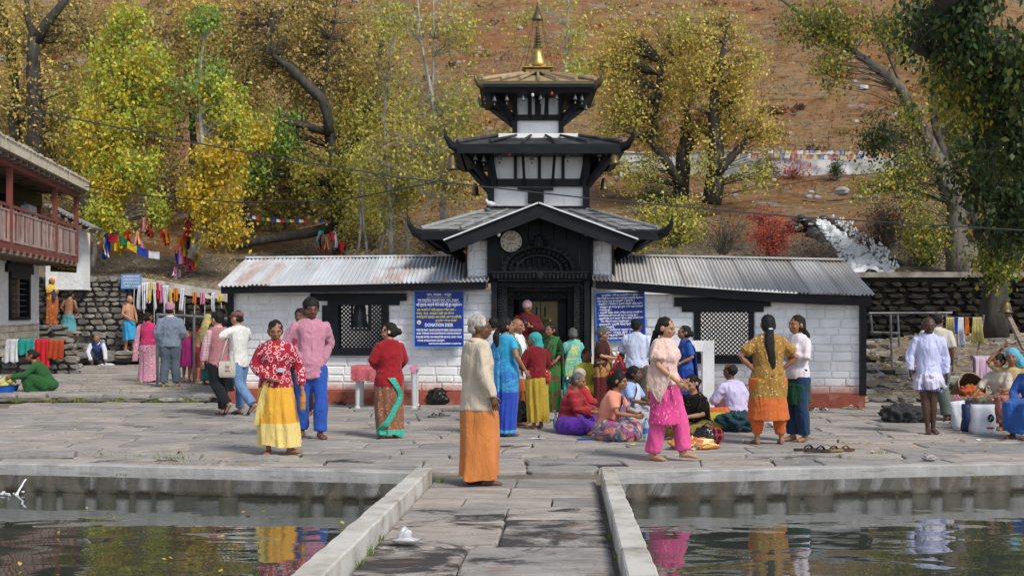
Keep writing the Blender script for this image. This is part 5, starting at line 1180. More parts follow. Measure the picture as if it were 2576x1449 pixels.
for i in range(650):
    x, y, z = hillpt(44, 125); s = U(.05, .28) * (1 if random.random() < .9 else 2.0) * (y / 80); r = [[Vector((x + s*sc*j*math.cos(a), y + s*sc*j*math.sin(a), z + hh*s)) for a, j in ((q*1.05, U(.7,1.1)) for q in range(6))] for hh, sc in ((-.3, 1), (.25, .95), (.5, .5))]
    st.rings(r)
M['hillstone'] = mat('pale_hill_stone', (.30,.29,.29), (.45,.43,.42), (.16,.15,.15), scale=1, bump=.5, var=.4)
o = part(st, 'hillside_stones', M['hillstone']); o['kind'] = 'stuff'; o['label'] = 'pale stones scattered over the hillside'
# waterfall
wf = thing('waterfall', 'white cascade tumbling down rocks right of the temple', 'waterfall', P(2180, 690, 35))
LP = [(2060, 560, 40.0, 9), (2085, 578, 39.3, 19), (2114, 605, 38.3, 32), (2146, 632, 37.3, 44), (2172, 660, 36.3, 56), (2200, 692, 35.2, 70)]
def wfz(s): 
    i = min(int(s * (len(LP)-1)), len(LP)-2); t = s * (len(LP)-1) - i; return [lerp(LP[i][k], LP[i+1][k], t) for k in range(4)]
g = []
for i in range(60):
    x, y, Y, w = wfz(i/59); row = []
    for j in range(17):
        u = j/8 - 1; p = P(x + u*w, y, Y); n = noise.noise(Vector((p.x*4, i*.6, 1))); p.z += .22 * n - .12*u*u + .10; p.y -= .25 * n; row.append(p)
    g.append(row)
part(MB().grid(g), 'cascade', M['cascade'], wf, smooth=True)
b = MB()
for i in range(500):
    s = U(0, 1); x, y, Y, w = wfz(s); p = P(x + U(-1,1)*w, y + U(-4,4), Y - U(0,.25)); q = U(.03,.10)
    q *= .55; b.ell(p, (q*1.6, q, q*U(.6,1.4)), 5, 4)
for i in range(160):
    s = U(.15, 1); x, y, Y, w = wfz(s); p = P(x + 26 + 28*s + U(-14,14), y - 22 + U(-12,12), Y - .1); q = U(.03,.08); q *= .55; b.ell(p, (q, q, q*1.5), 5, 4)
o = part(b, 'spray', M['foam'], wf, smooth=True, kind='stuff')
M['wetrock'] = mat('wet_black_rock', (.015,.014,.013), (.05,.048,.045), scale=3, rough=.35, bump=.8, spec=.5, var=.3)
def boulder(x, y, Y, s, m, label=None, name='boulder', par=None, z=None):
    b = MB(); rs = []; S = 9; jr = [U(.75,1.1) for _ in range(S)]
    for hh, sc in ((-.45,.8), (-.1,1.05), (.3,.85), (.55,.4)):
        rs.append([Vector((s*1.2*sc*j*math.cos(a*2*math.pi/S) + U(-.05,.05)*s, s*.9*sc*j*math.sin(a*2*math.pi/S), hh*s*U(.9,1.1))) for a, j in enumerate(jr)])
    return link(name, b.rings(rs).mesh(name, m, 40), par, (P(x, y, Y) - (WM(par).to_translation() if par else Vector())))
for i in range(42):
    s = i/41; x, y, Y, w = wfz(s); side = (-1, 1)[i % 2]; boulder(x + side*(w + U(2, 26)), y + U(-6, 8), Y + .15, U(.10,.26), M['wetrock'], par=wf, name='rock')
for i in range(34):
    s = U(.1,1); x, y, Y, w = wfz(s); boulder(x + U(-.8,.8)*w, y, Y - .02, U(.06,.14), M['wetrock'], par=wf, name='rock')
for i in range(40):
    x, y = U(1990, 2330), U(478, 500) if i % 2 else U(545, 590)
    if y > 540: x = U(1990, 2080)
    o = boulder(x, y, 45 if y < 520 else 40, U(.10,.22), M['hillstone'] if y < 520 else M['wetrock'])
    tag(o, 'pale stone in the broken line of stones above the waterfall' if y < 520 else 'dark rock among those at the head of the waterfall', 'rock', 'pale stones above the waterfall' if y < 520 else 'rocks at the head of the waterfall')
# ================================================================== PEOPLE
def skinm(name, c):
    k = NT(name, False); v = k.vec(); n = k.noise(v, 6, 4)
    col = k.ramp(n, [(.3, tuple(q*.85 for q in c)), (.7, tuple(min(1, q*1.12) for q in c))]); k.bump(k.noise(v, 60, 3), .08, .003)
    m = k.done(col, .5, 0, .35); return m
SK = {'l': skinm('light_brown_skin', (.45,.235,.14)), 'm': skinm('brown_skin', (.30,.14,.075)), 'd': skinm('dark_brown_skin', (.15,.068,.038)), 'x': skinm('deep_brown_skin', (.075,.038,.026))}
LIP = mat('lips', (.22,.07,.055), rough=.45, bump=0); EYW = mat('eye_white', (.22,.19,.17), rough=.3, bump=0); EYD = mat('dark_eye_and_brow', (.012,.009,.008), rough=.4, bump=0)
HAIR = {c: mat(n, a, b_, scale=40, sc=(1,1,.15), rough=.65, bump=.4, bs=60, bd=.006, spec=.2) for c, n, a, b_ in (('b', 'black_hair', (.008,.007,.007), (.018,.016,.015)), ('g', 'grey_hair', (.16,.155,.15), (.32,.31,.30)), ('w', 'white_hair', (.24,.225,.20), (.50,.47,.42)), ('s', 'greying_hair', (.05,.047,.045), (.16,.155,.15)))}
def cloth(name, base, pat=None, cols=(), sc=10, bands=(), fold=.35, rough=.85, thr=.3):
    de = lambda q: tuple(lerp(w_, sum(q)/3, .10) for w_ in q)
    base = de(base); cols = [de(q) for q in cols]; bands = [(b_[0], b_[1], de(b_[2])) + tuple(b_[3:]) for b_ in bands]
    k = NT(name, False); v = k.vec(); n = k.noise(v, 4, 5)
    c = k.ramp(n, [(.3, tuple(q*.80 for q in base)), (.7, tuple(min(1, q*1.08) for q in base))])
    def vor(s, feat='F1', loc=(0,0,0), st=(1,1,1)):
        o = k.n('ShaderNodeTexVoronoi', feature=feat); k.l(k.vec(st, loc=loc), o.inputs['Vector']); o.inputs['Scale'].default_value = s; return o.outputs['Distance']
    if pat == 'paisley':
        d = k.math('ADD', vor(sc), k.math('MULTIPLY', k.math('SUBTRACT', k.noise(v, sc*1.3, 2), .5), .35)); c = k.mix(k.ramp(d, [(.30,0),(.34,1),(.42,1),(.46,0)]), c, cols[0]); c = k.mix(k.ramp(vor(sc, loc=(.3,.2,.1)), [(.07,1),(.1,0)]), c, cols[0])
    elif pat == 'floral':
        for i, q in enumerate(cols): c = k.mix(k.ramp(k.math('ADD', vor(sc*(1+.35*i), loc=(i*1.7, i, 0)), k.math('MULTIPLY', k.noise(v, sc*2.5, 2), .25)), [(thr,1),(thr+.06,0)]), c, q)
    elif pat == 'dots':
        c = k.mix(k.ramp(vor(sc, st=(1,1,1)), [(thr*.7,1),(thr*.8,0)]), c, cols[0])
    elif pat == 'ikat':
        c = k.mix(k.ramp(vor(sc, st=(1.6,1.6,.7)), [(.18,1),(.3,0)]), c, cols[0])
    elif pat == 'blotch':
        st_ = [(.0, base)] + [(.36 + .33*(i/max(1,len(cols)-1)), q) for i, q in enumerate(cols)]; c = k.ramp(k.noise(k.vec((1,1,1.8)), sc, 2, .5, .8), st_, 'CONSTANT')
        c = k.mix(k.ramp(k.noise(v, sc*6, 3), [(.55,0),(.7,.4)]), c, cols[-1])
    elif pat in ('plaid', 'stripe', 'hstripe'):
        z = k.z()
        for i, ax in enumerate(((0, 2) if pat == 'plaid' else ((0,) if pat == 'stripe' else (2,)))):
            w = k.math('SINE', k.math('MULTIPLY', z[ax], sc*6.283)); c = k.mix(k.math('MULTIPLY', k.ramp(w, [(.35,0),(.6,1)]), .75 if pat != 'plaid' else .55), c, cols[i % len(cols)])
    for b_ in bands:
        z = k.z()[2] if len(b_) < 4 else k.z()[b_[3]]
        msk = k.math('MULTIPLY', k.math('GREATER_THAN', z, b_[0]), k.math('LESS_THAN', z, b_[1])); c = k.mix(msk, c, b_[2])
    h = k.math('ADD', k.noise(k.vec((1,1,.35), rot=(.25,.3,0)), 9, 3, .5, 1.5), k.math('MULTIPLY', k.noise(v, 60, 3), .06)); k.bump(h, fold*1.5, .035); k.b.inputs['Sheen Weight'].default_value = .12
    return k.done(c, .95, 0, .12)
_tmp_sc = bpy.data.scenes.new('tmp')
def fuse(mb, vox, name, mats, it=3, fac=.5):
    me = bpy.data.meshes.new('t'); me.from_pydata(mb.v, [], mb.f); o = bpy.data.objects.new('t', me); _tmp_sc.collection.objects.link(o)
    r = o.modifiers.new('r', 'REMESH'); r.mode = 'VOXEL'; r.voxel_size = vox; s = o.modifiers.new('s', 'SMOOTH'); s.iterations = it; s.factor = fac
    vl = _tmp_sc.view_layers[0]; vl.update(); dg = vl.depsgraph; ob = o.evaluated_get(dg); out = bpy.data.meshes.new_from_object(ob); out.name = name
    bpy.data.objects.remove(o); bpy.data.meshes.remove(me)
    for m in mats: out.materials.append(m)
    out.polygons.foreach_set('use_smooth', [True]*len(out.polygons)); return out
def co_of(me): a = np.empty(len(me.vertices)*3); me.vertices.foreach_get('co', a); return a.reshape(-1, 3)
def set_co(me, a): me.vertices.foreach_set('co', a.ravel()); me.update()
class Pers:
    def __init__(s, label, x, y, top, rz, z=0.0, H=None, skin='m', fem=False, fat=1.0, dz=0.0, bend=0, J=None, yaw=0, nod=0, roll=0, fine=False, cat=None, toes=True, tw=0):
        p = G(x, y, z); s.H = H = H or (y - top) * p.y / F; s.K = H * 1.09; s.fem = fem; s.fat = fat; s.fine = fine
        s.t = thing('person', label, cat or ('woman' if fem else 'man'), p, rz=R(rz)); s.par = []; s.bv = []; s.bf = []
        s.sk = skin; V = lambda *a: Vector(a)
        j = dict(pel=V(0,0,.52), che=V(0,.004,.72), nec=V(0,.010,.838), hed=V(0,-.008,.912), shl=V(-.101,.012,.790), shr=V(.101,.012,.790), ell=V(-.128,.03,.64), elr=V(.128,.03,.64), wrl=V(-.135,-.015,.50), wrr=V(.135,-.015,.50),
                 hpl=V(-.05,0,.50), hpr=V(.05,0,.50), knl=V(-.056,-.008,.28), knr=V(.056,-.008,.28), anl=V(-.058,.015,.045), anr=V(.058,.015,.045), fdl=V(-.15,-1,0), fdr=V(.15,-1,0), hdl=None, hdr=None)
        if fem: j['shl'].x = -.089; j['shr'].x = .089
        J = dict(J or {}); leg = {'hpl','hpr','knl','knr','anl','anr','fdl','fdr','pel'}
        for k_, v in J.items(): j[k_] = Vector(v)
        rot = Matrix.Rotation(R(bend), 3, 'X'); pel = j['pel'].copy()      # positive bend = leaning forward
        tr = Vector((0, 0, dz)); rt = Matrix.Rotation(R(tw), 3, 'Z')
        for k_ in ('che','nec','hed','shl','shr','ell','elr','wrl','wrr'):
            if k_ in J and k_ in ('ell','elr','wrl','wrr') and len(J[k_]) == 3 and J.get('abs'): j[k_] = Vector(J[k_]); continue
            j[k_] = pel + tr + rot @ (rt @ (j[k_] - pel))
        j['pel'] = pel + tr
        if dz and 'hpl' not in J: j['hpl'] += tr; j['hpr'] += tr
        s.j = {k_: (v * H if isinstance(v, Vector) and k_ not in ('fdl','fdr','hdl','hdr') else v) for k_, v in j.items()}; s.rot = rot; s.yaw, s.nod, s.roll = yaw, nod, roll
        s.hr = rot @ Matrix.Rotation(R(yaw), 3, 'Z') @ Matrix.Rotation(R(nod), 3, 'X') @ Matrix.Rotation(R(roll), 3, 'Y')
        s.body(toes)
    def torso(s, b, e=0.0, zlo=-.05, hi=True, full=1.0, bust=0):
        H, j, f = s.H, s.j, s.fat; pel, che, nec = j['pel'], j['che'], j['nec']; ax = (che - pel).normalized()
        hw = .092 if s.fem else .084
        prof = [(pel + ax*zlo*H, (hw*f, .066*f)), (pel, (hw*f*1.02, .070*f)), (pel.lerp(che, .45), ((.074 if s.fem else .078)*f, .056*f*(1+.12*(f>1.05)))), (che, (.088*f, .064*f)), (che.lerp(nec, .55), (.096, .052)), (che.lerp(nec, .8), (.074, .044))]
        if hi: prof.append((nec, (.044, .040)))
        b.tube([p for p, r in prof], [((r[0]*full + e)*H, (r[1]*full + e)*H) for p, r in prof], 20)
        if s.fem or bust:
            fw = s.rot @ Vector((0,-1,0))
            for sx in (-1, 1): b.ell(che + s.rot @ Vector((sx*.04*H, -.042*H, .0)), ((.038+e)*H, (.034+e)*H, (.038+e)*H), 10, 8)
    def arm(s, b, side, e=0.0, end=1.0, start=0.0):
        H, j = s.H, s.j; sh, el, wr = j['sh'+side], j['el'+side], j['wr'+side]; f = .9 if s.fem else 1.0; f *= (1 + (s.fat-1)*.6)
        pts = [sh.lerp(j['nec'], .28) - s.rot @ Vector((0,0,.012*H)), sh, sh.lerp(el, .35), el, el.lerp(wr, .3), wr]; rad = [.026, .032, .029, .023, .0225, .0145]; cum = [0, .05, .3, .55, .7, 1.0]
        P_, R_ = [], []
        for i in range(len(pts)):
            if cum[i] <= end: P_.append(pts[i]); R_.append((rad[i]*f + e*(.25,.45,.85,1,1,1)[i])*H)
            else:
                t = (end - cum[i-1]) / (cum[i]-cum[i-1]); P_.append(pts[i-1].lerp(pts[i], t)); R_.append((lerp(rad[i-1], rad[i], t)*f + e*1.15)*H); break
        b.tube(P_, R_, 12)
    def leg(s, b, side, e=0.0, end=1.0, flare=0.0):
        H, j = s.H, s.j; hp, kn, an = j['hp'+side], j['kn'+side], j['an'+side]; f = s.fat
        pts = [hp, hp.lerp(kn, .3), hp.lerp(kn, .8), kn, kn.lerp(an, .3), kn.lerp(an, .75), an]; rad = [.058*f, .053*f, .036, .033, .034, .022, .019]; cum = [0,.15,.4,.5,.65,.88,1.0]; P_, R_ = [], []
        for i in range(len(pts)):
            if cum[i] <= end: P_.append(pts[i]); R_.append((rad[i] + e + flare*max(0, cum[i]-.5)*2)*H)
            else:
                t = (end - cum[i-1]) / (cum[i]-cum[i-1]); P_.append(pts[i-1].lerp(pts[i], t)); R_.append((lerp(rad[i-1], rad[i], t) + e + flare)*H); break
        b.tube(P_, R_, 12)
    def body(s, toes):
        H, j, hr = s.H, s.j, s.hr; b = MB(); s.torso(b); hc = j['hed']
        b.tube([j['nec'] - s.rot @ Vector((0,0,.02*H)), j['nec'].lerp(hc, .5), hc - hr @ Vector((0,-.008*H,.02*H))], [.040*H if not s.fem else .036*H, .033*H if not s.fem else .029*H, .034*H], 12)
        K = s.K; E = lambda c, r: b.ell(hc + hr @ (Vector(c)*K), [q*K for q in r], 14, 10, rot=hr)
        E((0,.004,.008), (.047,.057,.056)); E((0,-.016,-.016), (.040,.040,.042)); E((0,-.026,-.040), (.026,.027,.022)); E((0,-.058,-.012), (.0095,.013,.012)); E((0,-.054,.0), (.007,.008,.018)); E((0,-.044,.014), (.034,.014,.008)); E((0,-.053,-.033), (.015,.008,.008))
        for sx in (-1, 1): E((sx*.049,.006,-.006), (.007,.012,.018)); E((sx*.024,-.04,-.014), (.013,.013,.011))
        for d in 'lr':
            s.arm(b, d); s.leg(b, d); an = j['an'+d]; fd = Vector(j['fd'+d]); fd.normalize() ; z0 = Vector((0,0,-1))
            up = Vector((0,0,1)); sd = fd.cross(up)
            if sd.length < .3: up = Vector((0,-1,0)); sd = fd.cross(up)
            sd.normalize(); dn = sd.cross(fd).normalized(); dn = dn if dn.z < 0 else -dn
            b.tube([an, an + dn*.015*H - fd*.008*H], [.02*H, .024*H], 10)
            b.tube([an + dn*.022*H - fd*.03*H, an + dn*.022*H + fd*.02*H, an + dn*.029*H + fd*.07*H, an + dn*.034*H + fd*.093*H], [(.017*H,.018*H), (.021*H,.021*H), (.027*H,.014*H), (.022*H,.010*H)], 12) if abs(fd.z) < .5 else b.tube([an + dn*.022*H - fd*.03*H, an + fd*.08*H], [.02*H, .016*H], 8)
            if toes and abs(fd.z) < .5:
                for q in range(5):
                    o = (q - 2) * (1 if d == 'l' else -1); b.ell(an + dn*.035*H + fd*(.101 - .004*abs(q) - .003*q)*H + sd*(.0095*o)*H, (.0058*H, .0095*H, .006*H), 6, 5)
        me = fuse(b, (.0056 if s.fine else .0078)*H, 'body', [SK[s.sk], LIP, EYW, EYD], 2, .5)
        # detail on the fused skin: lips by region, eyes, brows, hands with five fingers
        x = MB()
        for sx in (-1, 1):
            x.ell(hc + hr @ (Vector((sx*.0185, -.0505, .004))*K), (.0078*K, .005*K, .0042*K), 8, 6, 2, hr); x.ell(hc + hr @ (Vector((sx*.0185, -.0548, .004))*K), (.0036*K, .002*K, .0037*K), 6, 4, 3, hr)
            x.tube([hc + hr @ (Vector((sx*.010, -.0555, .0155))*K), hc + hr @ (Vector((sx*.020, -.0560, .0185))*K), hc + hr @ (Vector((sx*.031, -.048, .015))*K)], [.0010*K, .0017*K, .0007*K], 5, 3)
        x.tube([hc + hr @ (Vector((-.0135, -.0565, -.033))*K), hc + hr @ (Vector((0, -.0612, -.0325))*K), hc + hr @ (Vector((.0135, -.0565, -.033))*K)], [(.001*K,.001*K), (.0036*K,.0042*K), (.001*K,.001*K)], 6, 1)
        for d in 'lr': s.hand(x, d)
        bm = bmesh.new(); bm.from_mesh(me); xm = x.mesh('x', [SK[s.sk], LIP, EYW, EYD], True); bm.from_mesh(xm); bm.to_mesh(me); bm.free(); bpy.data.meshes.remove(xm)
        me.update(); s.bo = link('body', me, s.t, (0,0,0)); s.addbvh(me)
    def hand(s, b, d):
        H, j = s.H, s.j; wr, el = j['wr'+d], j['el'+d]; hd = j['hd'+d]; dr = ((wr - el).normalized() if hd is None else (Vector(hd)).normalized())
        sg = -1 if d == 'l' else 1; inw = Vector((-sg, -.2, 0)); nrm = (inw - dr * inw.dot(dr)); nrm = nrm.normalized() if nrm.length > .1 else Vector((0,-1,0)); sd = dr.cross(nrm).normalized()
        if sd.y > 0: sd = -sd     # thumb side points forward
        k = H; a = wr; c = wr + dr*.052*k + nrm*.004*k
        b.tube([a - dr*.012*k, a + dr*.015*k, a + dr*.036*k, c], [.0135*k, (.011*k, .019*k), (.010*k, .0225*k), (.008*k, .021*k)] if abs(nrm.x) > .5 else [.0135*k, (.019*k,.011*k), (.0225*k,.010*k), (.021*k,.008*k)], 10, 0)
        for q in range(4):
            o = (q - 1.5) * .0112 * k; L = (.038, .043, .040, .031)[q] * k; st = c + sd * -o - dr*.004*k; cu = .35 + .1*q
            p1 = st + dr*L*.42 + nrm*L*.10*cu; p2 = p1 + (dr*.85 + nrm*.6*cu).normalized()*L*.33; p3 = p2 + (dr*.55 + nrm*1.0*cu).normalized()*L*.27
            b.tube([st, p1, p2, p3], [.0060*k, .0056*k, .0050*k, .0036*k], 6, 0)
        st = a + dr*.014*k + sd*.014*k; p1 = st + (dr*.6 + sd*.75 + nrm*.3).normalized()*.022*k; p2 = p1 + (dr*.9 + sd*.25 + nrm*.35).normalized()*.021*k
        b.tube([st, p1, p2], [.0085*k, .0068*k, .0048*k], 6, 0)
    def addbvh(s, me):
        o = len(s.bv); s.bv += [tuple(v) for v in co_of(me)]; s.bf += [tuple(i + o for i in p.vertices) for p in me.polygons]; s.tree = None
    def push(s, A, off):
        if s.tree is None: s.tree = BVHTree.FromPolygons(s.bv, s.bf)
        for i in range(len(A)):
            v = Vector(A[i]); r = s.tree.find_nearest(v, .15)
            if r[0] is None: continue
            d = (v - r[0]).dot(r[1])
            if d < off and (v - r[0]).length < .09: A[i] = r[0] + r[1] * off
        return A
    def add(s, name, me, off=.004, wr=.006, seed=0, label=None, fr=7, push=True, reg=True):
        A = co_of(me); n = np.empty(len(me.vertices)*3); me.vertices.foreach_get('normal', n) if hasattr(me.vertices, 'foreach_get') else None; n = n.reshape(-1,3)
        if wr:
            for i in range(len(A)):
                p = A[i]; q = Vector((p[0]*fr + seed, p[1]*fr, p[2]*fr*.6)); w1 = noise.noise(q); q2 = Vector((p[0]*fr*1.8 + p[2]*2.2 + w1*1.6, p[1]*fr*1.8 + seed, p[2]*fr*.8 + w1*1.8))
                A[i] = p + n[i] * wr * (.9*w1 - 1.7*(abs(noise.noise(q2)) - .22))
        if push: A = s.push(A, off)
        set_co(me, A); me.polygons.foreach_set('use_smooth', [True]*len(me.polygons)); o = link(name, me, s.t, (0,0,0), label=label)
        if reg: s.addbvh(me)
        return o
    def shirt(s, m, sleeve=1.0, hem=-.06, e=.012, name='shirt', wr=.007, sl=None, bust=0, collar=None, full=1.0, vox=.0105, flare=.0):
        b = MB(); s.torso(b, e, hem, full=full); 
        if flare: 
            ax = (s.j['che'] - s.j['pel']).normalized(); b.tube([s.j['pel'] + ax*.02*s.H, s.j['pel'] + ax*hem*s.H], [(.095*s.fat*s.H, .078*s.fat*s.H), ((.095*s.fat+flare)*s.H, (.075*s.fat+flare)*s.H)], 20)
        for d in 'lr': s.arm(b, d, e*.95, (sl or {}).get(d, sleeve))
        o = s.add(name, fuse(b, vox*s.H, name, [m], 2), wr=wr*s.H, seed=U(0, 50))
        if collar:
            j = s.j; c = MB(); nn = j['nec']; pts = [nn + s.rot @ (Vector((math.sin(a)*.044, -math.cos(a)*.042, .004 - .018*math.cos(a)*(math.cos(a) > 0)))*s.H) for a in np.linspace(.28, 2*math.pi-.28, 17)]
            c.tube(pts, [(.006*s.H, .014*s.H)]*17, 6); s.add('collar', c.mesh('collar', collar, True), wr=0, push=False, reg=False)
        return o
    def trousers(s, m, e=.014, flare=.008, end=.98, name='trousers', vox=.0105, wr=.006, up=.05, le=None):
        b = MB(); j = s.j; ax = (j['che'] - j['pel']).normalized(); H = s.H; hw = .092 if s.fem else .084
        b.tube([j['pel'] + ax*up*H, j['pel'], j['hpl'].lerp(j['hpr'], .5) - Vector((0,0,.015*H))], [((hw*s.fat+e)*H, (.062*s.fat+e)*H), ((hw*s.fat+e)*H, (.070*s.fat+e)*H), ((.085*s.fat+e)*H, (.062*s.fat+e)*H)], 18)
        for d in 'lr': s.leg(b, d, le or e, end, flare)
        return s.add(name, fuse(b, vox*H, name, [m], 2), wr=wr*H*.7, seed=U(0,50), fr=8)
    def skirt(s, m, top=.03, hem=.03, w=.105, amp=.008, name='wrap', label=None, hx=None, hy=None, nf=9, front=0, hemc=None, zt=None, slit=False, open_=False):
        """a wrapped cloth from the waist to the hem, falling in folds"""
        H, j = s.H, s.j; pel = j['pel']; ax = (j['che'] - pel).normalized(); N = 84; K = 22; g = []
        an = (j['anl'] + j['anr'])*.5; kn = (j['knl'] + j['knr'])*.5; zt_ = pel.z + top*H; zb = hem*H
        sx = abs(j['anl'].x - j['anr'].x)/2; sy = abs(j['anl'].y - j['anr'].y)/2; ph = [U(0,6.28) for _ in range(6)]; am = [U(.5,1) for _ in range(6)]
        hw = (.094 if s.fem else .086)*s.fat*H + .012*H
        hxx = hx*H if hx else max(w*H, sx + .062*H); hyy = hy*H if hy else max(w*.8*H, sy + .075*H)
        for k in range(K):
            t = k/(K-1); z = lerp(zt_, zb, t); c0 = pel.lerp(kn, min(1, t*1.9)) if t < .53 else kn.lerp(an, (t-.53)/.47)
            u = sm(0, .22, t); rx = lerp(hw*.93, hw*1.06, u); ryy = lerp(.066*s.fat*H + .012*H, .083*s.fat*H + .01*H, u)
            u2 = max(0, (t-.25)/.75); rx = lerp(rx, hxx, u2); ryy = lerp(ryy, hyy, u2)
            row = []
            for i in range(N):
                a = 2*math.pi*i/N; f = 0
                for q, fr in enumerate((nf, nf+4, 5, 3, nf*2+1, 2)): f += am[q]*math.sin(fr*a + ph[q] + t*2.6*(q % 3 - 1) + .5*math.sin(2*a + t*3))/(1.0 + .35*q)
                dsp = amp*1.25*H*f*(.22 + .78*t); ca, sa = math.cos(a), math.sin(a)
                if front: dsp += front*H*max(0, -sa)**6*(.4+.6*t)*(.6+.4*math.sin(a*26))
                row.append(Vector((c0.x + (rx + dsp)*ca, c0.y + (ryy + dsp)*sa, z + (.010*H*math.sin(2*a + ph[0]) + .004*H*math.sin(5*a))*t)))
            g.append(row)
        b = MB(); b.rings(g, 0, False); ins = [[v + Vector((c.x - v.x, c.y - v.y, 0))*.07 + Vector((0,0,.004)) for v in r] for r, c in ((g[-1], an), (g[-2], an), (g[-3], an))]
        b.rings([g[-1]] + ins, 0, False)
        return s.add(name, b.mesh(name, m, True), off=.006, wr=.004*H, seed=U(0,50), label=label)
    def lap(s, m, e=.045, name='wrap', spread=True, wr=.012, end=.93, extra=()):
        """skirt cloth over folded legs of a seated figure"""
        b = MB(); j = s.j; H = s.H
        b.ell(j['pel'], (.115*s.fat*H, .10*s.fat*H, .075*H), 16, 10)
        for d in 'lr': s.leg(b, d, e, end)
        b.tube([j['knl'], (j['knl']+j['knr'])*.5 + Vector((0,0,-.01*H)), j['knr']], [.05*H,.04*H,.05*H], 10); b.tube([j['pel'], (j['knl']+j['knr'])*.5], [.09*H,.05*H], 12)
        for a, c, r in extra: b.tube([Vector(a)*H, Vector(c)*H], [r*H, r*H], 10)
        return s.add(name, fuse(b, .0115*H, name, [m], 3), wr=wr*H, seed=U(0,50), fr=8)
    def ribbon(s, name, m, pts, n=30, k=9, fold=.006, off=.007, label=None, nfold=3, push=True, th=.003):
        """long cloth: pts = [(centre, half width vector)] in body heights"""
        H = s.H; C = [Vector(p)*H for p, w in pts]; Wd = [Vector(w)*H for p, w in pts]
        def cr(A, t):
            x = t*(len(A)-1); i = min(int(x), len(A)-2); u = x-i; p0, p1, p2, p3 = A[max(i-1,0)], A[i], A[i+1], A[min(i+2,len(A)-1)]
            return .5*((2*p1) + (p2-p0)*u + (2*p0-5*p1+4*p2-p3)*u*u + (3*p1-p0-3*p2+p3)*u**3)
        g = []; ph = U(0, 6)
        for i in range(n):
            t = i/(n-1); c, w = cr(C, t), cr(Wd, t); tg = cr(C, min(1, t+.02)) - cr(C, max(0, t-.02)); nr = tg.cross(w); nr = nr.normalized() if nr.length > 1e-6 else Vector((0,-1,0))
            g.append([c + w*(2*q/(k-1) - 1) + nr*fold*H*math.sin(nfold*math.pi*q/(k-1)*2 + ph + t) for q in range(k)])
        me = MB().grid(g).mesh(name, m, True); A = co_of(me)
        if push: A = s.push(A, off)
        set_co(me, A); o = link(name, me, s.t, (0,0,0), label=label)
        sol = o.modifiers.new('thick', 'SOLIDIFY'); sol.thickness = th*2; sol.offset = 1; return o
    def pallu(s, m, back=.35, label=None, name='sari_end', front=True, w=.06):
        p = [((-.075,-.05,.50),(0,0,.05)), ((-.02,-.085,.58),(-.02,0,.06)), ((.04,-.085,.68),(-.05,0,.05)), ((.062,-.05,.79),(-.045,0,.01)), ((.066,.01,.835),(-.04,0,0)), ((.06,.065,.76),(w*.8,0,0)), ((.05,.085,.64),(w,0,0)), ((.045,.10,.50),(w*1.05,0,0)), ((.045,.11,back),(w*1.1,0,0))]
        dz = s.j['pel'].z/s.H - .52; q = []
        for c, wd in (p if front else p[3:]):
            v = Vector(c); v = Vector((0,0,.52)) + s.rot @ (v - Vector((0,0,.52))) + Vector((0,0,dz)) if v.z > .5 else v + Vector((0,0,dz)); q.append((v, s.rot @ Vector(wd)))
        return s.ribbon(name, m, q, label=label)
    def hair(s, c='b', style='short', vol=1.0, low=False):
        H, hc, hr = s.K, s.j['hed'], s.hr; b = MB(); T = lambda v: hc + hr @ (Vector(v)*H)
        off = {'short': (0,.009,.021), 'bald': (0,.022,-.004), 'recede': (0,.020,.008)}.get(style, (0,.011,.014)); r = {'bald': (.0492,.044,.036), 'recede': (.0505,.050,.047), 'short': (.0515,.0575,.051)}.get(style, (.0505,.0575,.0565))
        if style == 'bald': b.ell(T(off), [q*H for q in r], 16, 10, rot=hr)
        else: b.ell(T(off), [q*H*vol for q in r], 18, 12, rot=hr)
        if style == 'short': b.ell(T((0,.026,-.008)), [.0440*H, .036*H, .030*H], 14, 8, rot=hr)
        if style in ('bun', 'long', 'pony', 'braid', 'loose'): b.ell(T((0,.018,-.008)), [.0515*H*vol, .052*H*vol, .048*H*vol], 16, 10, rot=hr)
        if style == 'bun': b.ell(T((0,.074,-.016)), (.030*H,.026*H,.028*H), 12, 8, rot=hr)
        up = s.rot
        nk = T((0,.060,-.03))
        if style in ('pony', 'long', 'braid'):
            L = {'pony': .13, 'long': .30, 'braid': .26}[style]; pts = []; rr = []; n = 10
            for i in range(n):
                t = i/(n-1); pts.append(nk + up @ (Vector((.01*math.sin(t*5), .020*math.sin(min(1,t*2)*1.6) + .012*t, -L*t))*H)); w = (.022 + .010*math.sin(t*3)) * (1 - .55*t**3) * (1 + (.12*math.sin(t*40) if style == 'braid' else 0)); rr.append((w*H*(1.25 if style == 'long' else 1), w*H*.75))
            b.tube(pts, rr, 10)
        if style == 'loose':
            pts = []; rr = []
            for i in range(8): t = i/7; pts.append(T((0,.036,-.01)) + up @ (Vector((0, .012 + .02*math.sin(t*2.4), -.17*t))*H)); rr.append(((.050 - .012*t)*H, (.030 - .008*t)*H))
            b.tube(pts, rr, 14)
        me = fuse(b, .0072*H, 'hair', [HAIR[c]], 1, .4); A = co_of(me)
        for i in range(len(A)):
            p = A[i]; A[i] = p + (Vector(p) - hc).normalized() * H*(.0055*noise.noise(Vector((p[0]*60, p[1]*60, p[2]*22))) + .004*noise.noise(Vector((p[0]*18, p[1]*18, p[2]*18))))
        set_co(me, A); link('hair', me, s.t, (0,0,0)); return s
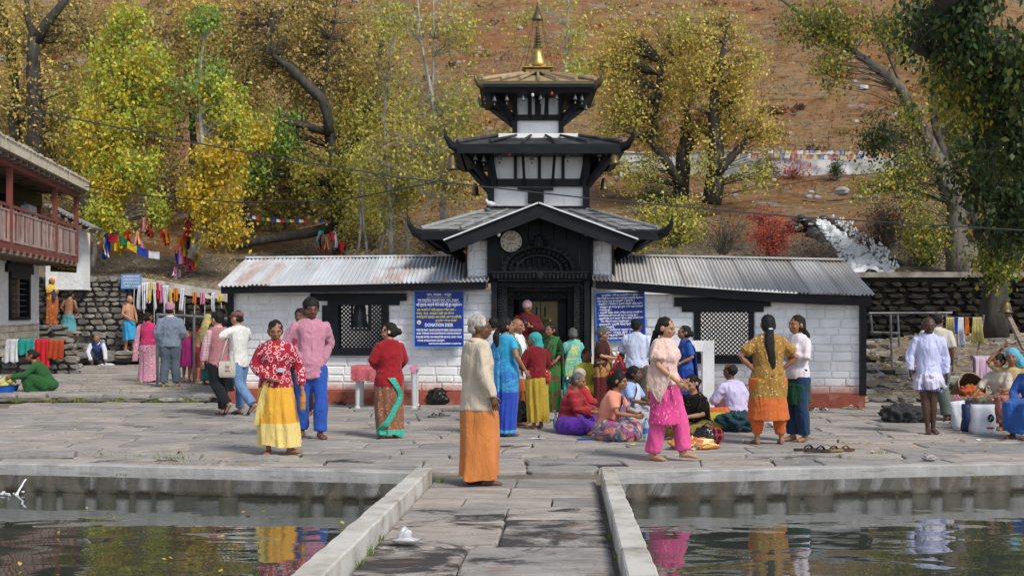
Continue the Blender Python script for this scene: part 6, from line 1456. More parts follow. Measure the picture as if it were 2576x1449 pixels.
    def blob(s, name, m, els, vox=.008, wr=0, label=None, head=True, push=False, it=2):
        b = MB(); H = s.K if head else s.H
        for e in els:
            if e[0] == 'e': b.ell(s.j['hed'] + s.hr @ (Vector(e[1])*H) if head else Vector(e[1])*H, [q*H for q in e[2]], 16, 10, rot=s.hr if head else None)
            else: b.tube([(s.j['hed'] + s.hr @ (Vector(q)*H)) if head else Vector(q)*H for q in e[1]], [((q[0]*H, q[1]*H) if hasattr(q, '__len__') else q*H) for q in e[2]], 14)
        me = fuse(b, vox*H, name, [m], it); return s.add(name, me, wr=wr*H, push=push, reg=False, label=label, seed=U(0,9))
    def spec(s):
        H = s.K; b = MB(); T = lambda v: s.j['hed'] + s.hr @ (Vector(v)*H)
        for sx in (-1, 1):
            b.tube([T((sx*.0195 + .012*math.cos(a), -.0585, .003 + .010*math.sin(a))) for a in np.linspace(0, 2*math.pi, 13)], .0011*H, 4); b.tube([T((sx*.032, -.056, .006)), T((sx*.0505, .0, .004))], .0011*H, 4)
        b.tube([T((-.008,-.0590,.005)), T((.008,-.0590,.005))], .001*H, 4); link('spectacles', b.mesh('spectacles', M['metal']), s.t, (0,0,0)); return s
    def sandals(s, m, shoe=False):
        H, j = s.H, s.j
        for d in 'lr':
            fd = Vector(j['fd'+d]).normalized(); an = j['an'+d]; b = MB(); base = an - Vector((0,0,.040*H)) if abs(fd.z) < .5 else an
            if shoe: b.tube([base - fd*.035*H + Vector((0,0,.02*H)), base + fd*.02*H + Vector((0,0,.022*H)), base + fd*.075*H + Vector((0,0,.014*H)), base + fd*.105*H + Vector((0,0,.010*H))], [(.022*H,.022*H), (.027*H,.027*H), (.030*H,.018*H), (.018*H,.010*H)], 12)
            else:
                b.tube([base - fd*.04*H - Vector((0,0,.003)), base + fd*.04*H - Vector((0,0,.003)), base + fd*.11*H - Vector((0,0,.003))], [(.022*H,.006*H), (.026*H,.006*H), (.026*H,.006*H)], 10)
                sd = fd.cross(Vector((0,0,1)))
                for q in (-1, 1): b.tube([base + fd*.085*H + Vector((0,0,.02*H)), base + fd*.04*H + sd*q*.022*H + Vector((0,0,.022*H)), base + fd*.01*H + sd*q*.026*H], .004*H, 5)
            link('shoe' if shoe else 'sandal', b.mesh('shoe', m, True), s.t, (0,0,0))
        return s
    def W(s, key, dv=(0,0,0)):      # world position of a joint
        return s.t.location + Matrix.Rotation(s.t.rotation_euler.z, 3, 'Z') @ (s.j[key] + Vector(dv)*s.H)
def CL(*a, **k): return cloth(*a, **k)
# ------------------------------------------------------------------ the people, from the front row back
white_shirt = CL('white_shirt_cotton', (.62,.64,.74)); gold = M['gold']
# man in cream shirt and orange wrap, seen from behind, facing right
p = Pers('white haired man in cream shirt and orange wrap standing at the head of the path', 1203, 1220, 786, 116, skin='d', fat=1.16, fine=True, yaw=-24, J=dict(ell=(-.142,.03,.65), wrl=(-.15,-.02,.52), elr=(.12,.02,.64), wrr=(.1,-.05,.53), anl=(-.045,-.03,.04), anr=(.045,.02,.04)))
p.skirt(CL('orange_cotton', (.62,.20,.035), fold=.5), top=.0, hem=.045, w=.112, amp=.008, hx=.105, hy=.118, name='orange_wrap', nf=5)
p.shirt(CL('cream_shirt_cotton', (.60,.49,.36), fold=.6), 1.0, -.085, .018, collar=CL('cream_collar', (.62,.51,.38)), flare=.012)
p.hair('w', 'short', .965).spec(); p.blob('moustache', HAIR['w'], [('e', (0,-.060,-.026), (.018,.006,.005))], .004)
# woman in paisley cardigan and yellow sari
p = Pers('woman in red paisley cardigan and yellow sari stepping forward near the left pool', 693, 1143, 801, 8, skin='m', fem=True, fat=1.14, fine=True, nod=16, yaw=6, J=dict(ell=(-.155,.02,.65), wrl=(-.04,-.115,.56), hdl=(.9,-.2,-.3), elr=(.17,.03,.64), wrr=(.19,-.04,.51), anl=(-.05,-.01,.04), anr=(.11,-.03,.05), knr=(.08,-.03,.28), fdr=(.8,-.5,.05)))
p.skirt(CL('yellow_sari_silk', (.80,.40,.012), 'floral', [(.86,.52,.08)], 16, bands=[(.0,.38,(.74,.56,.17))], fold=.6, thr=.16), top=.07, hem=.07, w=.125, amp=.010, name='yellow_sari', front=.006, hx=.155, hy=.11)
p.ribbon('sari_fold', CL('pale_yellow_sari', (.70,.55,.15), fold=.6), [((-.05,-.095,.56),(.015,0,0)), ((-.075,-.095,.46),(.022,0,0)), ((-.10,-.085,.34),(.03,.01,0)), ((-.115,-.07,.22),(.035,.015,0))], label='pale yellow pleated border of the sari')
p.shirt(CL('red_paisley_knit', (.36,.008,.03), 'paisley', [(.80,.45,.47)], 17), 1.0, -.03, .02, name='cardigan', wr=.005)
p.blob('neck_cloth', CL('yellow_blouse', (.75,.42,.03)), [('t', [(0,-.065,-.085), (0,-.078,-.12), (0,-.085,-.165)], [(.03,.012), (.022,.01), (.006,.006)])], .006, label='yellow blouse showing at the neck')
p.hair('b', 'bun').blob('bindi', LIP, [('e', (0,-.0575,.022), (.003,.002,.003))], .0025)
b = MB(); b.box(Vector((.045,-.108,.625))*p.H, (.075,.008,.045)); link('badge', b.mesh('badge', mat('clear_badge', (.5,.58,.66), rough=.2, bump=0)), p.t, (0,0,0))
def bottle(pos, s, liquid, label, name='water_bottle', cap=(.05,.2,.6)):
    t = thing(name, label, 'bottle', pos); b = MB().lathe((0,0,0), [(.0,0), (.032*s,.0), (.034*s,.02*s), (.031*s,.06*s), (.034*s,.10*s), (.034*s,.17*s), (.028*s,.20*s), (.013*s,.235*s), (.013*s,.25*s)], 14)
    k = NT('clear_plastic'); mm = k.done(liquid, .12, 0, .6); k.b.inputs['Transmission Weight'].default_value = .55; k.b.inputs['IOR'].default_value = 1.3
    link('bottle_body', b.mesh('bottle_body', mm, True), t, (0,0,0)); link('cap', MB().lathe((0,0,.25*s), [(.015*s,0), (.015*s,.02*s), (0,.021*s)], 10).mesh('cap', mat('bottle_cap', cap, bump=0, rough=.4)), t, (0,0,0))
    link('label_band', MB().lathe((0,0,0), [(.0345*s,.10*s), (.0355*s,.10*s), (.0355*s,.16*s), (.0345*s,.16*s)], 14).mesh('label_band', mat('bottle_label', cap, bump=0, rough=.4)), t, (0,0,0)); return t
bottle(p.W('wrr', (.01,-.02,-.18)), 1.0, (.75,.40,.10), 'plastic bottle held by the woman in the yellow sari', cap=(.65,.25,.05))
# man in pink shirt and blue trousers
p = Pers('tall man in pink shirt and bright blue trousers looking down', 782, 1103, 745, 22, skin='d', fine=True, nod=12, fat=.95, J=dict(ell=(-.165,.05,.67), wrl=(-.095,-.03,.555), hdl=(.5,-.2,-.8), elr=(.15,.07,.66), wrr=(.09,.02,.54), anl=(-.05,.07,.06), knl=(-.055,.02,.28), anr=(.055,-.05,.045), knr=(.06,-.04,.28)))
p.trousers(CL('blue_trouser_cloth', (.015,.085,.42), fold=.5), flare=.016, e=.015, wr=.009)
p.shirt(CL('pink_shirt_cotton', (.52,.19,.28), 'stripe', [(.60,.30,.38)], 60, fold=.6), 1.0, -.10, .018, collar=CL('pink_collar', (.56,.22,.31)), flare=.01, wr=.010)
p.hair('b', 'short', 1.05); p.blob('moustache', HAIR['b'], [('e', (0,-.060,-.026), (.014,.004,.003))], .0035)
# man standing behind him
p = Pers('man in red shirt with a dark bag standing behind the pink shirted man', 757, 1045, 772, -10, skin='d', J=dict(anr=(.09,.0,.04)))
p.trousers(CL('black_trouser_cloth', (.02,.02,.025))); p.shirt(CL('red_shirt_cotton', (.45,.03,.06), fold=.5)); p.hair('b', 'short')
# woman in red cardigan, seen from behind left
p = Pers('grey haired woman in plain red cardigan and rust green sari beside the plastic table', 980, 1101, 808, 205, skin='l', fem=True, fat=1.16, fine=True, yaw=62, nod=10, J=dict(ell=(-.14,-.03,.66), wrl=(-.10,-.12,.58), elr=(.15,.0,.66), wrr=(.07,-.12,.6)))
p.skirt(CL('rust_patterned_sari', (.28,.10,.05), 'floral', [(.06,.24,.18), (.50,.26,.14)], 22, bands=[(.0,.12,(.03,.42,.30))], fold=.5, thr=.34), top=.05, hem=.03, w=.118, amp=.007, name='sari')
p.ribbon('sari_border', CL('green_sari_border', (.04,.45,.32), 'hstripe', [(.02,.33,.24)], 20, fold=.5), [((.02,.10,.52),(.035,0,0)), ((-.03,.11,.44),(.025,0,.0)), ((-.06,.105,.36),(.02,0,.01)), ((.0,.115,.24),(.02,0,.014)), ((.07,.115,.13),(.02,0,.016)), ((.12,.06,.085),(.01,.01,.014))], label='green border falling across the sari')
p.shirt(CL('crimson_knit', (.33,.006,.014), fold=.4), 1.0, -.075, .019, name='cardigan'); p.hair('b', 'bun').spec()
p.blob('ear_muff', mat('white_earpiece', (.8,.8,.8), bump=0), [('e', (-.052,.004,-.006), (.007,.008,.010)), ('e', (.052,.004,-.006), (.007,.008,.010))], .005)
# the couple walking left: plaid and white
p = Pers('young man in plaid shirt and pink vest carrying a cream shoulder bag', 548, 1044, 780, -128, skin='l', fine=True, nod=4, J=dict(ell=(-.13,.02,.65), wrl=(-.12,.02,.51), elr=(.13,-.02,.65), wrr=(.135,-.05,.52), anl=(-.06,.0,.045), anr=(.05,.22,.11), knr=(.05,.03,.29), fdr=(.05,-.5,-.85)))
p.trousers(CL('black_track_pants', (.014,.015,.018), bands=[]), flare=.012, e=.016)
p.shirt(CL('plaid_shirt_cotton', (.72,.48,.46), 'plaid', [(.60,.10,.10), (.15,.22,.45)], 22), 1.0, -.07, .016, wr=.005)
p.shirt(CL('dusty_pink_vest', (.42,.17,.19), fold=.5), .02, -.06, .026, name='vest'); p.hair('b', 'short', 1.06).spec().sandals(M['cable'])
bagp = p.W('wrr', (.02,.02,.0)); pl_ = p
p = Pers('man in white pullover, brown cap and jeans with his arm round the plaid shirted man', 598, 1042, 778, -120, skin='l', fine=True, fat=1.05, nod=4, J=dict(ell=(-.16,-.02,.73), wrl=(-.2,-.14,.71), hdl=(.2,-1,-.1), elr=(.20,-.06,.74), wrr=(.24,-.16,.72), hdr=(-.3,-1,-.2), anl=(-.05,-.02,.045), anr=(.06,.25,.10), knr=(.05,.06,.29), fdr=(.05,-.6,-.8)))
p.trousers(CL('faded_denim', (.13,.24,.44), fold=.5), flare=.012); p.shirt(CL('white_pullover', (.74,.73,.68), fold=.5), 1.0, -.07, .02, name='pullover'); p.hair('b', 'short', .97).sandals(M['cable'])
p.blob('cap', CL('brown_cap', (.22,.09,.07)), [('e', (0,.006,.030), (.053,.062,.040)), ('t', [(0,-.045,.03), (0,-.085,.022)], [(.036,.006), (.03,.004)])], .006)
bag = thing('shoulder_bag', 'cream cloth shoulder bag with a small red print', 'bag', G(563, 1044) + Vector((.10, -.20, .62)), rz=R(-12)); cb = CL('cream_canvas', (.60,.55,.46))
link('bag_body', MB().rings([[Vector((x*w, y*d, z)) for x, y in ((-1,-1),(1,-1),(1,1),(-1,1))] for z, w, d in ((0,.115,.012), (.03,.13,.03), (.16,.135,.028), (.26,.13,.010))]).mesh('bag_body', cb, 40), bag, (0,0,0))
link('strap', MB().tube([(-.12,0,.25), (-.08,.12,.55), (.0,.18,.78), (.06,.12,.55), (.12,0,.25)], [(.014,.003)]*5, 6).mesh('strap', cb, True), bag, (0,0,0))
text('111', .06, M['redink'], bag, (.02, -.034, .17), width=.06, bold=.003); text('NEPAL', .03, M['redink'], bag, (.02, -.034, .11), width=.09, bold=.001)
# grey jacket man with topi
p = Pers('man in grey jacket and trousers with a pink topi cap, seen from behind', 428, 974, 762, 196, TZ+.0, skin='l', fat=1.1, yaw=-16, J=dict(ell=(-.14,.03,.65), wrl=(-.10,-.06,.53), elr=(.14,.03,.64), wrr=(.12,-.05,.50), anl=(-.08,0,.045), anr=(.08,0,.045)))
p.trousers(CL('slate_trouser_cloth', (.10,.13,.17), fold=.5), flare=.014, e=.02); p.shirt(CL('grey_blue_jacket', (.20,.24,.32), fold=.6), 1.0, -.04, .026, name='jacket', wr=.010, collar=CL('pale_collar', (.5,.55,.6))); p.hair('b', 'short', .97).sandals(CL('tan_sandal', (.3,.2,.14)))
p.blob('topi_cap', CL('pink_topi', (.52,.22,.32), 'hstripe', [(.42,.20,.30)], 30), [('t', [(0,.008,.012), (0,.012,.05), (.006,.018,.088)], [(.053,.062), (.050,.058), (.042,.044)])], .006)
# woman pink blouse, floral sari
p = Pers('woman in bright pink blouse and pink floral sari, seen from behind', 372, 962, 782, 172, TZ+.0, skin='m', fem=True, fat=1.1, yaw=-24, J=dict(ell=(-.14,.0,.66), wrl=(-.10,-.10,.60), elr=(.15,.0,.66), wrr=(.12,-.05,.56)))
pk = CL('pink_floral_sari', (.66,.30,.40), 'floral', [(.50,.03,.06), (.80,.62,.68)], 11, fold=.5, thr=.28); p.skirt(pk, top=.07, hem=.02, w=.125, amp=.008, name='sari'); p.shirt(CL('magenta_blouse', (.60,.02,.14), fold=.3), .42, .05, .012, name='blouse', wr=.003); p.hair('b', 'bun')
p.ribbon('sari_end', pk, [((.08,-.04,.80),(.03,0,0)), ((.105,.03,.79),(.03,0,0)), ((.13,.05,.66),(.03,0,0)), ((.15,.06,.48),(.035,0,0)), ((.16,.07,.30),(.04,0,0))])
# blue towel man
p = Pers('bare chested man wrapped in a bright blue towel in front of the spout wall', 325, 884, 741, 62, .48, skin='l', fat=1.12, nod=14, J=dict(ell=(-.15,.01,.66), wrl=(-.07,-.13,.56), elr=(.15,.0,.66), wrr=(.06,-.12,.55), anl=(-.05,.04,.045), anr=(.06,-.05,.045)))
p.skirt(CL('turquoise_towel', (.02,.36,.66)), top=.04, hem=.21, w=.11, amp=.006, name='towel'); p.hair('b', 'recede')
# man teal wrap climbing
p = Pers('bare backed man in a teal wrap climbing the stone steps', 172, 866, 729, 165, .70, skin='m', bend=10, fat=.98, J=dict(ell=(-.14,-.02,.66), wrl=(-.11,-.12,.60), elr=(.15,.03,.67), wrr=(.12,-.06,.60), anl=(-.06,-.10,.13), knl=(-.06,-.10,.33), anr=(.08,.12,.05), knr=(.07,.02,.29), fdr=(.1,-.8,-.5)))
p.skirt(CL('teal_wrap_cotton', (.08,.33,.36), fold=.5), top=.03, hem=.23, w=.13, amp=.012, name='wrap'); p.hair('b', 'short')
# woman in orange patterned sari on the steps
p = Pers('woman in orange patterned sari and yellow blouse standing on the upper steps', 131, 818, 698, 55, 1.255, H=1.42, skin='l', fem=True, fat=1.1, nod=8, J=dict(ell=(-.13,-.02,.67), wrl=(-.04,-.13,.70), elr=(.13,-.02,.67), wrr=(.03,-.14,.68)))
p.skirt(CL('orange_patterned_sari', (.52,.13,.02), 'dots', [(.72,.50,.20)], 15, fold=.5), top=.12, hem=.03, w=.115, name='sari'); p.shirt(CL('yellow_blouse_cotton', (.68,.45,.03)), .4, .04, .012, name='blouse', wr=.003); p.hair('b', 'bun'); p.blob('head_cloth', CL('orange_head_cloth', (.7,.28,.03)), [('e', (0,.006,.024), (.053,.062,.048))], .007)
p.ribbon('shawl', CL('dark_blue_towel', (.03,.06,.16)), [((-.06,-.14,.74),(.02,0,0)), ((-.05,-.16,.62),(.035,0,0)), ((-.05,-.15,.50),(.03,0,0))], push=False, label='dark blue cloth hanging from the hands')
# crouching man
SQ = dict(pel=(0,.10,.16), knl=(-.10,-.12,.27), knr=(.10,-.12,.27), anl=(-.09,.0,.045), anr=(.09,.0,.045), hpl=(-.05,.10,.16), hpr=(.05,.10,.16))
def sq_pose(**k): d = dict(SQ); d.update(k); return d
p = Pers('bald man in blue vest and white shirt squatting over his shoes', 245, 923, 0, 12, TZ-.02, H=1.62, skin='m', bend=0, nod=30, J=dict(pel=(0,.10,.17), che=(0,-.02,.34), nec=(0,-.08,.42), hed=(0,-.13,.485), shl=(-.10,-.06,.39), shr=(.10,-.06,.39), ell=(-.14,-.15,.26), elr=(.14,-.15,.27), wrl=(-.08,-.24,.12), wrr=(.16,-.24,.13), knl=(-.13,-.10,.27), knr=(.13,-.10,.27), anl=(-.10,.0,.045), anr=(.10,.0,.045), hpl=(-.05,.10,.17), hpr=(.05,.10,.17)))
p.trousers(CL('dull_plum_trousers', (.10,.075,.09))); p.shirt(white_shirt, 1.0, -.02, .016); p.shirt(CL('blue_vest_cloth', (.05,.10,.33)), .02, -.01, .024, name='vest'); p.hair('s', 'bald')
# cluster at the spout rail
p = Pers('girl in a magenta wrap with bare shoulders, back to the courtyard', 470, 962, 800, 158, TZ, H=1.30, skin='m', fem=True, yaw=20, J=dict(ell=(-.12,-.05,.68), wrl=(-.04,-.12,.66), elr=(.13,-.05,.67), wrr=(.05,-.12,.68)))
p.skirt(CL('magenta_wrap_cotton', (.33,.01,.16)), top=.24, hem=.26, w=.115, amp=.009, name='wrap'); p.hair('b', 'short')
p = Pers('bare shouldered boy bending his head beside the girl in magenta', 492, 960, 796, 150, TZ, skin='m', H=1.32, bend=20, nod=30, J=dict(ell=(-.13,-.08,.66), wrl=(-.05,-.14,.72), elr=(.13,-.08,.66), wrr=(.05,-.14,.72)))
p.trousers(CL('dark_red_shorts', (.25,.02,.03)), end=.55); p.hair('b', 'short')
p = Pers('woman in red and orange sari partly hidden in the group at the spouts', 505, 958, 800, 165, TZ, skin='m', fem=True, H=1.42, J=dict(ell=(-.14,-.06,.7), wrl=(-.05,-.12,.66)))
p.skirt(CL('red_orange_sari', (.50,.04,.03), 'floral', [(.6,.25,.03)], 14), top=.08, hem=.03, w=.12, name='sari'); p.shirt(CL('red_blouse_cotton', (.42,.02,.03)), .6, .0, .015, name='blouse'); p.hair('b', 'bun')
p = Pers('woman in crimson tunic, teal trousers and a green and yellow head scarf', 523, 968, 788, 150, TZ, skin='m', fem=True, fat=1.1, yaw=20, nod=10, J=dict(ell=(-.12,-.05,.68), wrl=(-.08,-.12,.62), elr=(.12,-.06,.68), wrr=(.10,-.12,.62)))
p.trousers(CL('teal_salwar', (.02,.15,.17)), flare=.02, e=.018); p.shirt(CL('crimson_tunic', (.38,.01,.02)), 1.0, -.22, .018, name='tunic', flare=.03); p.blob('head_scarf', CL('green_yellow_scarf', (.45,.48,.14), 'blotch', [(.55,.28,.05), (.30,.42,.16), (.62,.60,.30)], 5), [('e', (0,.008,.012), (.056,.064,.060)), ('t', [(0,.03,-.02), (0,.07,-.12), (0,.085,-.22), (.01,.09,-.32)], [(.05,.045), (.085,.04), (.08,.035), (.05,.015)])], .01, wr=.006)
p = Pers('man in dark cap looking out from behind the walking couple', 556, 985, 764, 20, TZ, skin='m', H=1.62); p.trousers(CL('dark_trousers', (.03,.03,.035))); p.shirt(CL('dark_grey_jacket', (.05,.05,.06)), name='jacket', e=.02); p.hair('b', 'short'); p.blob('cap', CL('black_cap', (.02,.02,.022)), [('e', (0,.006,.028), (.053,.062,.042))], .007)
# seated woman in green at far left, on the terrace edge
p = Pers('woman in a long green dress seated on the terrace edge bent over washing', 78, 1003, 0, -72, 0, H=1.52, skin='m', fem=True, fat=1.1, nod=22, J=dict(pel=(0,.22,.17), che=(0,.11,.36), nec=(0,.05,.455), hed=(0,.0,.545), shl=(-.094,.05,.425), shr=(.094,.05,.425), ell=(-.12,-.06,.30), elr=(.12,-.06,.30), wrl=(-.06,-.22,.28), wrr=(.06,-.22,.28), knl=(-.07,-.03,.29), knr=(.07,-.03,.29), anl=(-.06,.0,.045), anr=(.06,-.03,.045), hpl=(-.05,.2,.16), hpr=(.05,.2,.16)))
gr_ = CL('dark_green_dress', (.025,.11,.03), fold=.5); p.lap(gr_, .035, 'dress_skirt', extra=(((0,.2,.12),(0,.02,.12),.10),)); p.shirt(gr_, 1.0, -.03, .02, name='dress'); p.hair('b', 'bun'); p.sandals(CL('pink_sandal', (.6,.15,.2)))
p.ribbon('apron', CL('gold_patterned_cloth', (.40,.32,.10), 'floral', [(.05,.10,.03)], 14), [((.0,-.02,.335),(.05,0,0)), ((0,-.09,.29),(.06,0,0)), ((0,-.11,.20),(.06,0,0))], label='gold patterned cloth across the knees')
# blue sari woman standing, from behind right
bl = CL('turquoise_blue_sari', (.02,.22,.52), 'blotch', [(.03,.30,.60), (.02,.17,.48), (.06,.36,.62)], 3, bands=[(0.0,.60,(.015,.06,.42)), (.05,.09,(.03,.35,.6))], fold=.6)
p = Pers('woman in bright blue sari with a long dark ponytail behind the man in orange', 1272, 1096, 794, 138, skin='m', fem=True, fat=1.05, fine=True, yaw=-30, J=dict(ell=(-.15,.03,.66), wrl=(-.17,-.06,.54), elr=(.12,-.02,.66), wrr=(.05,-.1,.62)))
p.skirt(bl, top=.10, hem=.02, w=.105, amp=.008, name='sari', hx=.10); p.shirt(CL('azure_blouse', (.01,.36,.62), fold=.3, bands=[]), .38, .05, .012, name='blouse', wr=.003); p.pallu(bl, .30); p.hair('b', 'pony')
# white shirted person behind her
p = Pers('dark haired man in white shirt mostly hidden behind the woman in blue', 1242, 1040, 812, 160, H=1.6, skin='d'); p.trousers(CL('navy_trousers', (.02,.03,.08))); p.shirt(CL('plain_white_shirt', (.7,.72,.78))); p.hair('b', 'short')
# old man in white kurta with moustache
p = Pers('old man with white moustache in a white shirt and orange wrap', 1300, 1068, 797, 62, skin='m', fat=1.08, fine=True, J=dict(ell=(-.14,.01,.65), wrl=(-.10,-.11,.57), elr=(.14,.01,.65), wrr=(.06,-.12,.57), anl=(-.03,-.04,.04)))
p.skirt(CL('saffron_wrap', (.66,.17,.03), fold=.5), top=.0, hem=.06, w=.10, name='orange_wrap'); p.shirt(CL('white_kurta', (.70,.70,.76), fold=.6), 1.0, -.10, .02, name='kurta', flare=.01); p.hair('s', 'recede'); p.blob('moustache', HAIR['w'], [('e', (0,-.060,-.027), (.020,.007,.008))], .004)
p.ribbon('stole', CL('green_orange_stole', (.04,.15,.05), 'stripe', [(.65,.22,.03)], 22), [((-.07,-.09,.55),(.02,0,0)), ((-.07,-.075,.70),(.022,0,0)), ((-.055,.0,.84),(.022,0,0)), ((0,.045,.83),(0,0,.02)), ((.055,.0,.84),(.022,0,0)), ((.07,-.075,.70),(.022,0,0)), ((.07,-.09,.58),(.02,0,0))])
# monk in the doorway
p = Pers('monk in maroon robe and pale beanie looking at a phone in the temple doorway', 1327, 1011, 752, -8, .13, H=1.62, skin='m', nod=26, J=dict(ell=(-.13,-.03,.67), wrl=(-.035,-.14,.70), hdl=(.3,-.6,.6), elr=(.14,-.03,.67), wrr=(.045,-.14,.70), hdr=(-.3,-.6,.6)))
p.t.location = P(1327, 1000, 22.05); p.t.location.z = .28
mr = CL('maroon_robe', (.13,.010,.014), fold=.6); p.skirt(mr, top=.08, hem=.02, w=.12, name='robe'); p.shirt(mr, .9, -.05, .026, name='upper_robe', wr=.012); p.blob('beanie', CL('pale_pink_beanie', (.62,.38,.38)), [('e', (0,.004,.022), (.052,.061,.050))], .006)
phn = thing('mobile_phone', 'dark phone held up by the monk in the doorway', 'phone', p.W('wrl', (.045,-.05,.055))); link('phone_body', MB().box((0,0,0), (.065,.012,.12), Euler((R(-30),0,0)).to_matrix()).mesh('phone_body', M['glass']), phn, (0,0,0))
# woman with teal scarf and maroon sweater
ys = CL('mustard_sari', (.50,.34,.02), 'floral', [(.16,.05,.03)], 8, fold=.55, thr=.12)
p = Pers('stooped woman in turquoise head scarf, maroon sweater and mustard sari', 1350, 1078, 832, 205, skin='m', fem=True, fine=True, bend=6, fat=1.0, yaw=45, J=dict(ell=(-.14,.0,.66), wrl=(-.09,-.09,.60), elr=(.14,-.02,.66), wrr=(.10,-.13,.59), anl=(-.05,0,.045), anr=(.04,.02,.045)))
p.skirt(ys, top=.08, hem=.07, w=.105, amp=.012, name='sari'); p.shirt(CL('maroon_knit', (.20,.008,.015), fold=.4), .8, -.0, .018, name='sweater'); p.blob('head_scarf', CL('turquoise_scarf', (.02,.36,.36), fold=.5), [('e', (0,.008,.010), (.055,.066,.062)), ('t', [(0,.03,-.02), (0,.045,-.07), (0,.05,-.10)], [(.045,.04), (.05,.035), (.035,.02)])], .009, wr=.006); p.sandals(CL('tan_slipper', (.4,.28,.18)))
p.blob('waist_bundle', CL('red_checked_cloth', (.35,.03,.02), 'dots', [(.7,.6,.2)], 30), [('e', (-.09,.04,.56), (.05,.05,.045)), ('e', (-.10,.05,.50), (.04,.035,.05))], .009, wr=.008, head=False, label='red and yellow checked bundle at the waist')
cbag = thing('carrier_bag', 'shiny black plastic bag hanging beside the woman in mustard', 'bag', P(1315, 1036, 17.9)); M['bin'] = mat('black_polythene', (.010,.010,.012), rough=.25, bump=.8, bs=9, spec=.5)
def crumple(name, r, m, n=40, rg=12, amp=.12, fr=5, flat=1.0, sd=None):
    b = MB().ell((0,0,0), r, n, rg*2); sd = sd if sd is not None else U(0, 40)
    for i, v in enumerate(b.v):
        v = Vector(v); q = v.normalized(); k = 1 + amp*(noise.noise(q*fr*.5 + Vector((sd,0,0)))*2 + abs(noise.noise(q*fr + Vector((0,sd,0))))*1.4); v = v*k; v.z = max(v.z, -r[2]*.92*flat); b.v[i] = tuple(v)
    return b.mesh(name, m, True)
link('bag_body', crumple('bag_body', (.13,.10,.16), M['bin']), cbag, (0,0,0)); link('handle', MB().tube([(-.05,0,.13), (-.02,0,.3), (.03,0,.3), (.05,0,.13)], .008, 6).mesh('handle', M['bin'], True), cbag, (0,0,0))
# woman in green/brown sari with loose hair
gb = CL('green_brown_sari', (.16,.04,.02), 'blotch', [(.03,.18,.04), (.20,.05,.03), (.02,.12,.03)], 2.2, fold=.5)
p = Pers('woman with loose black hair in a dark green and brown sari by the door', 1386, 1035, 811, -30, skin='m', fem=True, fat=1.02, yaw=-18, J=dict(ell=(-.13,.02,.66), wrl=(-.10,-.05,.54), elr=(.14,.0,.66), wrr=(.11,-.08,.58)))
p.skirt(gb, top=.08, hem=.02, w=.115, name='sari'); p.shirt(CL('dark_green_blouse', (.015,.07,.025)), .75, .0, .014, name='blouse'); p.pallu(gb, .4, w=.065); p.hair('b', 'loose')
# turquoise woman, back
tq = CL('turquoise_sari', (.02,.42,.38), 'hstripe', [(.10,.52,.44)], 6, fold=.5); yq = CL('yellow_green_sari_end', (.45,.55,.20), 'blotch', [(.20,.50,.34), (.55,.58,.18), (.12,.48,.40)], 5, fold=.5)
p = Pers('woman in pale turquoise sari with a yellow green shawl end, seen from behind', 1441, 1030, 822, 190, skin='d', fem=True, fat=1.08, J=dict(ell=(-.13,.02,.66), wrl=(-.12,-.03,.57), elr=(.155,.03,.66), wrr=(.15,-.04,.56)))
p.skirt(tq, top=.09, hem=.02, w=.115, name='sari'); p.shirt(CL('aqua_blouse', (.16,.50,.46)), .45, .05, .012, name='blouse', wr=.003); p.hair('s', 'bun')
p.ribbon('sari_end', yq, [((-.06,-.05,.78),(.035,0,0)), ((-.045,.01,.84),(.04,0,0)), ((-.02,.07,.76),(.055,0,.0)), ((.03,.09,.64),(.06,0,.02)), ((.07,.10,.52),(.05,0,.02)), ((.08,.10,.40),(.05,0,0))])
# seated on the plinth: yellow clothed figure behind
SIT = dict(pel=(0,.08,.24), che=(0,.06,.44), nec=(0,.05,.55), hed=(0,.02,.645), shl=(-.094,.05,.515), shr=(.094,.05,.515), ell=(-.13,-.02,.37), elr=(.13,-.02,.37), wrl=(-.06,-.13,.30), wrr=(.06,-.13,.30), knl=(-.07,-.17,.27), knr=(.07,-.17,.27), anl=(-.07,-.15,.045), anr=(.07,-.15,.045), hpl=(-.05,.06,.23), hpr=(.05,.06,.23))
def pose(base, **k): d = dict(base); d.update(k); return d
p = Pers('person in yellow tunic seated by the door behind the seated women', 1478, 1040, 0, 10, H=1.5, skin='d', fem=True, J=SIT); yy = CL('lemon_tunic', (.55,.50,.02)); p.lap(yy, .03, 'trousers'); p.shirt(yy, .6, -.02, .018, name='tunic'); p.hair('b', 'short')
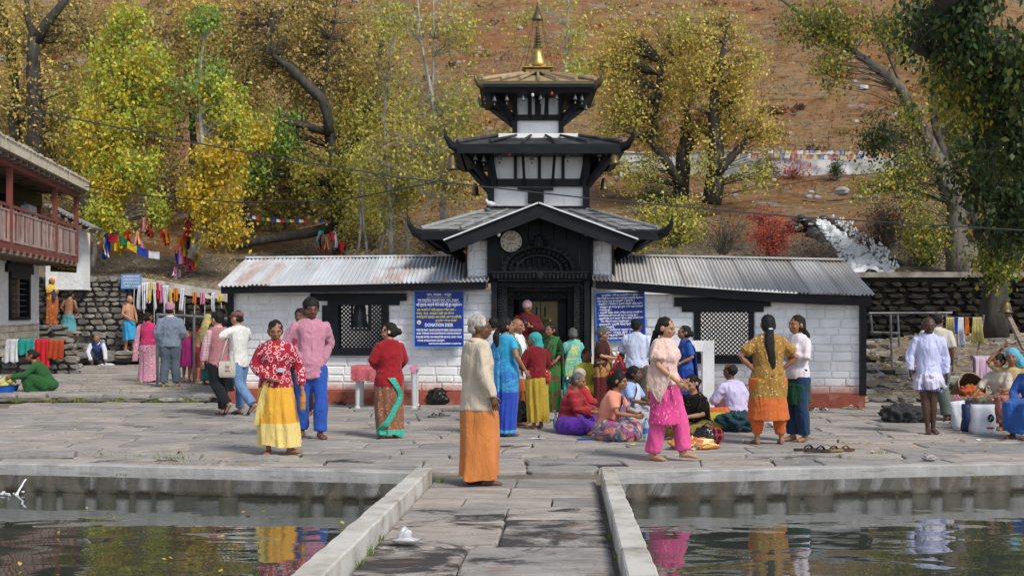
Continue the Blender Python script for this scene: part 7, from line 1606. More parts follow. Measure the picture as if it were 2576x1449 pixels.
# grey haired woman in gold brown sari
gs = CL('gold_brown_sari', (.26,.11,.03), 'blotch', [(.42,.22,.06), (.20,.07,.02), (.48,.28,.09)], 7, bands=[(0,.62,(.12,.02,.018))], fold=.6)
p = Pers('grey haired woman in gold brown sari looking into a red bag', 1516, 1044, 818, 68, skin='l', fem=True, fat=1.14, fine=True, nod=22, J=dict(ell=(-.13,-.03,.66), wrl=(-.06,-.15,.64), elr=(.13,-.03,.66), wrr=(.05,-.16,.64)))
p.skirt(gs, top=.12, hem=.02, w=.12, name='sari'); p.shirt(CL('brown_blouse', (.05,.018,.014)), .5, .05, .013, name='blouse', wr=.003); p.pallu(gs, .38, w=.07); p.hair('s', 'bun', 1.05)
rb = thing('handbag', 'red and navy cloth bag held by the grey haired woman', 'bag', p.W('wrl', (.015,-.05,-.19))); rcl = CL('red_bag_cloth', (.50,.015,.012)); link('bag_body', MB().rings([[Vector((x*w, y*d, z)) for x, y in ((-1,-1),(1,-1),(1,1),(-1,1))] for z, w, d in ((-.16,.12,.05), (0,.13,.06), (.055,.145,.05))]).mesh('bag_body', CL('navy_bag_cloth', (.02,.02,.22), bands=[(.0,.3,(.50,.015,.012))]), 40), rb, (0,0,0))
link('handle', MB().tube([(-.11,-.02,.05), (-.04,0,.22), (0,0,.33), (.04,0,.22), (.11,-.02,.05)], [(.022,.006)]*5, 6).mesh('handle', rcl, True), rb, (0,0,0))
p = Pers('small child seen behind the red bag', 1563, 1042, 873, 0, skin='d', H=1.02, cat='child'); p.trousers(CL('child_trousers', (.05,.05,.12))); p.shirt(CL('child_pink_shirt', (.5,.25,.28))); p.hair('b', 'short')
# man white shirt, back, by the blue sign
p = Pers('man in white shirt and olive brown trousers reading the right hand sign', 1601, 1046, 799, 172, skin='d', fat=1.08, nod=6, yaw=-12, J=dict(ell=(-.14,.0,.65), wrl=(-.09,-.10,.60), elr=(.15,-.03,.67), wrr=(.10,-.13,.66)))
p.trousers(CL('olive_trousers', (.10,.085,.055), fold=.5), e=.02, flare=.012); p.shirt(CL('bluish_white_shirt', (.56,.62,.80), fold=.6), .75, -.03, .02, wr=.010, collar=CL('bluish_collar', (.55,.62,.8))); p.hair('b', 'short')
# woman in pink salwar with shawl, front right
p = Pers('woman in hot pink tunic and trousers with a pale shawl walking right', 1672, 1157, 793, 62, skin='l', fem=True, fine=True, fat=1.04, nod=12, J=dict(ell=(-.13,.0,.66), wrl=(-.10,-.13,.55), hdl=(0,-.7,-.7), elr=(.13,.02,.66), wrr=(.09,-.08,.55), anl=(-.05,.07,.045), knl=(-.055,.02,.28), anr=(.05,-.12,.06), knr=(.055,-.09,.29)))
p.trousers(CL('hot_pink_salwar', (.74,.07,.28), fold=.5), e=.022, flare=.014, wr=.010); p.shirt(CL('pink_ikat_tunic', (.66,.035,.22), 'ikat', [(.82,.30,.48)], 22, fold=.5), .3, -.27, .018, name='tunic', flare=.035, wr=.009)
p.hair('b', 'long'); p.shirt(CL('pale_peach_shawl', (.76,.52,.44), fold=.7), .45, -.0, .030, name='shawl', wr=.012)
p.ribbon('shawl_corner', CL('peach_shawl_corner', (.76,.52,.44), fold=.7), [((-.10,.0,.66),(0,.075,0)), ((-.12,.0,.57),(0,.085,0)), ((-.125,.0,.49),(0,.055,0)), ((-.125,-.01,.41),(0,.006,0))], n=18, k=11, label='pointed corner of the shawl')
# woman in dark blue sari behind her
ds = CL('royal_blue_sari', (.01,.045,.34), 'hstripe', [(.02,.03,.20)], 9, fold=.5)
p = Pers('woman in royal blue sari standing behind the pink clad woman, facing left', 1723, 1060, 815, -80, skin='m', fem=True, fat=1.05, J=dict(ell=(-.13,.0,.66), wrl=(-.08,-.1,.6), elr=(.14,.03,.66), wrr=(.10,-.09,.60)))
p.skirt(ds, top=.08, hem=.02, w=.11, name='sari'); p.shirt(CL('blue_blouse', (.02,.10,.42)), .5, .05, .012, name='blouse', wr=.003); p.pallu(ds, .3, w=.06); p.hair('b', 'bun')
# woman in orange and gold salwar, back
og = CL('gold_orange_tunic', (.36,.19,.03), 'dots', [(.72,.55,.32)], 30, bands=[(.2,.60,(.55,.12,.015))], fold=.5)
p = Pers('woman in gold and orange tie dyed tunic with a long braid, hand on hip', 1932, 1118, 787, 184, skin='m', fem=True, fine=True, fat=1.2, J=dict(ell=(-.21,.03,.66), wrl=(-.11,.0,.57), hdl=(1,-.1,-.1), elr=(.22,.02,.67), wrr=(.12,.02,.575), hdr=(-.9,.3,-.2), anl=(-.105,0,.045), anr=(.085,0,.045), knl=(-.08,-.0,.28), knr=(.075,0,.28)))
p.j['wrl'], p.j['ell'] = p.j['wrl'], p.j['ell']
p.trousers(CL('orange_salwar', (.66,.12,.008), fold=.6), e=-.006, le=.028, flare=-.012, end=.93, wr=.012, up=0); p.shirt(og, .45, -.33, .022, name='tunic', flare=.05, wr=.008); p.hair('b', 'long')
p.blob('hair_flowers', M['plaster'], [('e', (0,.076,-.03), (.02,.008,.006))], .005)
# woman white sweater, jeans, green apron cloth
p = Pers('woman in white sweater and jeans with a dark green cloth and ponytail', 2006, 1110, 789, -62, skin='m', fem=True, fat=.98, fine=True, J=dict(ell=(-.12,-.02,.66), wrl=(.03,-.12,.66), hdl=(1,-.2,.1), elr=(.125,-.02,.66), wrr=(-.03,-.135,.67), hdr=(-1,-.2,.1), anl=(-.045,-.01,.045), anr=(.05,.03,.045)))
p.trousers(CL('dark_denim', (.015,.045,.10), fold=.5, bands=[(0,.09,(.07,.16,.26))]), e=.018, flare=.012); p.shirt(CL('white_pink_sweater', (.76,.68,.72), fold=.4), 1.0, -.03, .018, name='sweater', wr=.005)
p.skirt(CL('dark_green_cloth', (.012,.07,.035), fold=.4), top=-.04, hem=.30, w=.115, amp=.005, name='green_cloth', hx=.085, hy=.10); p.hair('b', 'pony', 1.03)
# seated circle
CRL = dict(pel=(0,.05,.08), che=(0,.01,.28), nec=(0,-.03,.385), hed=(0,-.06,.475), shl=(-.098,-.025,.35), shr=(.098,-.025,.35), ell=(-.14,-.09,.22), elr=(.14,-.09,.22), wrl=(-.05,-.21,.20), wrr=(.05,-.21,.20), knl=(-.19,-.13,.075), knr=(.19,-.13,.075), anl=(.07,-.17,.04), anr=(-.07,-.19,.04), hpl=(-.05,.05,.07), hpr=(.05,.05,.07), fdl=(1,-.2,0), fdr=(-1,-.2,0))
p = Pers('elderly woman in crimson cardigan and violet sari sitting cross legged on the paving', 1440, 1088, 0, 70, H=1.52, skin='m', fem=True, fat=1.12, nod=14, fine=True, J=CRL)
p.lap(CL('violet_sari', (.11,.02,.36), fold=.6)); p.shirt(CL('crimson_checked_cardigan', (.32,.01,.02), 'plaid', [(.25,.01,.02), (.4,.05,.04)], 9, fold=.4), .92, -.06, .022, name='cardigan'); p.hair('s', 'bun'); p.blob('hair_flower', M['plaster'], [('e', (-.012,.095,-.005), (.016,.012,.014))], .006)
p = Pers('person with a beige head cloth sitting behind the crimson cardigan', 1447, 1062, 0, 120, H=1.5, skin='d', fem=True, J=CRL); p.lap(CL('dull_red_wrap', (.3,.03,.03))); p.shirt(CL('red_shawl', (.5,.02,.03)), .9, -.06, .02, name='shawl'); p.blob('head_cloth', CL('beige_head_cloth', (.45,.38,.29)), [('e', (0,.008,.012), (.055,.064,.058))], .008)
ms = CL('multicoloured_sari', (.10,.16,.22), 'blotch', [(.70,.20,.14), (.04,.14,.26), (.42,.03,.16), (.10,.16,.24), (.66,.24,.18), (.55,.45,.15)], 3.2, fold=.6)
p = Pers('woman in peach blouse and multicoloured sari sitting cross legged in front', 1540, 1104, 0, 66, H=1.62, skin='m', fem=True, fat=1.12, nod=10, fine=True, J=CRL)
p.lap(ms); p.shirt(CL('peach_blouse', (.78,.28,.18)), .45, .0, .014, name='blouse', wr=.003); p.hair('b', 'bun', 1.06); p.ribbon('sari_end', ms, [((-.07,-.09,.20),(0,0,.05)), ((0,-.10,.27),(-.02,0,.05)), ((.055,-.05,.37),(-.04,0,.01)), ((.06,.03,.36),(.04,0,0)), ((.05,.10,.24),(.055,0,0)), ((.03,.14,.12),(.07,0,0))])
p = Pers('dark skinned woman in light blue blouse and white sari sitting in the circle', 1583, 1062, 0, 60, H=1.56, skin='d', fem=True, fat=1.05, J=CRL); wsr = CL('white_sari', (.66,.66,.74), fold=.6); p.lap(CL('grey_white_sari', (.42,.42,.46), fold=.6)); p.shirt(CL('light_blue_blouse', (.30,.44,.76)), .5, .0, .014, name='blouse', wr=.003); p.hair('b', 'bun', 1.04); p.ribbon('sari_end', wsr, [((-.07,-.09,.18),(0,0,.05)), ((0,-.10,.27),(-.03,0,.05)), ((.055,-.05,.37),(-.04,0,.01)), ((.06,.03,.36),(.04,0,0)), ((.05,.10,.22),(.05,0,0))])
bf = CL('black_floral_dress', (.015,.012,.012), 'floral', [(.45,.03,.02), (.5,.4,.05)], 12, thr=.2)
p = Pers('woman in black floral dress seated low behind the pink clad woman', 1752, 1104, 0, -48, H=1.55, skin='l', fem=True, fat=1.1, nod=24, J=CRL); p.lap(CL('gold_black_skirt', (.30,.20,.03), 'floral', [(.02,.02,.015)], 10)); p.shirt(bf, .5, -.05, .018, name='dress'); p.hair('b', 'bun')
p = Pers('balding man in lilac shirt sitting on the paving with his back to the wall', 1845, 1068, 0, -140, H=1.66, skin='d', fat=1.1, nod=8, J=pose(CRL, ell=(-.16,.03,.22), wrl=(-.17,-.05,.09), hed=(0,-.04,.475))); p.lap(CL('orange_dhoti', (.66,.14,.02), fold=.5)); p.shirt(CL('lilac_shirt', (.58,.50,.74), fold=.6), .7, -.07, .022, wr=.010, collar=CL('lilac_collar', (.6,.52,.76))); p.hair('b', 'recede')
# right side: man with pale blue shirt and white tucked lungi
p = Pers('thin man in pale blue shirt and tucked up white lungi walking barefoot', 2336, 1090, 792, -6, skin='x', fine=True, fat=.96, nod=12, J=dict(ell=(-.15,.03,.66), wrl=(-.155,-.02,.53), elr=(.14,.02,.65), wrr=(.14,-.03,.50), anl=(-.012,-.03,.045), knl=(-.04,-.03,.28), anr=(.035,-.01,.045), knr=(.03,-.03,.28)))
p.skirt(CL('striped_shorts', (.10,.12,.30), 'stripe', [(.7,.7,.8)], 40), top=-.05, hem=.36, w=.09, amp=.006, name='striped_shorts', hx=.098, hy=.075); p.skirt(CL('white_lungi', (.66,.62,.78), fold=.7), top=.0, hem=.385, w=.12, amp=.016, name='lungi', hx=.135, hy=.10, nf=7)
p.shirt(CL('pale_blue_striped_shirt', (.50,.54,.80), 'stripe', [(.62,.62,.84)], 45, fold=.6), 1.0, -.03, .016, wr=.009, collar=CL('pale_blue_collar', (.52,.6,.85)), flare=.01); p.hair('s', 'recede')
b = MB(); b.ell(Vector((0,-.105,.49))*p.H, (.05,.03,.035), 10, 8); b.ell(Vector((-.03,-.105,.46))*p.H, (.03,.02,.07), 10, 8); link('knot', b.mesh('knot', CL('white_lungi_knot', (.66,.62,.78), fold=.7), True), p.t, (0,0,0))
# man behind him
p = Pers('man in cream shirt and grey green trousers standing behind him, back turned', 2356, 1058, 780, 165, skin='d', fat=1.05, J=dict(elr=(.15,.0,.66), wrr=(.12,-.12,.6), anl=(-.09,0,.045), anr=(.08,0,.045))); p.trousers(CL('grey_green_trousers', (.14,.17,.15), fold=.5), e=.02, flare=.012); p.shirt(CL('cream_polo', (.55,.50,.42), fold=.5), .5, -.03, .022); p.hair('b', 'recede')
# three women on the bench, right edge
SB = pose(SIT)
p = Pers('woman with a turquoise head shawl and raised arm on the bench at right', 2545, 1080, 0, -28, H=1.60, skin='m', fem=True, fat=1.1, nod=6, J=pose(SB, ell=(-.20,.0,.60), wrl=(-.10,.02,.70), hdl=(.6,0,.6), wrr=(-.02,-.16,.36), elr=(.13,-.04,.38))); p.lap(CL('rust_rose_sari', (.36,.14,.10), fold=.6), .04, extra=(((-.04,-.14,.22),(-.05,-.15,.06),.07), ((.05,-.14,.22),(.05,-.15,.06),.07)))
p.shirt(CL('ochre_blouse', (.52,.36,.16)), .5, .0, .014, name='blouse', wr=.003); p.blob('head_shawl', CL('sky_shawl', (.10,.42,.58), fold=.5), [('e', (.004,.014,.018), (.057,.066,.062)), ('t', [(.03,.03,0), (.07,.05,-.08), (.10,.06,-.18)], [(.04,.05), (.05,.045), (.045,.03)])], .009, wr=.006)
p = Pers('grey haired woman in cream patterned sari bent forward on the bench', 2508, 1078, 0, -58, H=1.5, skin='m', fem=True, fat=1.05, nod=24, J=pose(SB, ell=(-.13,-.06,.40), wrl=(-.10,-.18,.34))); p.lap(CL('brown_cream_sari', (.26,.15,.10), 'floral', [(.5,.42,.3)], 12, fold=.6), .035, extra=(((0,-.14,.2),(0,-.15,.07),.08),)); p.shirt(CL('cream_patterned_blouse', (.52,.45,.36), 'floral', [(.35,.27,.2)], 16), .7, .0, .02, name='blouse'); p.hair('b', 'bun')
p = Pers('woman in bright blue dress cut off by the right edge of the bench', 2590, 1102, 0, -50, H=1.58, skin='d', fem=True, J=SB); bd = CL('cobalt_dress', (.02,.10,.36), fold=.6); p.lap(bd, .045, extra=(((0,-.13,.22),(0,-.14,.05),.10),)); p.shirt(bd, .9, -.02, .02, name='dress'); p.hair('b', 'bun')
# ================================================================== BALCONY HOUSE (left edge)
H0 = Vector((-12.7, 33.0, 0)); HD = Vector((.151, -.988, 0)); HN = Vector((.988, .151, 0))
def HP(u, out, z): return H0 + HD*u + HN*out + Vector((0,0,z))
hs_ = thing('balcony_house', 'white two storey house with a wooden balcony at the left edge', 'house', HP(0, 0, .93))
def hb_(b, u0, u1, o0, o1, z0, z1, m=0):
    rot = Matrix((HD, HN, Vector((0,0,1)))).transposed(); return b.box(HP((u0+u1)/2, (o0+o1)/2, (z0+z1)/2), (abs(u1-u0), abs(o1-o0), abs(z1-z0)), rot, m)
M['whitehouse'] = mat('limewashed_wall', (.86,.86,.86), (.74,.74,.74), (.90,.90,.90), scale=3, bump=.7, bs=9, bd=.04)
M['beige'] = mat('beige_rubble_masonry', (.55,.50,.40), (.44,.39,.31), (.62,.58,.50), scale=4, bump=.8, bs=8, bd=.04, var=.2)
b = MB(); win = (1.0, 3.1)
for (u0, u1, z0, z1) in ((0, win[0], 1.35, 2.95), (win[1], 11, 1.35, 2.95), (win[0], win[1], 1.35, 1.45), (win[0], win[1], 2.75, 2.95)): hb_(b, u0, u1, -.4, 0, z0, z1)
part(b, 'lower_wall', M['whitehouse'], hs_)
b = MB(); hb_(b, 0, 11, -.5, -.03, .6, 1.37); bw_ = part(b, 'base_wall', M['beige'], hs_)
wall_blocks(bw_, tuple(HP(7.6, 0, 0)[:2]), tuple(HP(0.02, 0, 0)[:2]), .86, 1.36, [], rowh=.15, wmin=.3, wmax=.7, m=M['beige'], name='base_stone')
b = MB(); hb_(b, -.06, .0, -4, 0.02, .6, 4.9); part(b, 'end_wall', M['whitehouse'], hs_)
b = MB(); hb_(b, 0, 1.0, -.4, 0, 3.05, 4.75); hb_(b, 2.2, 3.2, -.4, 0, 3.05, 4.75); hb_(b, 4.3, 11, -.4, 0, 3.05, 4.75); hb_(b, .9, 4.4, -.4, -.25, 3.05, 4.75); part(b, 'upper_wall', M['whitehouse'], hs_)
# windows
def hwin(u0, u1, z0, z1, nm='window'):
    w = part(hb_(hb_(hb_(hb_(MB(), u0, u0+.16, -.25, .05, z0, z1), u1-.16, u1, -.25, .05, z0, z1), u0, u1, -.25, .05, z1-.14, z1), u0, u1, -.25, .05, z0, z0+.08), nm, M['black'], hs_)
    part(hb_(MB(), u0+.1, u1-.1, -.24, -.2, z0, z1), 'pane', M['glass'], w)
    part(hb_(MB(), (u0+u1)/2-.05, (u0+u1)/2+.05, -.2, 0, z0, z1), 'mullion', M['wood'], w)
    for k in range(6):
        z = lerp(z0+.2, z1-.25, k/5); part(hb_(MB(), u0+.1, u1-.1, -.05, -.03, z, z+.02), 'window_bar', M['metal'], w)
    part(hb_(hb_(MB(), u0-.25, u1+.35, -.2, .07, z1, z1+.2), u0-.05, u1+.2, -.2, .1, z1+.2, z1+.3), 'window_lintel', M['black'], w)
hwin(win[0], win[1], 1.45, 2.62); hwin(2.1, 3.3, 3.15, 4.35); hwin(4.9, 6.0, 3.15, 4.35)
b = MB(); hb_(b, 0, 9, .0, .12, 4.45, 4.78); part(b, 'wall_plate', M['black'], hs_)
part(hb_(MB(), .02, .14, .02, .1, 3.05, 4.5), 'wall_post', M['redwood'], hs_)
# balcony: floor, joists, rail, slats, posts
bal = part(hb_(MB(), -.02, 9, .0, 1.0, 3.0, 3.06), 'balcony', M['wood'], hs_)
for k in range(16): part(hb_(MB(), .1 + k*.58, .26 + k*.58, -.1, 1.04, 2.88, 2.99), 'joist', M['wood'], bal)
part(hb_(MB(), -.04, 9, .95, 1.03, 2.96, 3.10), 'edge_board', M['redwood'], bal)
for z0, z1 in ((3.14, 3.19), (3.78, 3.82), (3.88, 3.94)): part(hb_(MB(), 0, 9, .96, 1.01, z0, z1), 'rail', M['redwood'] if z1 > 3.9 else M['baluster'], bal)
k = 0; u = .07
while u < 8.2:
    part(hb_(MB(), u, u + .075, .965, 1.0, 3.12, 3.80 if k % 6 else 3.88), 'baluster', M['baluster'] if k % 6 else M['redwood'], bal)
    if k % 3 == 0: part(hb_(MB(), u+.01, u + .05, .97, 1.0, 3.80, 3.88), 'baluster', M['baluster'], bal)
    u += .135; k += 1
for k in range(6): part(hb_(MB(), -.02, .03, .15 + k*.14, .22 + k*.14, 3.08, 3.95), 'baluster', M['baluster'], bal)
part(hb_(MB(), -.03, .04, 0, 1.0, 3.93, 4.0), 'rail', M['redwood'], bal)
for u in (.0, 2.62, 7.1): part(hb_(MB(), u - .05, u + .06, .93, 1.04, 3.0, 4.74), 'balcony_post', M['redwood'], hs_)
part(hb_(MB(), -.1, 9, .9, 1.05, 4.72, 4.82), 'roof_beam', M['redwood'], hs_)
for k in range(17): part(hb_(MB(), -.2 + k*.55, -.1 + k*.55, -.3, 1.2, 4.82, 4.90), 'rafter', M['wood'], hs_)
part(hb_(MB(), -.35, 10, -4, 1.22, 4.90, 4.93), 'roof_boards', M['wood'], hs_)
rf = part(hb_(MB(), -.35, 10, -4, 1.26, 4.93, 5.15), 'roof', M['roofedge'], hs_)
for k in range(30):
    u = -.3 + k*.33; o = part(hb_(MB(), u, u + U(.24,.32), .85 + U(-.05,.05), 1.29, 5.15, 5.17 + U(0,.05)), 'edge_slab', M['roofedge'], rf)
# small lower building behind the house
sb = thing('small_building', 'small whitewashed building with a slate roof edge behind the balcony house', 'building', (-12.6, 36.2, 2.2))
a0, a1 = P(118, 690, 36.4), P(212, 690, 36.4)
part(MB().bb((a0.x, 36.3, 2.3), (a1.x, 36.9, P(0, 572, 36.4).z)), 'wall', M['whitehouse'], sb)
for k in range(14):
    t = k/13; p = P(lerp(132, 240, t), lerp(520, 574, t), 36.0); part(MB().box(p, (.14, .9, .05), Euler((0, .45, 0)).to_matrix()), 'roof_slab', M['greyroof'], sb)
for k in range(6): t = k/5; part(MB().box(P(lerp(140, 228, t), lerp(536, 582, t), 35.85), (.07,.6,.10)), 'rafter_end', M['wood'], sb)
# ================================================================== CLOTHS AND FLAGS
FC = {'blue': (.02,.06,.42), 'white': (.70,.70,.74), 'red': (.55,.02,.03), 'green': (.02,.22,.08), 'yellow': (.70,.50,.03), 'orange': (.66,.18,.02), 'pink': (.62,.20,.32), 'teal': (.02,.32,.28)}
FM = {k: mat(k + '_flag_cloth', v, bump=.2, scale=8) for k, v in FC.items()}
for q_, c_ in (('f1', (.50,.20,.14)), ('f2', (.58,.52,.25)), ('f3', (.24,.28,.45)), ('f4', (.50,.36,.34))): FM[q_] = mat('sun_faded_flag', c_, bump=.2, scale=8)
def hang(name, label, cat, x0, x1, y0, y1, Y, m, group=None, sway=.04, taper=1.0, N=10, K=14, gathers=3, over=False):
    a = P(x0, y0, Y); d = P(x1, y0, Y); h = (y1-y0)*Y/F; c = (a+d)/2; t = thing(name, label, cat, c, group) if label else None
    w = (d-a).length; g = []; ph = U(0,6)
    for i in range(K):
        v = i/(K-1); tw = lerp(1, taper, v)
        g.append([Vector(((q/(N-1)-.5)*w*tw + sway*h*math.sin(v*2+ph)*v, sway*math.sin(q/(N-1)*math.pi*gathers*2 + ph + v)*(.4+v) - .02*v, -h*v*(1 + .05*math.sin(q*1.3+ph)))) for q in range(N)])
    if over: g = [[p + Vector((0, .16 + .02, -.04)) for p in g[0]], [p + Vector((0, .08, .03)) for p in g[0]]] + g
    me = MB().grid(g).mesh(name, m, True)
    if t is None: return me, c
    o = link('cloth', me, t, (0,0,0)); s = o.modifiers.new('thick', 'SOLIDIFY'); s.thickness = .006; return t
hang('towel', 'white towel with red print hung over the retaining wall', 'towel', 4, 45, 856, 912, 29.6, FM['white'], over=True)
hang('cloth', 'teal cloth hung over the retaining wall between white and red ones', 'cloth', 41, 87, 856, 893, 29.6, FM['teal'], over=True)
hang('cloth', 'long plain red cloth hung over the retaining wall', 'cloth', 84, 122, 856, 931, 29.6, FM['red'], over=True)
hang('cloth', 'short rust red cloth at the right end of the washing', 'cloth', 120, 160, 858, 904, 29.6, mat('rust_cloth', (.42,.06,.02)), over=True)
# scarves on the spouts
pf, L = curve_pf(SPW); pfw = pf; Lw_ = L
for k in range(30):
    p, n = pf(.2 + k * (L - .4)/29, swt(.2 + k * (L - .4)/29) - .25); c = p + n*.1
    o = link('spout', MB().tube([c, c + n*.28 + Vector((0,0,-.03))], [.035,.028], 8).mesh('spout', M['brass'], True), sw); o.matrix_parent_inverse = WM(sw).inverted()
    o = link('water_stream', MB().tube([c + n*.28, c + n*.36 + Vector((0,0,-.35)), c + n*.38 + Vector((0,0,-1.7))], [.006,.007,.012], 5).mesh('water_stream', M['foam'], True), sw); o.matrix_parent_inverse = WM(sw).inverted()
spc = [(348,355,718,780,'white','narrow white scarf at the left end of the spout row'),(355,364,712,781,'white','long white scarf, second on the spout row'),(364,377,710,764,'white','widest white scarf on the spout row'),(376,383,708,757,'yellow','yellow scarf just right of the widest white one'),(384,391,710,780,'white','long white scarf between the yellow and the red one'),(393,399,711,754,'red','red scarf on the spout row'),(402,409,715,764,'pink','pale pink scarf right of the red one'),(409,416,718,785,'white','long white scarf above the shoulder of the grey jacket'),(417,425,718,777,'white','white scarf just left of the topi cap'),(425,432,728,762,'yellow','short yellow scarf above the topi cap'),(436,446,724,759,'orange','orange scarf right above the topi cap'),(454,464,725,783,'white','white scarf hanging alone right of the topi cap'),(484,493,735,764,'orange','short orange scarf above the bending boy'),(502,514,736,767,'pink','pinkish scarf above the green head scarf'),(533,541,737,785,'white','white scarf above the walking couple'),(549,558,741,759,'yellow','short yellow scarf nearest the temple corner')]
for x0, x1, y0, y1, c, lb in spc: hang('scarf', lb, 'scarf', x0, x1, y0, y1, 36.8, FM[c], 'offering scarves on the water spouts', sway=.05, gathers=2)
def flags(label, pts, cols, fw, fh, sway=.03, name='prayer_flag_string', Y=None):
    P3 = [P(*q) for q in pts]; t = thing(name, label, 'prayer flags', P3[0]); L = [0]
    for i in range(len(P3)-1): L.append(L[-1] + (P3[i+1]-P3[i]).length)
    part(MB().tube(P3, .008, 5), 'cord', M['cable'], t)
    def at(s):
        i = max(j for j in range(len(L)-1) if L[j] <= s + 1e-6); return P3[i].lerp(P3[i+1], min(1, (s-L[i])/(L[i+1]-L[i])))
    s = .02; k = 0
    while s + fw < L[-1]:
        a, d = at(s), at(s+fw*.94); g = []; ph = U(0,6)
        for i in range(4):
            v = i/3; g.append([a.lerp(d, q/4) + Vector((sway*v*math.sin(ph), .04*math.sin(q*1.6+ph+v*2), -fh*v)) for q in range(5)])
        part(MB().grid(g), 'flag', FM[cols[k % len(cols)]], t, smooth=True); s += fw; k += 1
FCY = ['blue','white','red','green','yellow']
flags('long sagging string of large prayer flags between the leaning poplar stems', [(272,590,38),(300,592,37.9),(330,612,37.8),(370,630,37.8),(430,638,37.8)], ['red','green','yellow','blue','white','red','green'], .36, .22)
flags('short horizontal string of small prayer flags above the fallen trunk', [(620,541,40),(700,552,40),(824,553,40)], FCY, .155, .10)
flags('string of faded prayer flags along the top of the white hillside wall', [(1835,388,49),(1950,386,49),(2100,392,49),(2280,384,49)], ['f1','f2','f3','white','f1','f4','f2'], .22, .18)
flags('second row of faded prayer flags on the white hillside wall', [(1900,380,49.4),(2000,378,49.4),(2240,382,49.4)], ['f2','f1','white','f4','f3'], .24, .16)
tied = [(268,600,'blue','blue'),(300,612,'yellow','yellow'),(262,622,'white','blue'),(372,570,'red','pink'),(360,565,'pink','orange'),(410,590,'red','orange'),(445,640,'pink','blue'),(440,690,'pink','white'),(470,575,'red','red'),(478,600,'yellow','blue'),(455,615,'orange','yellow'),(487,650,'yellow','white'),(515,580,'blue','white'),(535,600,'orange','blue'),(548,580,'red','yellow'),(806,600,'red','teal'),(818,615,'orange','pink'),(835,600,'red','white'),(858,625,'red','green'),(470,655,'pink','red'),(488,565,'red','blue'),(318,590,'orange','red'),(345,600,'pink','yellow')]
for i, (x, y, c1, c2) in enumerate(tied):
    t = thing('prayer_cloth', f'{c1} and {c2} strips of cloth tied to a branch above the spout wall' if c1 != c2 else f'bunch of {c1} cloth strips tied to a branch above the spout wall', 'cloth', P(x, y-14, 38.3), 'votive cloths tied along the bank')
    for q in range(5):
        me, c = hang('strip', None, None, x + U(-7,7), x + U(-3,10) + 4, y - 16 + U(-6,6), y + U(4, 30), 38.2 + U(-.2,.2), FM[(c1, c2)[q % 2]], sway=.14, K=8, N=5, gathers=1); o = link('strip', me, t, c - t.location)
# ================================================================== SITE FURNITURE
def pipe(b, pts, r=.022, seg=8): return b.tube(pts, r, seg)
rl = thing('handrail', 'grey pipe handrail beside the spout wall group', 'railing', P(396, 905, 26)); 
part(pipe(MB(), [P(396, 792, 26), P(470, 795, 26.5), P(580, 803, 27.2)], .035), 'rail', M['metal'], rl)
for x, Y in ((396, 26), (488, 26.6)): part(pipe(MB(), [P(x, 788, Y), Vector((P(x,0,Y).x, Y, TZ))], .03), 'rail_post', M['metal'], rl)
rl = thing('railing', 'grey pipe railing in front of the dark spout wall on the right', 'railing', P(2222, 925, 27))
for a, d in (((2186,788,27), (2395,787,27)), ((2190,836,27), (2262,838,27.4))): part(pipe(MB(), [P(*a), P(*d)], .028), 'rail', M['metal'], rl)
for x, y0, y1, Y in ((2190,788,836,27), (2240,788,925,27), (2258,790,870,28), (2380,787,900,27)): part(pipe(MB(), [P(x, y0, Y), P(x+4, y1, Y)], .026), 'rail_post', M['metal'], rl)
# plastic table
tb = thing('plastic_table', 'grey white plastic table standing against the left wing', 'table', G(970, 1027)); tl = tb.location; zt_ = .70
part(MB().box((tl.x, tl.y + .3, zt_), (1.12, .75, .045)), 'tabletop', M['plastic'], tb)
for sx in (-1, 1):
    for sy in (0, 1):
        x = tl.x + sx*.49; y = tl.y + .02 + sy*.58; part(MB().tube([(x, y, 0), (x, y, .02), (x, y, .04), (x - sx*.01, y, zt_)], [.055,.05,.035,.045], 10), 'leg', M['plastic'], tb)
tcl = thing('tablecloth', 'short red patterned cloth over the left end of the plastic table', 'tablecloth', (tl.x - .35, tl.y, zt_)); rcm = cloth('red_patterned_tablecloth', (.50,.10,.12), 'floral', [(.6,.3,.35)], 18)
g = [[Vector((x, y, z)) for x in np.linspace(-.24, .26, 12)] for y, z in ((.7, .03), (.0, .032), (-.10, .028), (-.115, -.02), (-.12, -.12), (-.125, -.22 ))]
for i, r in enumerate(g[3:]):
    for q, v in enumerate(r): v.y += .012*math.sin(q*1.4)*(i+1)
link('cloth', MB().grid(g).mesh('cloth', rcm, True), tcl, (0,0,0))
tcl2 = thing('tablecloth', 'pink cloth corner at the right end of the plastic table', 'tablecloth', (tl.x + .42, tl.y, zt_)); g = [[Vector((x, y, z)) for x in np.linspace(.02, .12, 6)] for y, z in ((.5, .03), (-.1, .03), (-.12, -.08))]; link('cloth', MB().grid(g).mesh('cloth', FM['pink'], True), tcl2, (0,0,0))
# white frame by the right window
wf_ = thing('offering_stand', 'white painted post and beam stand before the right window', 'stand', G(1780, 1032)); Y = wf_.location.y
part(MB().bb(P(1768, 1030, Y), P(1797, 857, Y) + Vector((0,.18,0))), 'post', M['plaster'], wf_); part(MB().bb(P(1690, 884, Y), P(1768, 857, Y) + Vector((0,.18,0))), 'beam', M['plaster'], wf_); part(MB().bb(P(1690, 1030, Y), P(1712, 884, Y) + Vector((0,.18,0))), 'post', M['plaster'], wf_)
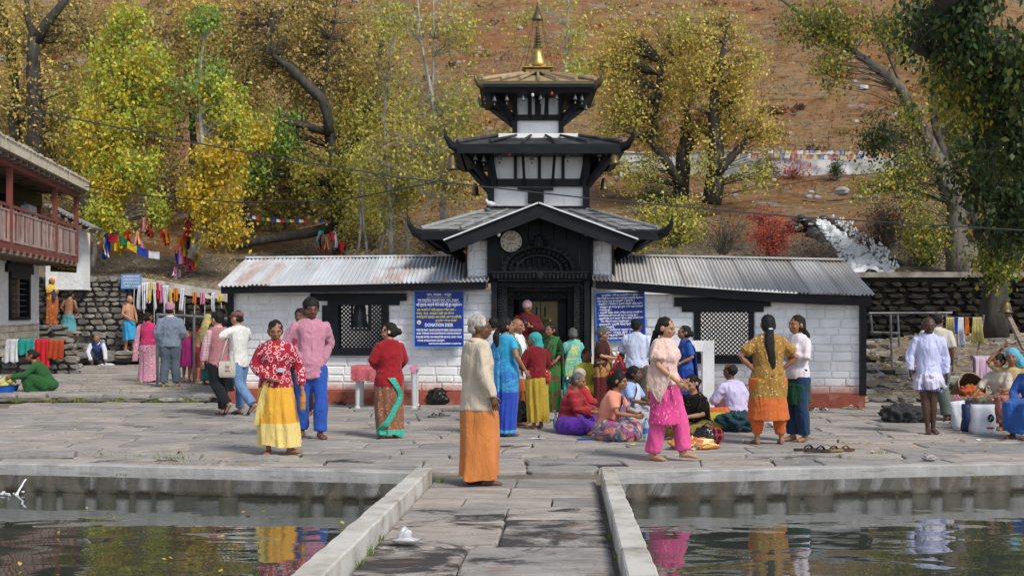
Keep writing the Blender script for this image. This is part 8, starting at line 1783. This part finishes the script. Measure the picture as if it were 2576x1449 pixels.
# bench at right
bn = thing('bench', 'low stone and plank bench carrying the women at the right edge', 'bench', G(2530, 1060)); bl_ = bn.location
part(MB().box((bl_.x + .25, bl_.y + .25, .35), (2.2, .42, .06)), 'seat', M['wood'], bn)
for dx in (-.7, .3, 1.2): part(MB().box((bl_.x + dx, bl_.y + .25, .16), (.22, .34, .31)), 'support', M['stone'], bn)
# basket
bk = thing('wicker_basket', 'large dark wicker basket lying open near the bench', 'basket', G(2405, 1040) + Vector((0,0,.24)), rz=R(-25)); bk.rotation_euler = (R(62), R(8), R(10))
wk = mat('dark_wicker', (.10,.055,.03), (.20,.12,.07), scale=20, bump=.8, bs=60); prof = []
bb_ = MB()
for k in range(13):
    z = k*.038; r = .12 + .12*(k/12)**.7
    bb_.rings([[Vector(((r + .008*math.sin(q*math.pi + k*math.pi))*math.cos(2*math.pi*q/36), (r + .008*math.sin(q*math.pi + k*math.pi))*math.sin(2*math.pi*q/36), zz)) for q in range(36)] for zz in (z, z + .034)], 0, k == 0)
    bb_.rings([[Vector(((r-.012)*math.cos(2*math.pi*q/36), (r-.012)*math.sin(2*math.pi*q/36), zz)) for q in range(36)] for zz in (z, z + .036)], 0, False)
link('basket_body', bb_.mesh('basket_body', wk, True), bk, (0,0,0)); link('rim', MB().tube([(.245*math.cos(a), .245*math.sin(a), .50) for a in np.linspace(0, 2*math.pi, 33)], .014, 6).mesh('rim', mat('pale_wicker_rim', (.35,.26,.15)), True), bk, (0,0,0))
# bags near the bench
def sack(label, x, y, w, h, d, m, top=None, rz=0, tilt=0, mark=None):
    t = thing('shopping_bag', label, 'bag', G(x, y), rz=rz); t.rotation_euler = (0, tilt, rz); b = MB(); rs = []
    for k in range(8):
        v = k/7; ww = w*(1 - .06*math.sin(v*3)) * (.5 if k == 0 else .52); dd = d*(.5 - .3*v**2); rs.append([Vector((ww*sx*(1 + U(-.04,.04)) , dd*sy + .012*math.sin(q*2+k), h*v)) for q, (sx, sy) in enumerate(((-1,-1),(-.5,-1.1),(0,-1.15),(.5,-1.1),(1,-1),(1,1),(0,1.1),(-1,1)))])
    b.rings(rs); link('bag_body', b.mesh('bag_body', m, True), t, (0,0,0))
    for s in (-1, 1): link('handle', MB().tube([(-w*.2, s*.02, h*.98), (-w*.1, s*.02, h*1.22), (w*.1, s*.02, h*1.22), (w*.2, s*.02, h*.98)], .006, 5).mesh('handle', top or m, True), t, (0,0,0))
    if mark:
        for nm, q, mm in mark: link(nm, q, t, (0,0,0))
    return t
wp = mat('white_woven_plastic', (.68,.70,.74), (.58,.6,.65), rough=.4, bump=.5, bs=14, bd=.02); nv = mat('navy_bag', (.01,.03,.10), rough=.5, bump=.4)
sack('white shopping bag with a pink edge leaning by the basket', 2415, 1078, .20, .40, .14, wp, FM['pink'], tilt=R(-6)); sack('navy shopping bag standing between two white ones', 2440, 1084, .20, .38, .16, nv)
em = MB(); em.rings([[Vector((.07 + .045*math.cos(a)*s, -.115 , .22 + .055*math.sin(a)*s)) for a in np.linspace(0, 2*math.pi, 20, endpoint=False)] for s in (.0001, 1)], 0, False); e2 = MB(); e2.bar((.05,-.118,.19), (.085,-.118,.25), .004, .014, up=(0,1,0)); e2.bar((.055,-.118,.235), (.095,-.118,.215), .004, .012, up=(0,1,0)); e3 = MB().box((.06,-.113,.085), (.11,.006,.028))
sack('white sack with a black round emblem and green top beside the bench', 2472, 1090, .30, .40, .20, wp, mat('green_plastic', (.02,.22,.14), rough=.3), mark=[('emblem', em.mesh('emblem', M['ink']), 0), ('emblem_mark', e2.mesh('emblem_mark', wp), 0), ('print', e3.mesh('print', FM['red']), 0)])
# striped towel over a rail behind the bench, orange bundle, tub
fr_ = thing('towel_rail', 'small wooden rail carrying a striped towel behind the bench', 'rail', G(2475, 1040) ); Y = fr_.location.y
part(pipe(MB(), [P(2450, 902, Y), P(2520, 900, Y)], .018), 'rail', M['wood'], fr_)
for x in (2450, 2520): part(pipe(MB(), [P(x, 900, Y), Vector((P(x,0,Y).x, Y, 0))], .018), 'rail_post', M['wood'], fr_)
hang('towel', 'pink and white striped towel on the rail behind the bench', 'towel', 2452, 2495, 901, 975, Y - .03, cloth('pink_striped_towel', (.62,.45,.55), 'stripe', [(.35,.16,.30)], 28), over=True)
t = thing('cloth_bundle', 'orange cloth bundle beside the grey haired bench woman', 'bundle', G(2452, 1060) + Vector((0, .2, .42))); link('bundle', crumple('bundle', (.16,.14,.11), cloth('orange_bundle', (.50,.10,.01), fold=.6), amp=.2), t, (0,0,0))
t = thing('grey_blanket', 'heap of dark grey cloth dumped on the paving right of the temple', 'blanket', G(2276, 1062) + Vector((0,.1,.11))); link('cloth_heap', crumple('cloth_heap', (.30,.22,.155), cloth('charcoal_cloth', (.045,.043,.045), fold=.8), n=60, rg=18, amp=.2, fr=7), t, (0,0,0)); link('cloth_heap', crumple('cloth_heap', (.2,.16,.07), cloth('charcoal_cloth', (.055,.053,.055), fold=.8), amp=.2, fr=7), t, (.28,-.02,-.05))
t = thing('cloth_bundle', 'dark teal cloth bundle beside the man in lilac', 'bundle', G(1860, 1086) + Vector((0,.08,.13))); link('bundle', crumple('bundle', (.30,.2,.145), cloth('dark_teal_cloth', (.02,.06,.075), fold=.8), n=60, rg=18, amp=.18, fr=7), t, (0,0,0))
t = thing('handbag', 'black leather handbag leaning among the seated people', 'bag', G(1772, 1120) + Vector((0,0,.11)), rz=R(-25)); t.rotation_euler = (0, R(28), R(-20)); link('bag_body', crumple('bag_body', (.13,.08,.12), M['bin'], amp=.1), t, (0,0,0)); link('handle', MB().tube([(-.09,0,.09), (-.05,0,.17), (.05,0,.17), (.09,0,.09)], .008, 6).mesh('handle', M['bin'], True), t, (0,0,0))
t = thing('handbag', 'red and black checked bag beside the black leather one', 'bag', G(1795, 1117) + Vector((0,.05,.10)), rz=R(10)); link('bag_body', crumple('bag_body', (.14,.09,.11), cloth('red_black_check', (.012,.012,.014), 'plaid', [(.5,.01,.02), (.6,.02,.03)], 12), amp=.1), t, (0,0,0))
t = thing('cloth_bundle', 'orange and yellow printed cloth lying on the paving', 'cloth', G(1740, 1130) + Vector((0,0,.06))); link('bundle', crumple('bundle', (.26,.15,.075), cloth('orange_yellow_print', (.72,.50,.12), 'blotch', [(.62,.14,.02), (.75,.62,.30), (.5,.35,.05)], 6, fold=.8), n=60, rg=16, amp=.25, fr=7), t, (0,0,0))
t = thing('snack_bag', 'shiny yellow snack packet standing behind the checked bag', 'packet', G(1805, 1085)); link('packet', MB().rings([[Vector((x*w, y*d, z)) for x, y in ((-1,-1),(0,-1.3),(1,-1),(1,1),(0,1.3),(-1,1))] for z, w, d in ((0,.09,.01), (.06,.10,.045), (.2,.10,.04), (.27,.11,.004))]).mesh('packet', mat('yellow_foil', (.45,.38,.03), (.30,.25,.03), rough=.3, bump=.5, bs=14), 60), t, (0,0,0))
t = thing('black_bag', 'black travel bag leaning on the plinth left of the cream shirted man', 'bag', G(1102, 1020) + Vector((0,.12,.14))); link('bag_body', crumple('bag_body', (.21,.13,.15), M['bin'], n=50, amp=.12), t, (0,0,0)); link('strap', MB().tube([(-.12,-.1,.08), (-.05,-.14,.17), (.06,-.14,.17), (.12,-.1,.08)], [(.012,.004)]*4, 6).mesh('strap', M['bin'], True), t, (0,0,0))
t = thing('rucksack', 'red and blue rucksack behind the black travel bag', 'bag', G(1128, 1008) + Vector((0,.1,.17))); link('bag_body', crumple('bag_body', (.10,.09,.17), cloth('red_blue_nylon', (.02,.03,.12), 'blotch', [(.35,.02,.04), (.02,.03,.14)], 3)), t, (0,0,0))
bottle(G(1626, 1112), 1.15, (.55,.75,.85), 'clear blue capped water bottle standing beside the pink trousers')
bottle(G(1398, 1088), 1.0, (.3,.45,.7), 'small blue bottle on the ground behind the violet sari', cap=(.05,.2,.7))
t = thing('plastic_bag', 'grey translucent carrier bag in front of the light blue blouse', 'bag', G(1598, 1085) + Vector((0,.1,.13))); link('bag_body', crumple('bag_body', (.15,.1,.15), mat('grey_polythene', (.38,.39,.43), rough=.3, bump=.7, bs=9), amp=.2), t, (0,0,0))
t = thing('plastic_bag', 'thin crumpled clear plastic bag lying on the pool path', 'bag', G(1018, 1372) + Vector((0,0,.05))); k = NT('clear_film'); cfm = k.done((.88,.89,.92), .25, 0, .5); k.b.inputs['Transmission Weight'].default_value = .5
b = MB().ell((0,0,.02), (.08,.05,.055), 40, 24)
for i, v in enumerate(b.v):
    v = Vector(v); q = v.normalized(); kk = 1 + .22*noise.noise(q*1.7 + Vector((4,0,0))) + .12*abs(noise.noise(q*6)); s = 1.35 if v.z < 0 else .62; v = Vector((v.x*kk*s, v.y*kk*s, max(-.045, v.z*kk*1.05))); b.v[i] = tuple(v + Vector((.05*max(0,-v.z)*6*max(0, v.x*8), 0, 0)))
link('film', b.mesh('film', cfm, True), t, (0,0,0))
t = thing('paper_wrapper', 'crumpled silver paper wrapper on the paving at right', 'litter', G(2342, 1160) + Vector((0,.05,.03))); link('wrapper', crumple('wrapper', (.07,.045,.03), mat('crumpled_paper', (.55,.48,.45), (.30,.25,.28), (.62,.6,.62), scale=20, bump=.9, bs=30), amp=.35, fr=9), t, (0,0,0))
t = thing('wash_basin', 'bright blue plastic tub with washing at the left edge', 'basin', G(8, 1003)); link('tub', MB().rings([[Vector((r*math.cos(a), r*math.sin(a), z)) for a in np.linspace(0, 2*math.pi, 28, endpoint=False)] for r, z in ((.20,0),(.29,.26),(.31,.27),(.27,.25),(.20,.06))], 0, True).mesh('tub', mat('blue_plastic', (.02,.12,.55), rough=.35, bump=0), 40), t, (0,0,0)); link('washing', crumple('washing', (.22,.2,.14), cloth('blue_washing', (.03,.16,.6), 'blotch', [(.5,.45,.1), (.3,.3,.5)], 5), amp=.25), t, (0,0,.26))
t = thing('rag', 'cream rag lying on the terrace near the squatting man', 'rag', G(265, 922, TZ)); link('rag', crumple('rag', (.2,.14,.05), FM['white'], amp=.3), t, (0,0,.03))
for (x, y, r, m, nm, lb) in ((1468, 1106, (.09,.03,.008), 'blue', 'wrapper', 'blue and white wrapper lying in front of the violet sari'), (1349, 1103, (.12,.012,.005), 'white', 'paper_strip', 'long white paper strip on the paving behind the orange wrap'), (1591, 1120, (.035,.02,.012), 'yellow', 'peel', 'bit of yellow peel left of the water bottle'), (2460, 1108, (.03,.02,.01), 'white', 'paper_scrap', 'scrap of white paper near the bench bags'), (1945, 1073, (.07,.05,.05), 'white', 'paper_bag', 'white paper bag seen between the ankles of the woman in gold and orange')):
    t = thing(nm, lb, 'litter', G(x, y) + Vector((0,0,r[2]))); link('sheet', crumple('sheet', r, FM[m], n=16, rg=6, amp=.25, fr=8), t, (0,0,0))
# footwear
def sandal(x, y, rz, m, label, z=0, s=1.0, group=None):
    t = thing('sandal', label, 'sandal', G(x, y, z) + Vector((0,0,.01)), group, rz); t.scale = (s, s, s); b = MB(); L = .13
    prof = [(-L, .028), (-L*.8, .038), (-.3*L, .034), (.25*L, .044), (.7*L, .046), (L*.95, .032), (L, .014)]
    b.rings([[Vector((x_, -w, 0)), Vector((x_, -w, .018)), Vector((x_, w, .018)), Vector((x_, w, 0))] for x_, w in prof]); link('sole', b.mesh('sole', m[0], 40), t, (0,0,0))
    for sg in (-1, 1): link('strap', MB().tube([(.55*L, 0, .02), (.30*L, sg*.02, .055), (-.05*L, sg*.038, .022)], [(.012,.004)]*3, 6).mesh('strap', m[1], True), t, (0,0,0))
dks = (mat('dark_sandal_sole', (.05,.04,.035), bump=.1), M['cable']); tns = (mat('tan_sandal_sole', (.30,.20,.12), bump=.1), mat('brown_strap', (.12,.06,.03), bump=0)); crs = (mat('cream_sandal_sole', (.45,.40,.32), bump=.1), FM['white'])
sandal(1097, 1049, R(200), (mat('grey_sole', (.16,.14,.13)), M['cable']), 'grey sandal, the left one of the pair beside the cream shirted man'); sandal(1114, 1048, R(215), (mat('grey_sole', (.16,.14,.13)), M['cable']), 'grey sandal, the right one of the pair beside the cream shirted man')
sandal(2028, 1134, R(12), dks, 'black flip flop, left of the dark pair near the jeans', s=1.15); sandal(2058, 1137, R(8), dks, 'black flip flop, right of the dark pair near the jeans', s=1.15); sandal(2092, 1136, R(10), tns, 'tan flip flop lying flat beside the black pair', s=1.1); sandal(2120, 1134, R(-8), (tns[1], tns[0]), 'brown flip flop at the right end of the row', s=1.1)
for i, (x, y, r, m, lb) in enumerate(((2038,1034,10,dks,'dark sandal at the left end of the shoes by the red plinth'),(2052,1036,40,crs,'cream sandal crossing the dark ones by the red plinth'),(2066,1033,-20,dks,'black sandal in the middle of the shoes by the red plinth'),(2082,1036,160,crs,'white sandal at the right end of the shoes by the red plinth'),(2136,1028,0,crs,'cream slipper by the corner of the red plinth, the flatter one'),(2150,1030,15,tns,'tan slipper by the corner of the red plinth'),(836,1018,10,tns,'tan sandal on the left below the left window'),(852,1018,-10,dks,'dark sandal on the right below the left window'))): sandal(x, y, R(r), m, lb)
# clothes line on the right, bell on a pole, cables
cl = thing('clothes_line', 'rope with drying cloths hung between sticks on the right terraces', 'clothes line', G(2420, 900, .5)); YL_ = 21.6
part(pipe(MB(), [P(2370, 794, YL_), P(2420, 799, YL_), P(2475, 797, YL_)], .008), 'rope', M['cable'], cl)
for x, dx in ((2370, -6), (2475, -18)): part(pipe(MB(), [P(x, 792, YL_), P(x+dx, 905, YL_)], .02), 'stick', M['wood'], cl)
for x0, x1, y1, m, lb in ((2381,2398,868,'yellow','long yellow cloth at the left of the clothes line'),(2400,2407,838,'blue','narrow blue striped cloth on the clothes line'),(2410,2422,872,'white','long white cloth in the middle of the clothes line'),(2428,2436,842,'orange','short brownish cloth on the clothes line'),(2447,2468,862,'yellow','pale yellow cloth at the right of the clothes line')):
    hang('cloth', lb, 'cloth', x0, x1, 798, y1, YL_ - .02, FM[m] if m != 'yellow' else mat('pale_yellow_cloth', (.55,.48,.20)), sway=.06, taper=1.3)
bp = thing('bell_pole', 'slanting grey wooden pole beside the dark tree trunk', 'pole', G(2580, 900, .4)); part(MB().bar(P(2528, 778, 22), P(2578, 880, 21.5), .09, .05), 'pole', M['wood'], bp)
o = link('bell', big, None, P(2530, 758, 21.9)); o.scale = (.9,.9,.5); tag(o, 'grey bell hanging from the dark tree at the right edge', 'bell'); link('hanger', wire, o, (0,0,0))
for nm, lb, pts, r in (('cable', 'long black cable sagging across the whole courtyard', [(-40,254,18),(300,322,18),(620,385,18.2),(1000,446,18.4),(1480,499,18.6),(2000,546,18.8),(2620,582,19)], .011), ('cable', 'thin black cable from the balcony house to the pagoda', [(212,470,33),(400,496,31),(620,511,28),(860,505,26),(1112,455,23.6)], .014), ('cable', 'faint wire slanting down behind the golden willow', [(1750,500,43),(1900,476,44),(2100,446,46),(2330,425,48)], .02)):
    pts3 = [P(*q) for q in pts]; sm_ = []
    for i in range(len(pts3)-1):
        for q in range(6): sm_.append(pts3[i].lerp(pts3[i+1], q/6))
    t = thing(nm, lb, 'cable', pts3[0]); part(MB().tube(sm_ + [pts3[-1]], r, 5), 'wire', M['cable'], t)
# loose flat stones, leaves and tufts of grass on the paving, leaves on the water
def tuft(n, r, h): 
    b = MB()
    for _ in range(n):
        a = U(0, 6.28); x, y = U(-r,r), U(-r*.5,r*.5); l = U(.5,1)*h; b.add([(x-.006,y,0),(x+.006,y,0),(x + l*.5*math.cos(a), y + l*.5*math.sin(a), l)], [(0,1,2)])
    return b
gcol = {'g': mat('green_grass_blades', (.10,.17,.03), (.18,.24,.05)), 'y': mat('yellowing_grass_blades', (.30,.27,.09), (.16,.18,.05))}
gt = MB(); gy = MB()
def addt(b, x, y, z, n, r, h):
    q = tuft(n, r, h); b.add([(v[0]+x, v[1]+y, v[2]+z) for v in q.v], q.f)
for i in range(150):
    x, y = U(-8, 8), U(12.6, 22.3); z = -.012
    if random.random() < .6 and x > -2: continue
    addt(gy if random.random() < .6 else gt, x, y, z, 12, U(.04,.14), .035)
for (x, y, n, r, h) in ((330,1146,50,.3,.04),(430,1152,50,.2,.05),(250,1139,30,.25,.03),(520,1160,40,.3,.03),(380,1138,30,.3,.03),(470,1144,30,.2,.03),(1106,1215,20,.04,.08),(920,1390,24,.05,.10),(950,1358,16,.04,.08),(880,1420,30,.08,.1),(620,1165,40,.2,.04),(1985,1140,30,.12,.04),(2100,1150,40,.2,.05),(2210,1140,30,.15,.05),(2005,1150,30,.12,.04),(1385,1150,20,.1,.04),(1600,1430,16,.03,.08),(1530,1350,12,.03,.06),(1555,1400,12,.03,.06)):
    g_ = G(x, y); addt(gt, g_.x, g_.y, -.01, n, r, h)
for i in range(70):
    x = U(-9.5,-5.5); addt(gt if i % 2 else gy, x, 22.88, .0, 16, .12, .09); addt(gy, U(-10,-5.6), U(23.2,31), TZ, 10, .14, .06)
for b, nm, m in ((gt, 'grass', gcol['g']), (gy, 'dry_grass', gcol['y'])): o = part(b, nm, m); o['kind'] = 'stuff'; o['label'] = 'small grass tufts growing between the flagstones'
scatter(150, lambda: (U(-8,9), U(12.6,22.4), .006), 'fallen_leaves', 'litter', .055, 'few dry leaves scattered on the courtyard')
scatter(330, lambda: (U(3.5,9.5), U(13,22.6), .006), 'fallen_leaves', 'litter', .06, 'dry leaves gathered on the right of the courtyard')
def wpt():
    y = U(5.5, 12); x = U(-6, -1.4) if random.random() < .75 else U(1.2, 5.5); return (x, y, WZ + .006)
scatter(70, wpt, 'floating_leaves', 'yel', .07, 'yellow leaves floating on the pool water')
# earthy broken patch at left with gravel
b = MB(); b.grid([[Vector((x, y, .0 + .03*noise.noise(Vector((x*3, y*3, 0))))) for x in np.linspace(-4.45, -2.65, 40)] for y in np.linspace(12.98, 13.75, 20)]); o = part(b, 'earth_patch', mat('pale_earth', (.34,.29,.22), (.22,.18,.13), (.42,.38,.31), scale=9, bump=.9, bs=30), smooth=True); struct(o, 'bare earth patch where slabs are missing')
rb_ = MB()
for i in range(260):
    x, y = U(6.2, 14), U(22.7, 33); z = zr(x, y); s = U(.05,.2); a0 = U(0,3); rb_.rings([[Vector((x + s*q*math.cos(a0+k*1.25)*1.3, y + s*q*math.sin(a0+k*1.25), z + hh*s)) for k in range(5)] for hh, q in ((-.3,1),(.25,.95),(.45,.55))])
o = part(rb_, 'rubble', M['stone']); o['kind'] = 'stuff'; o['label'] = 'loose rubble stones on the right terraces'
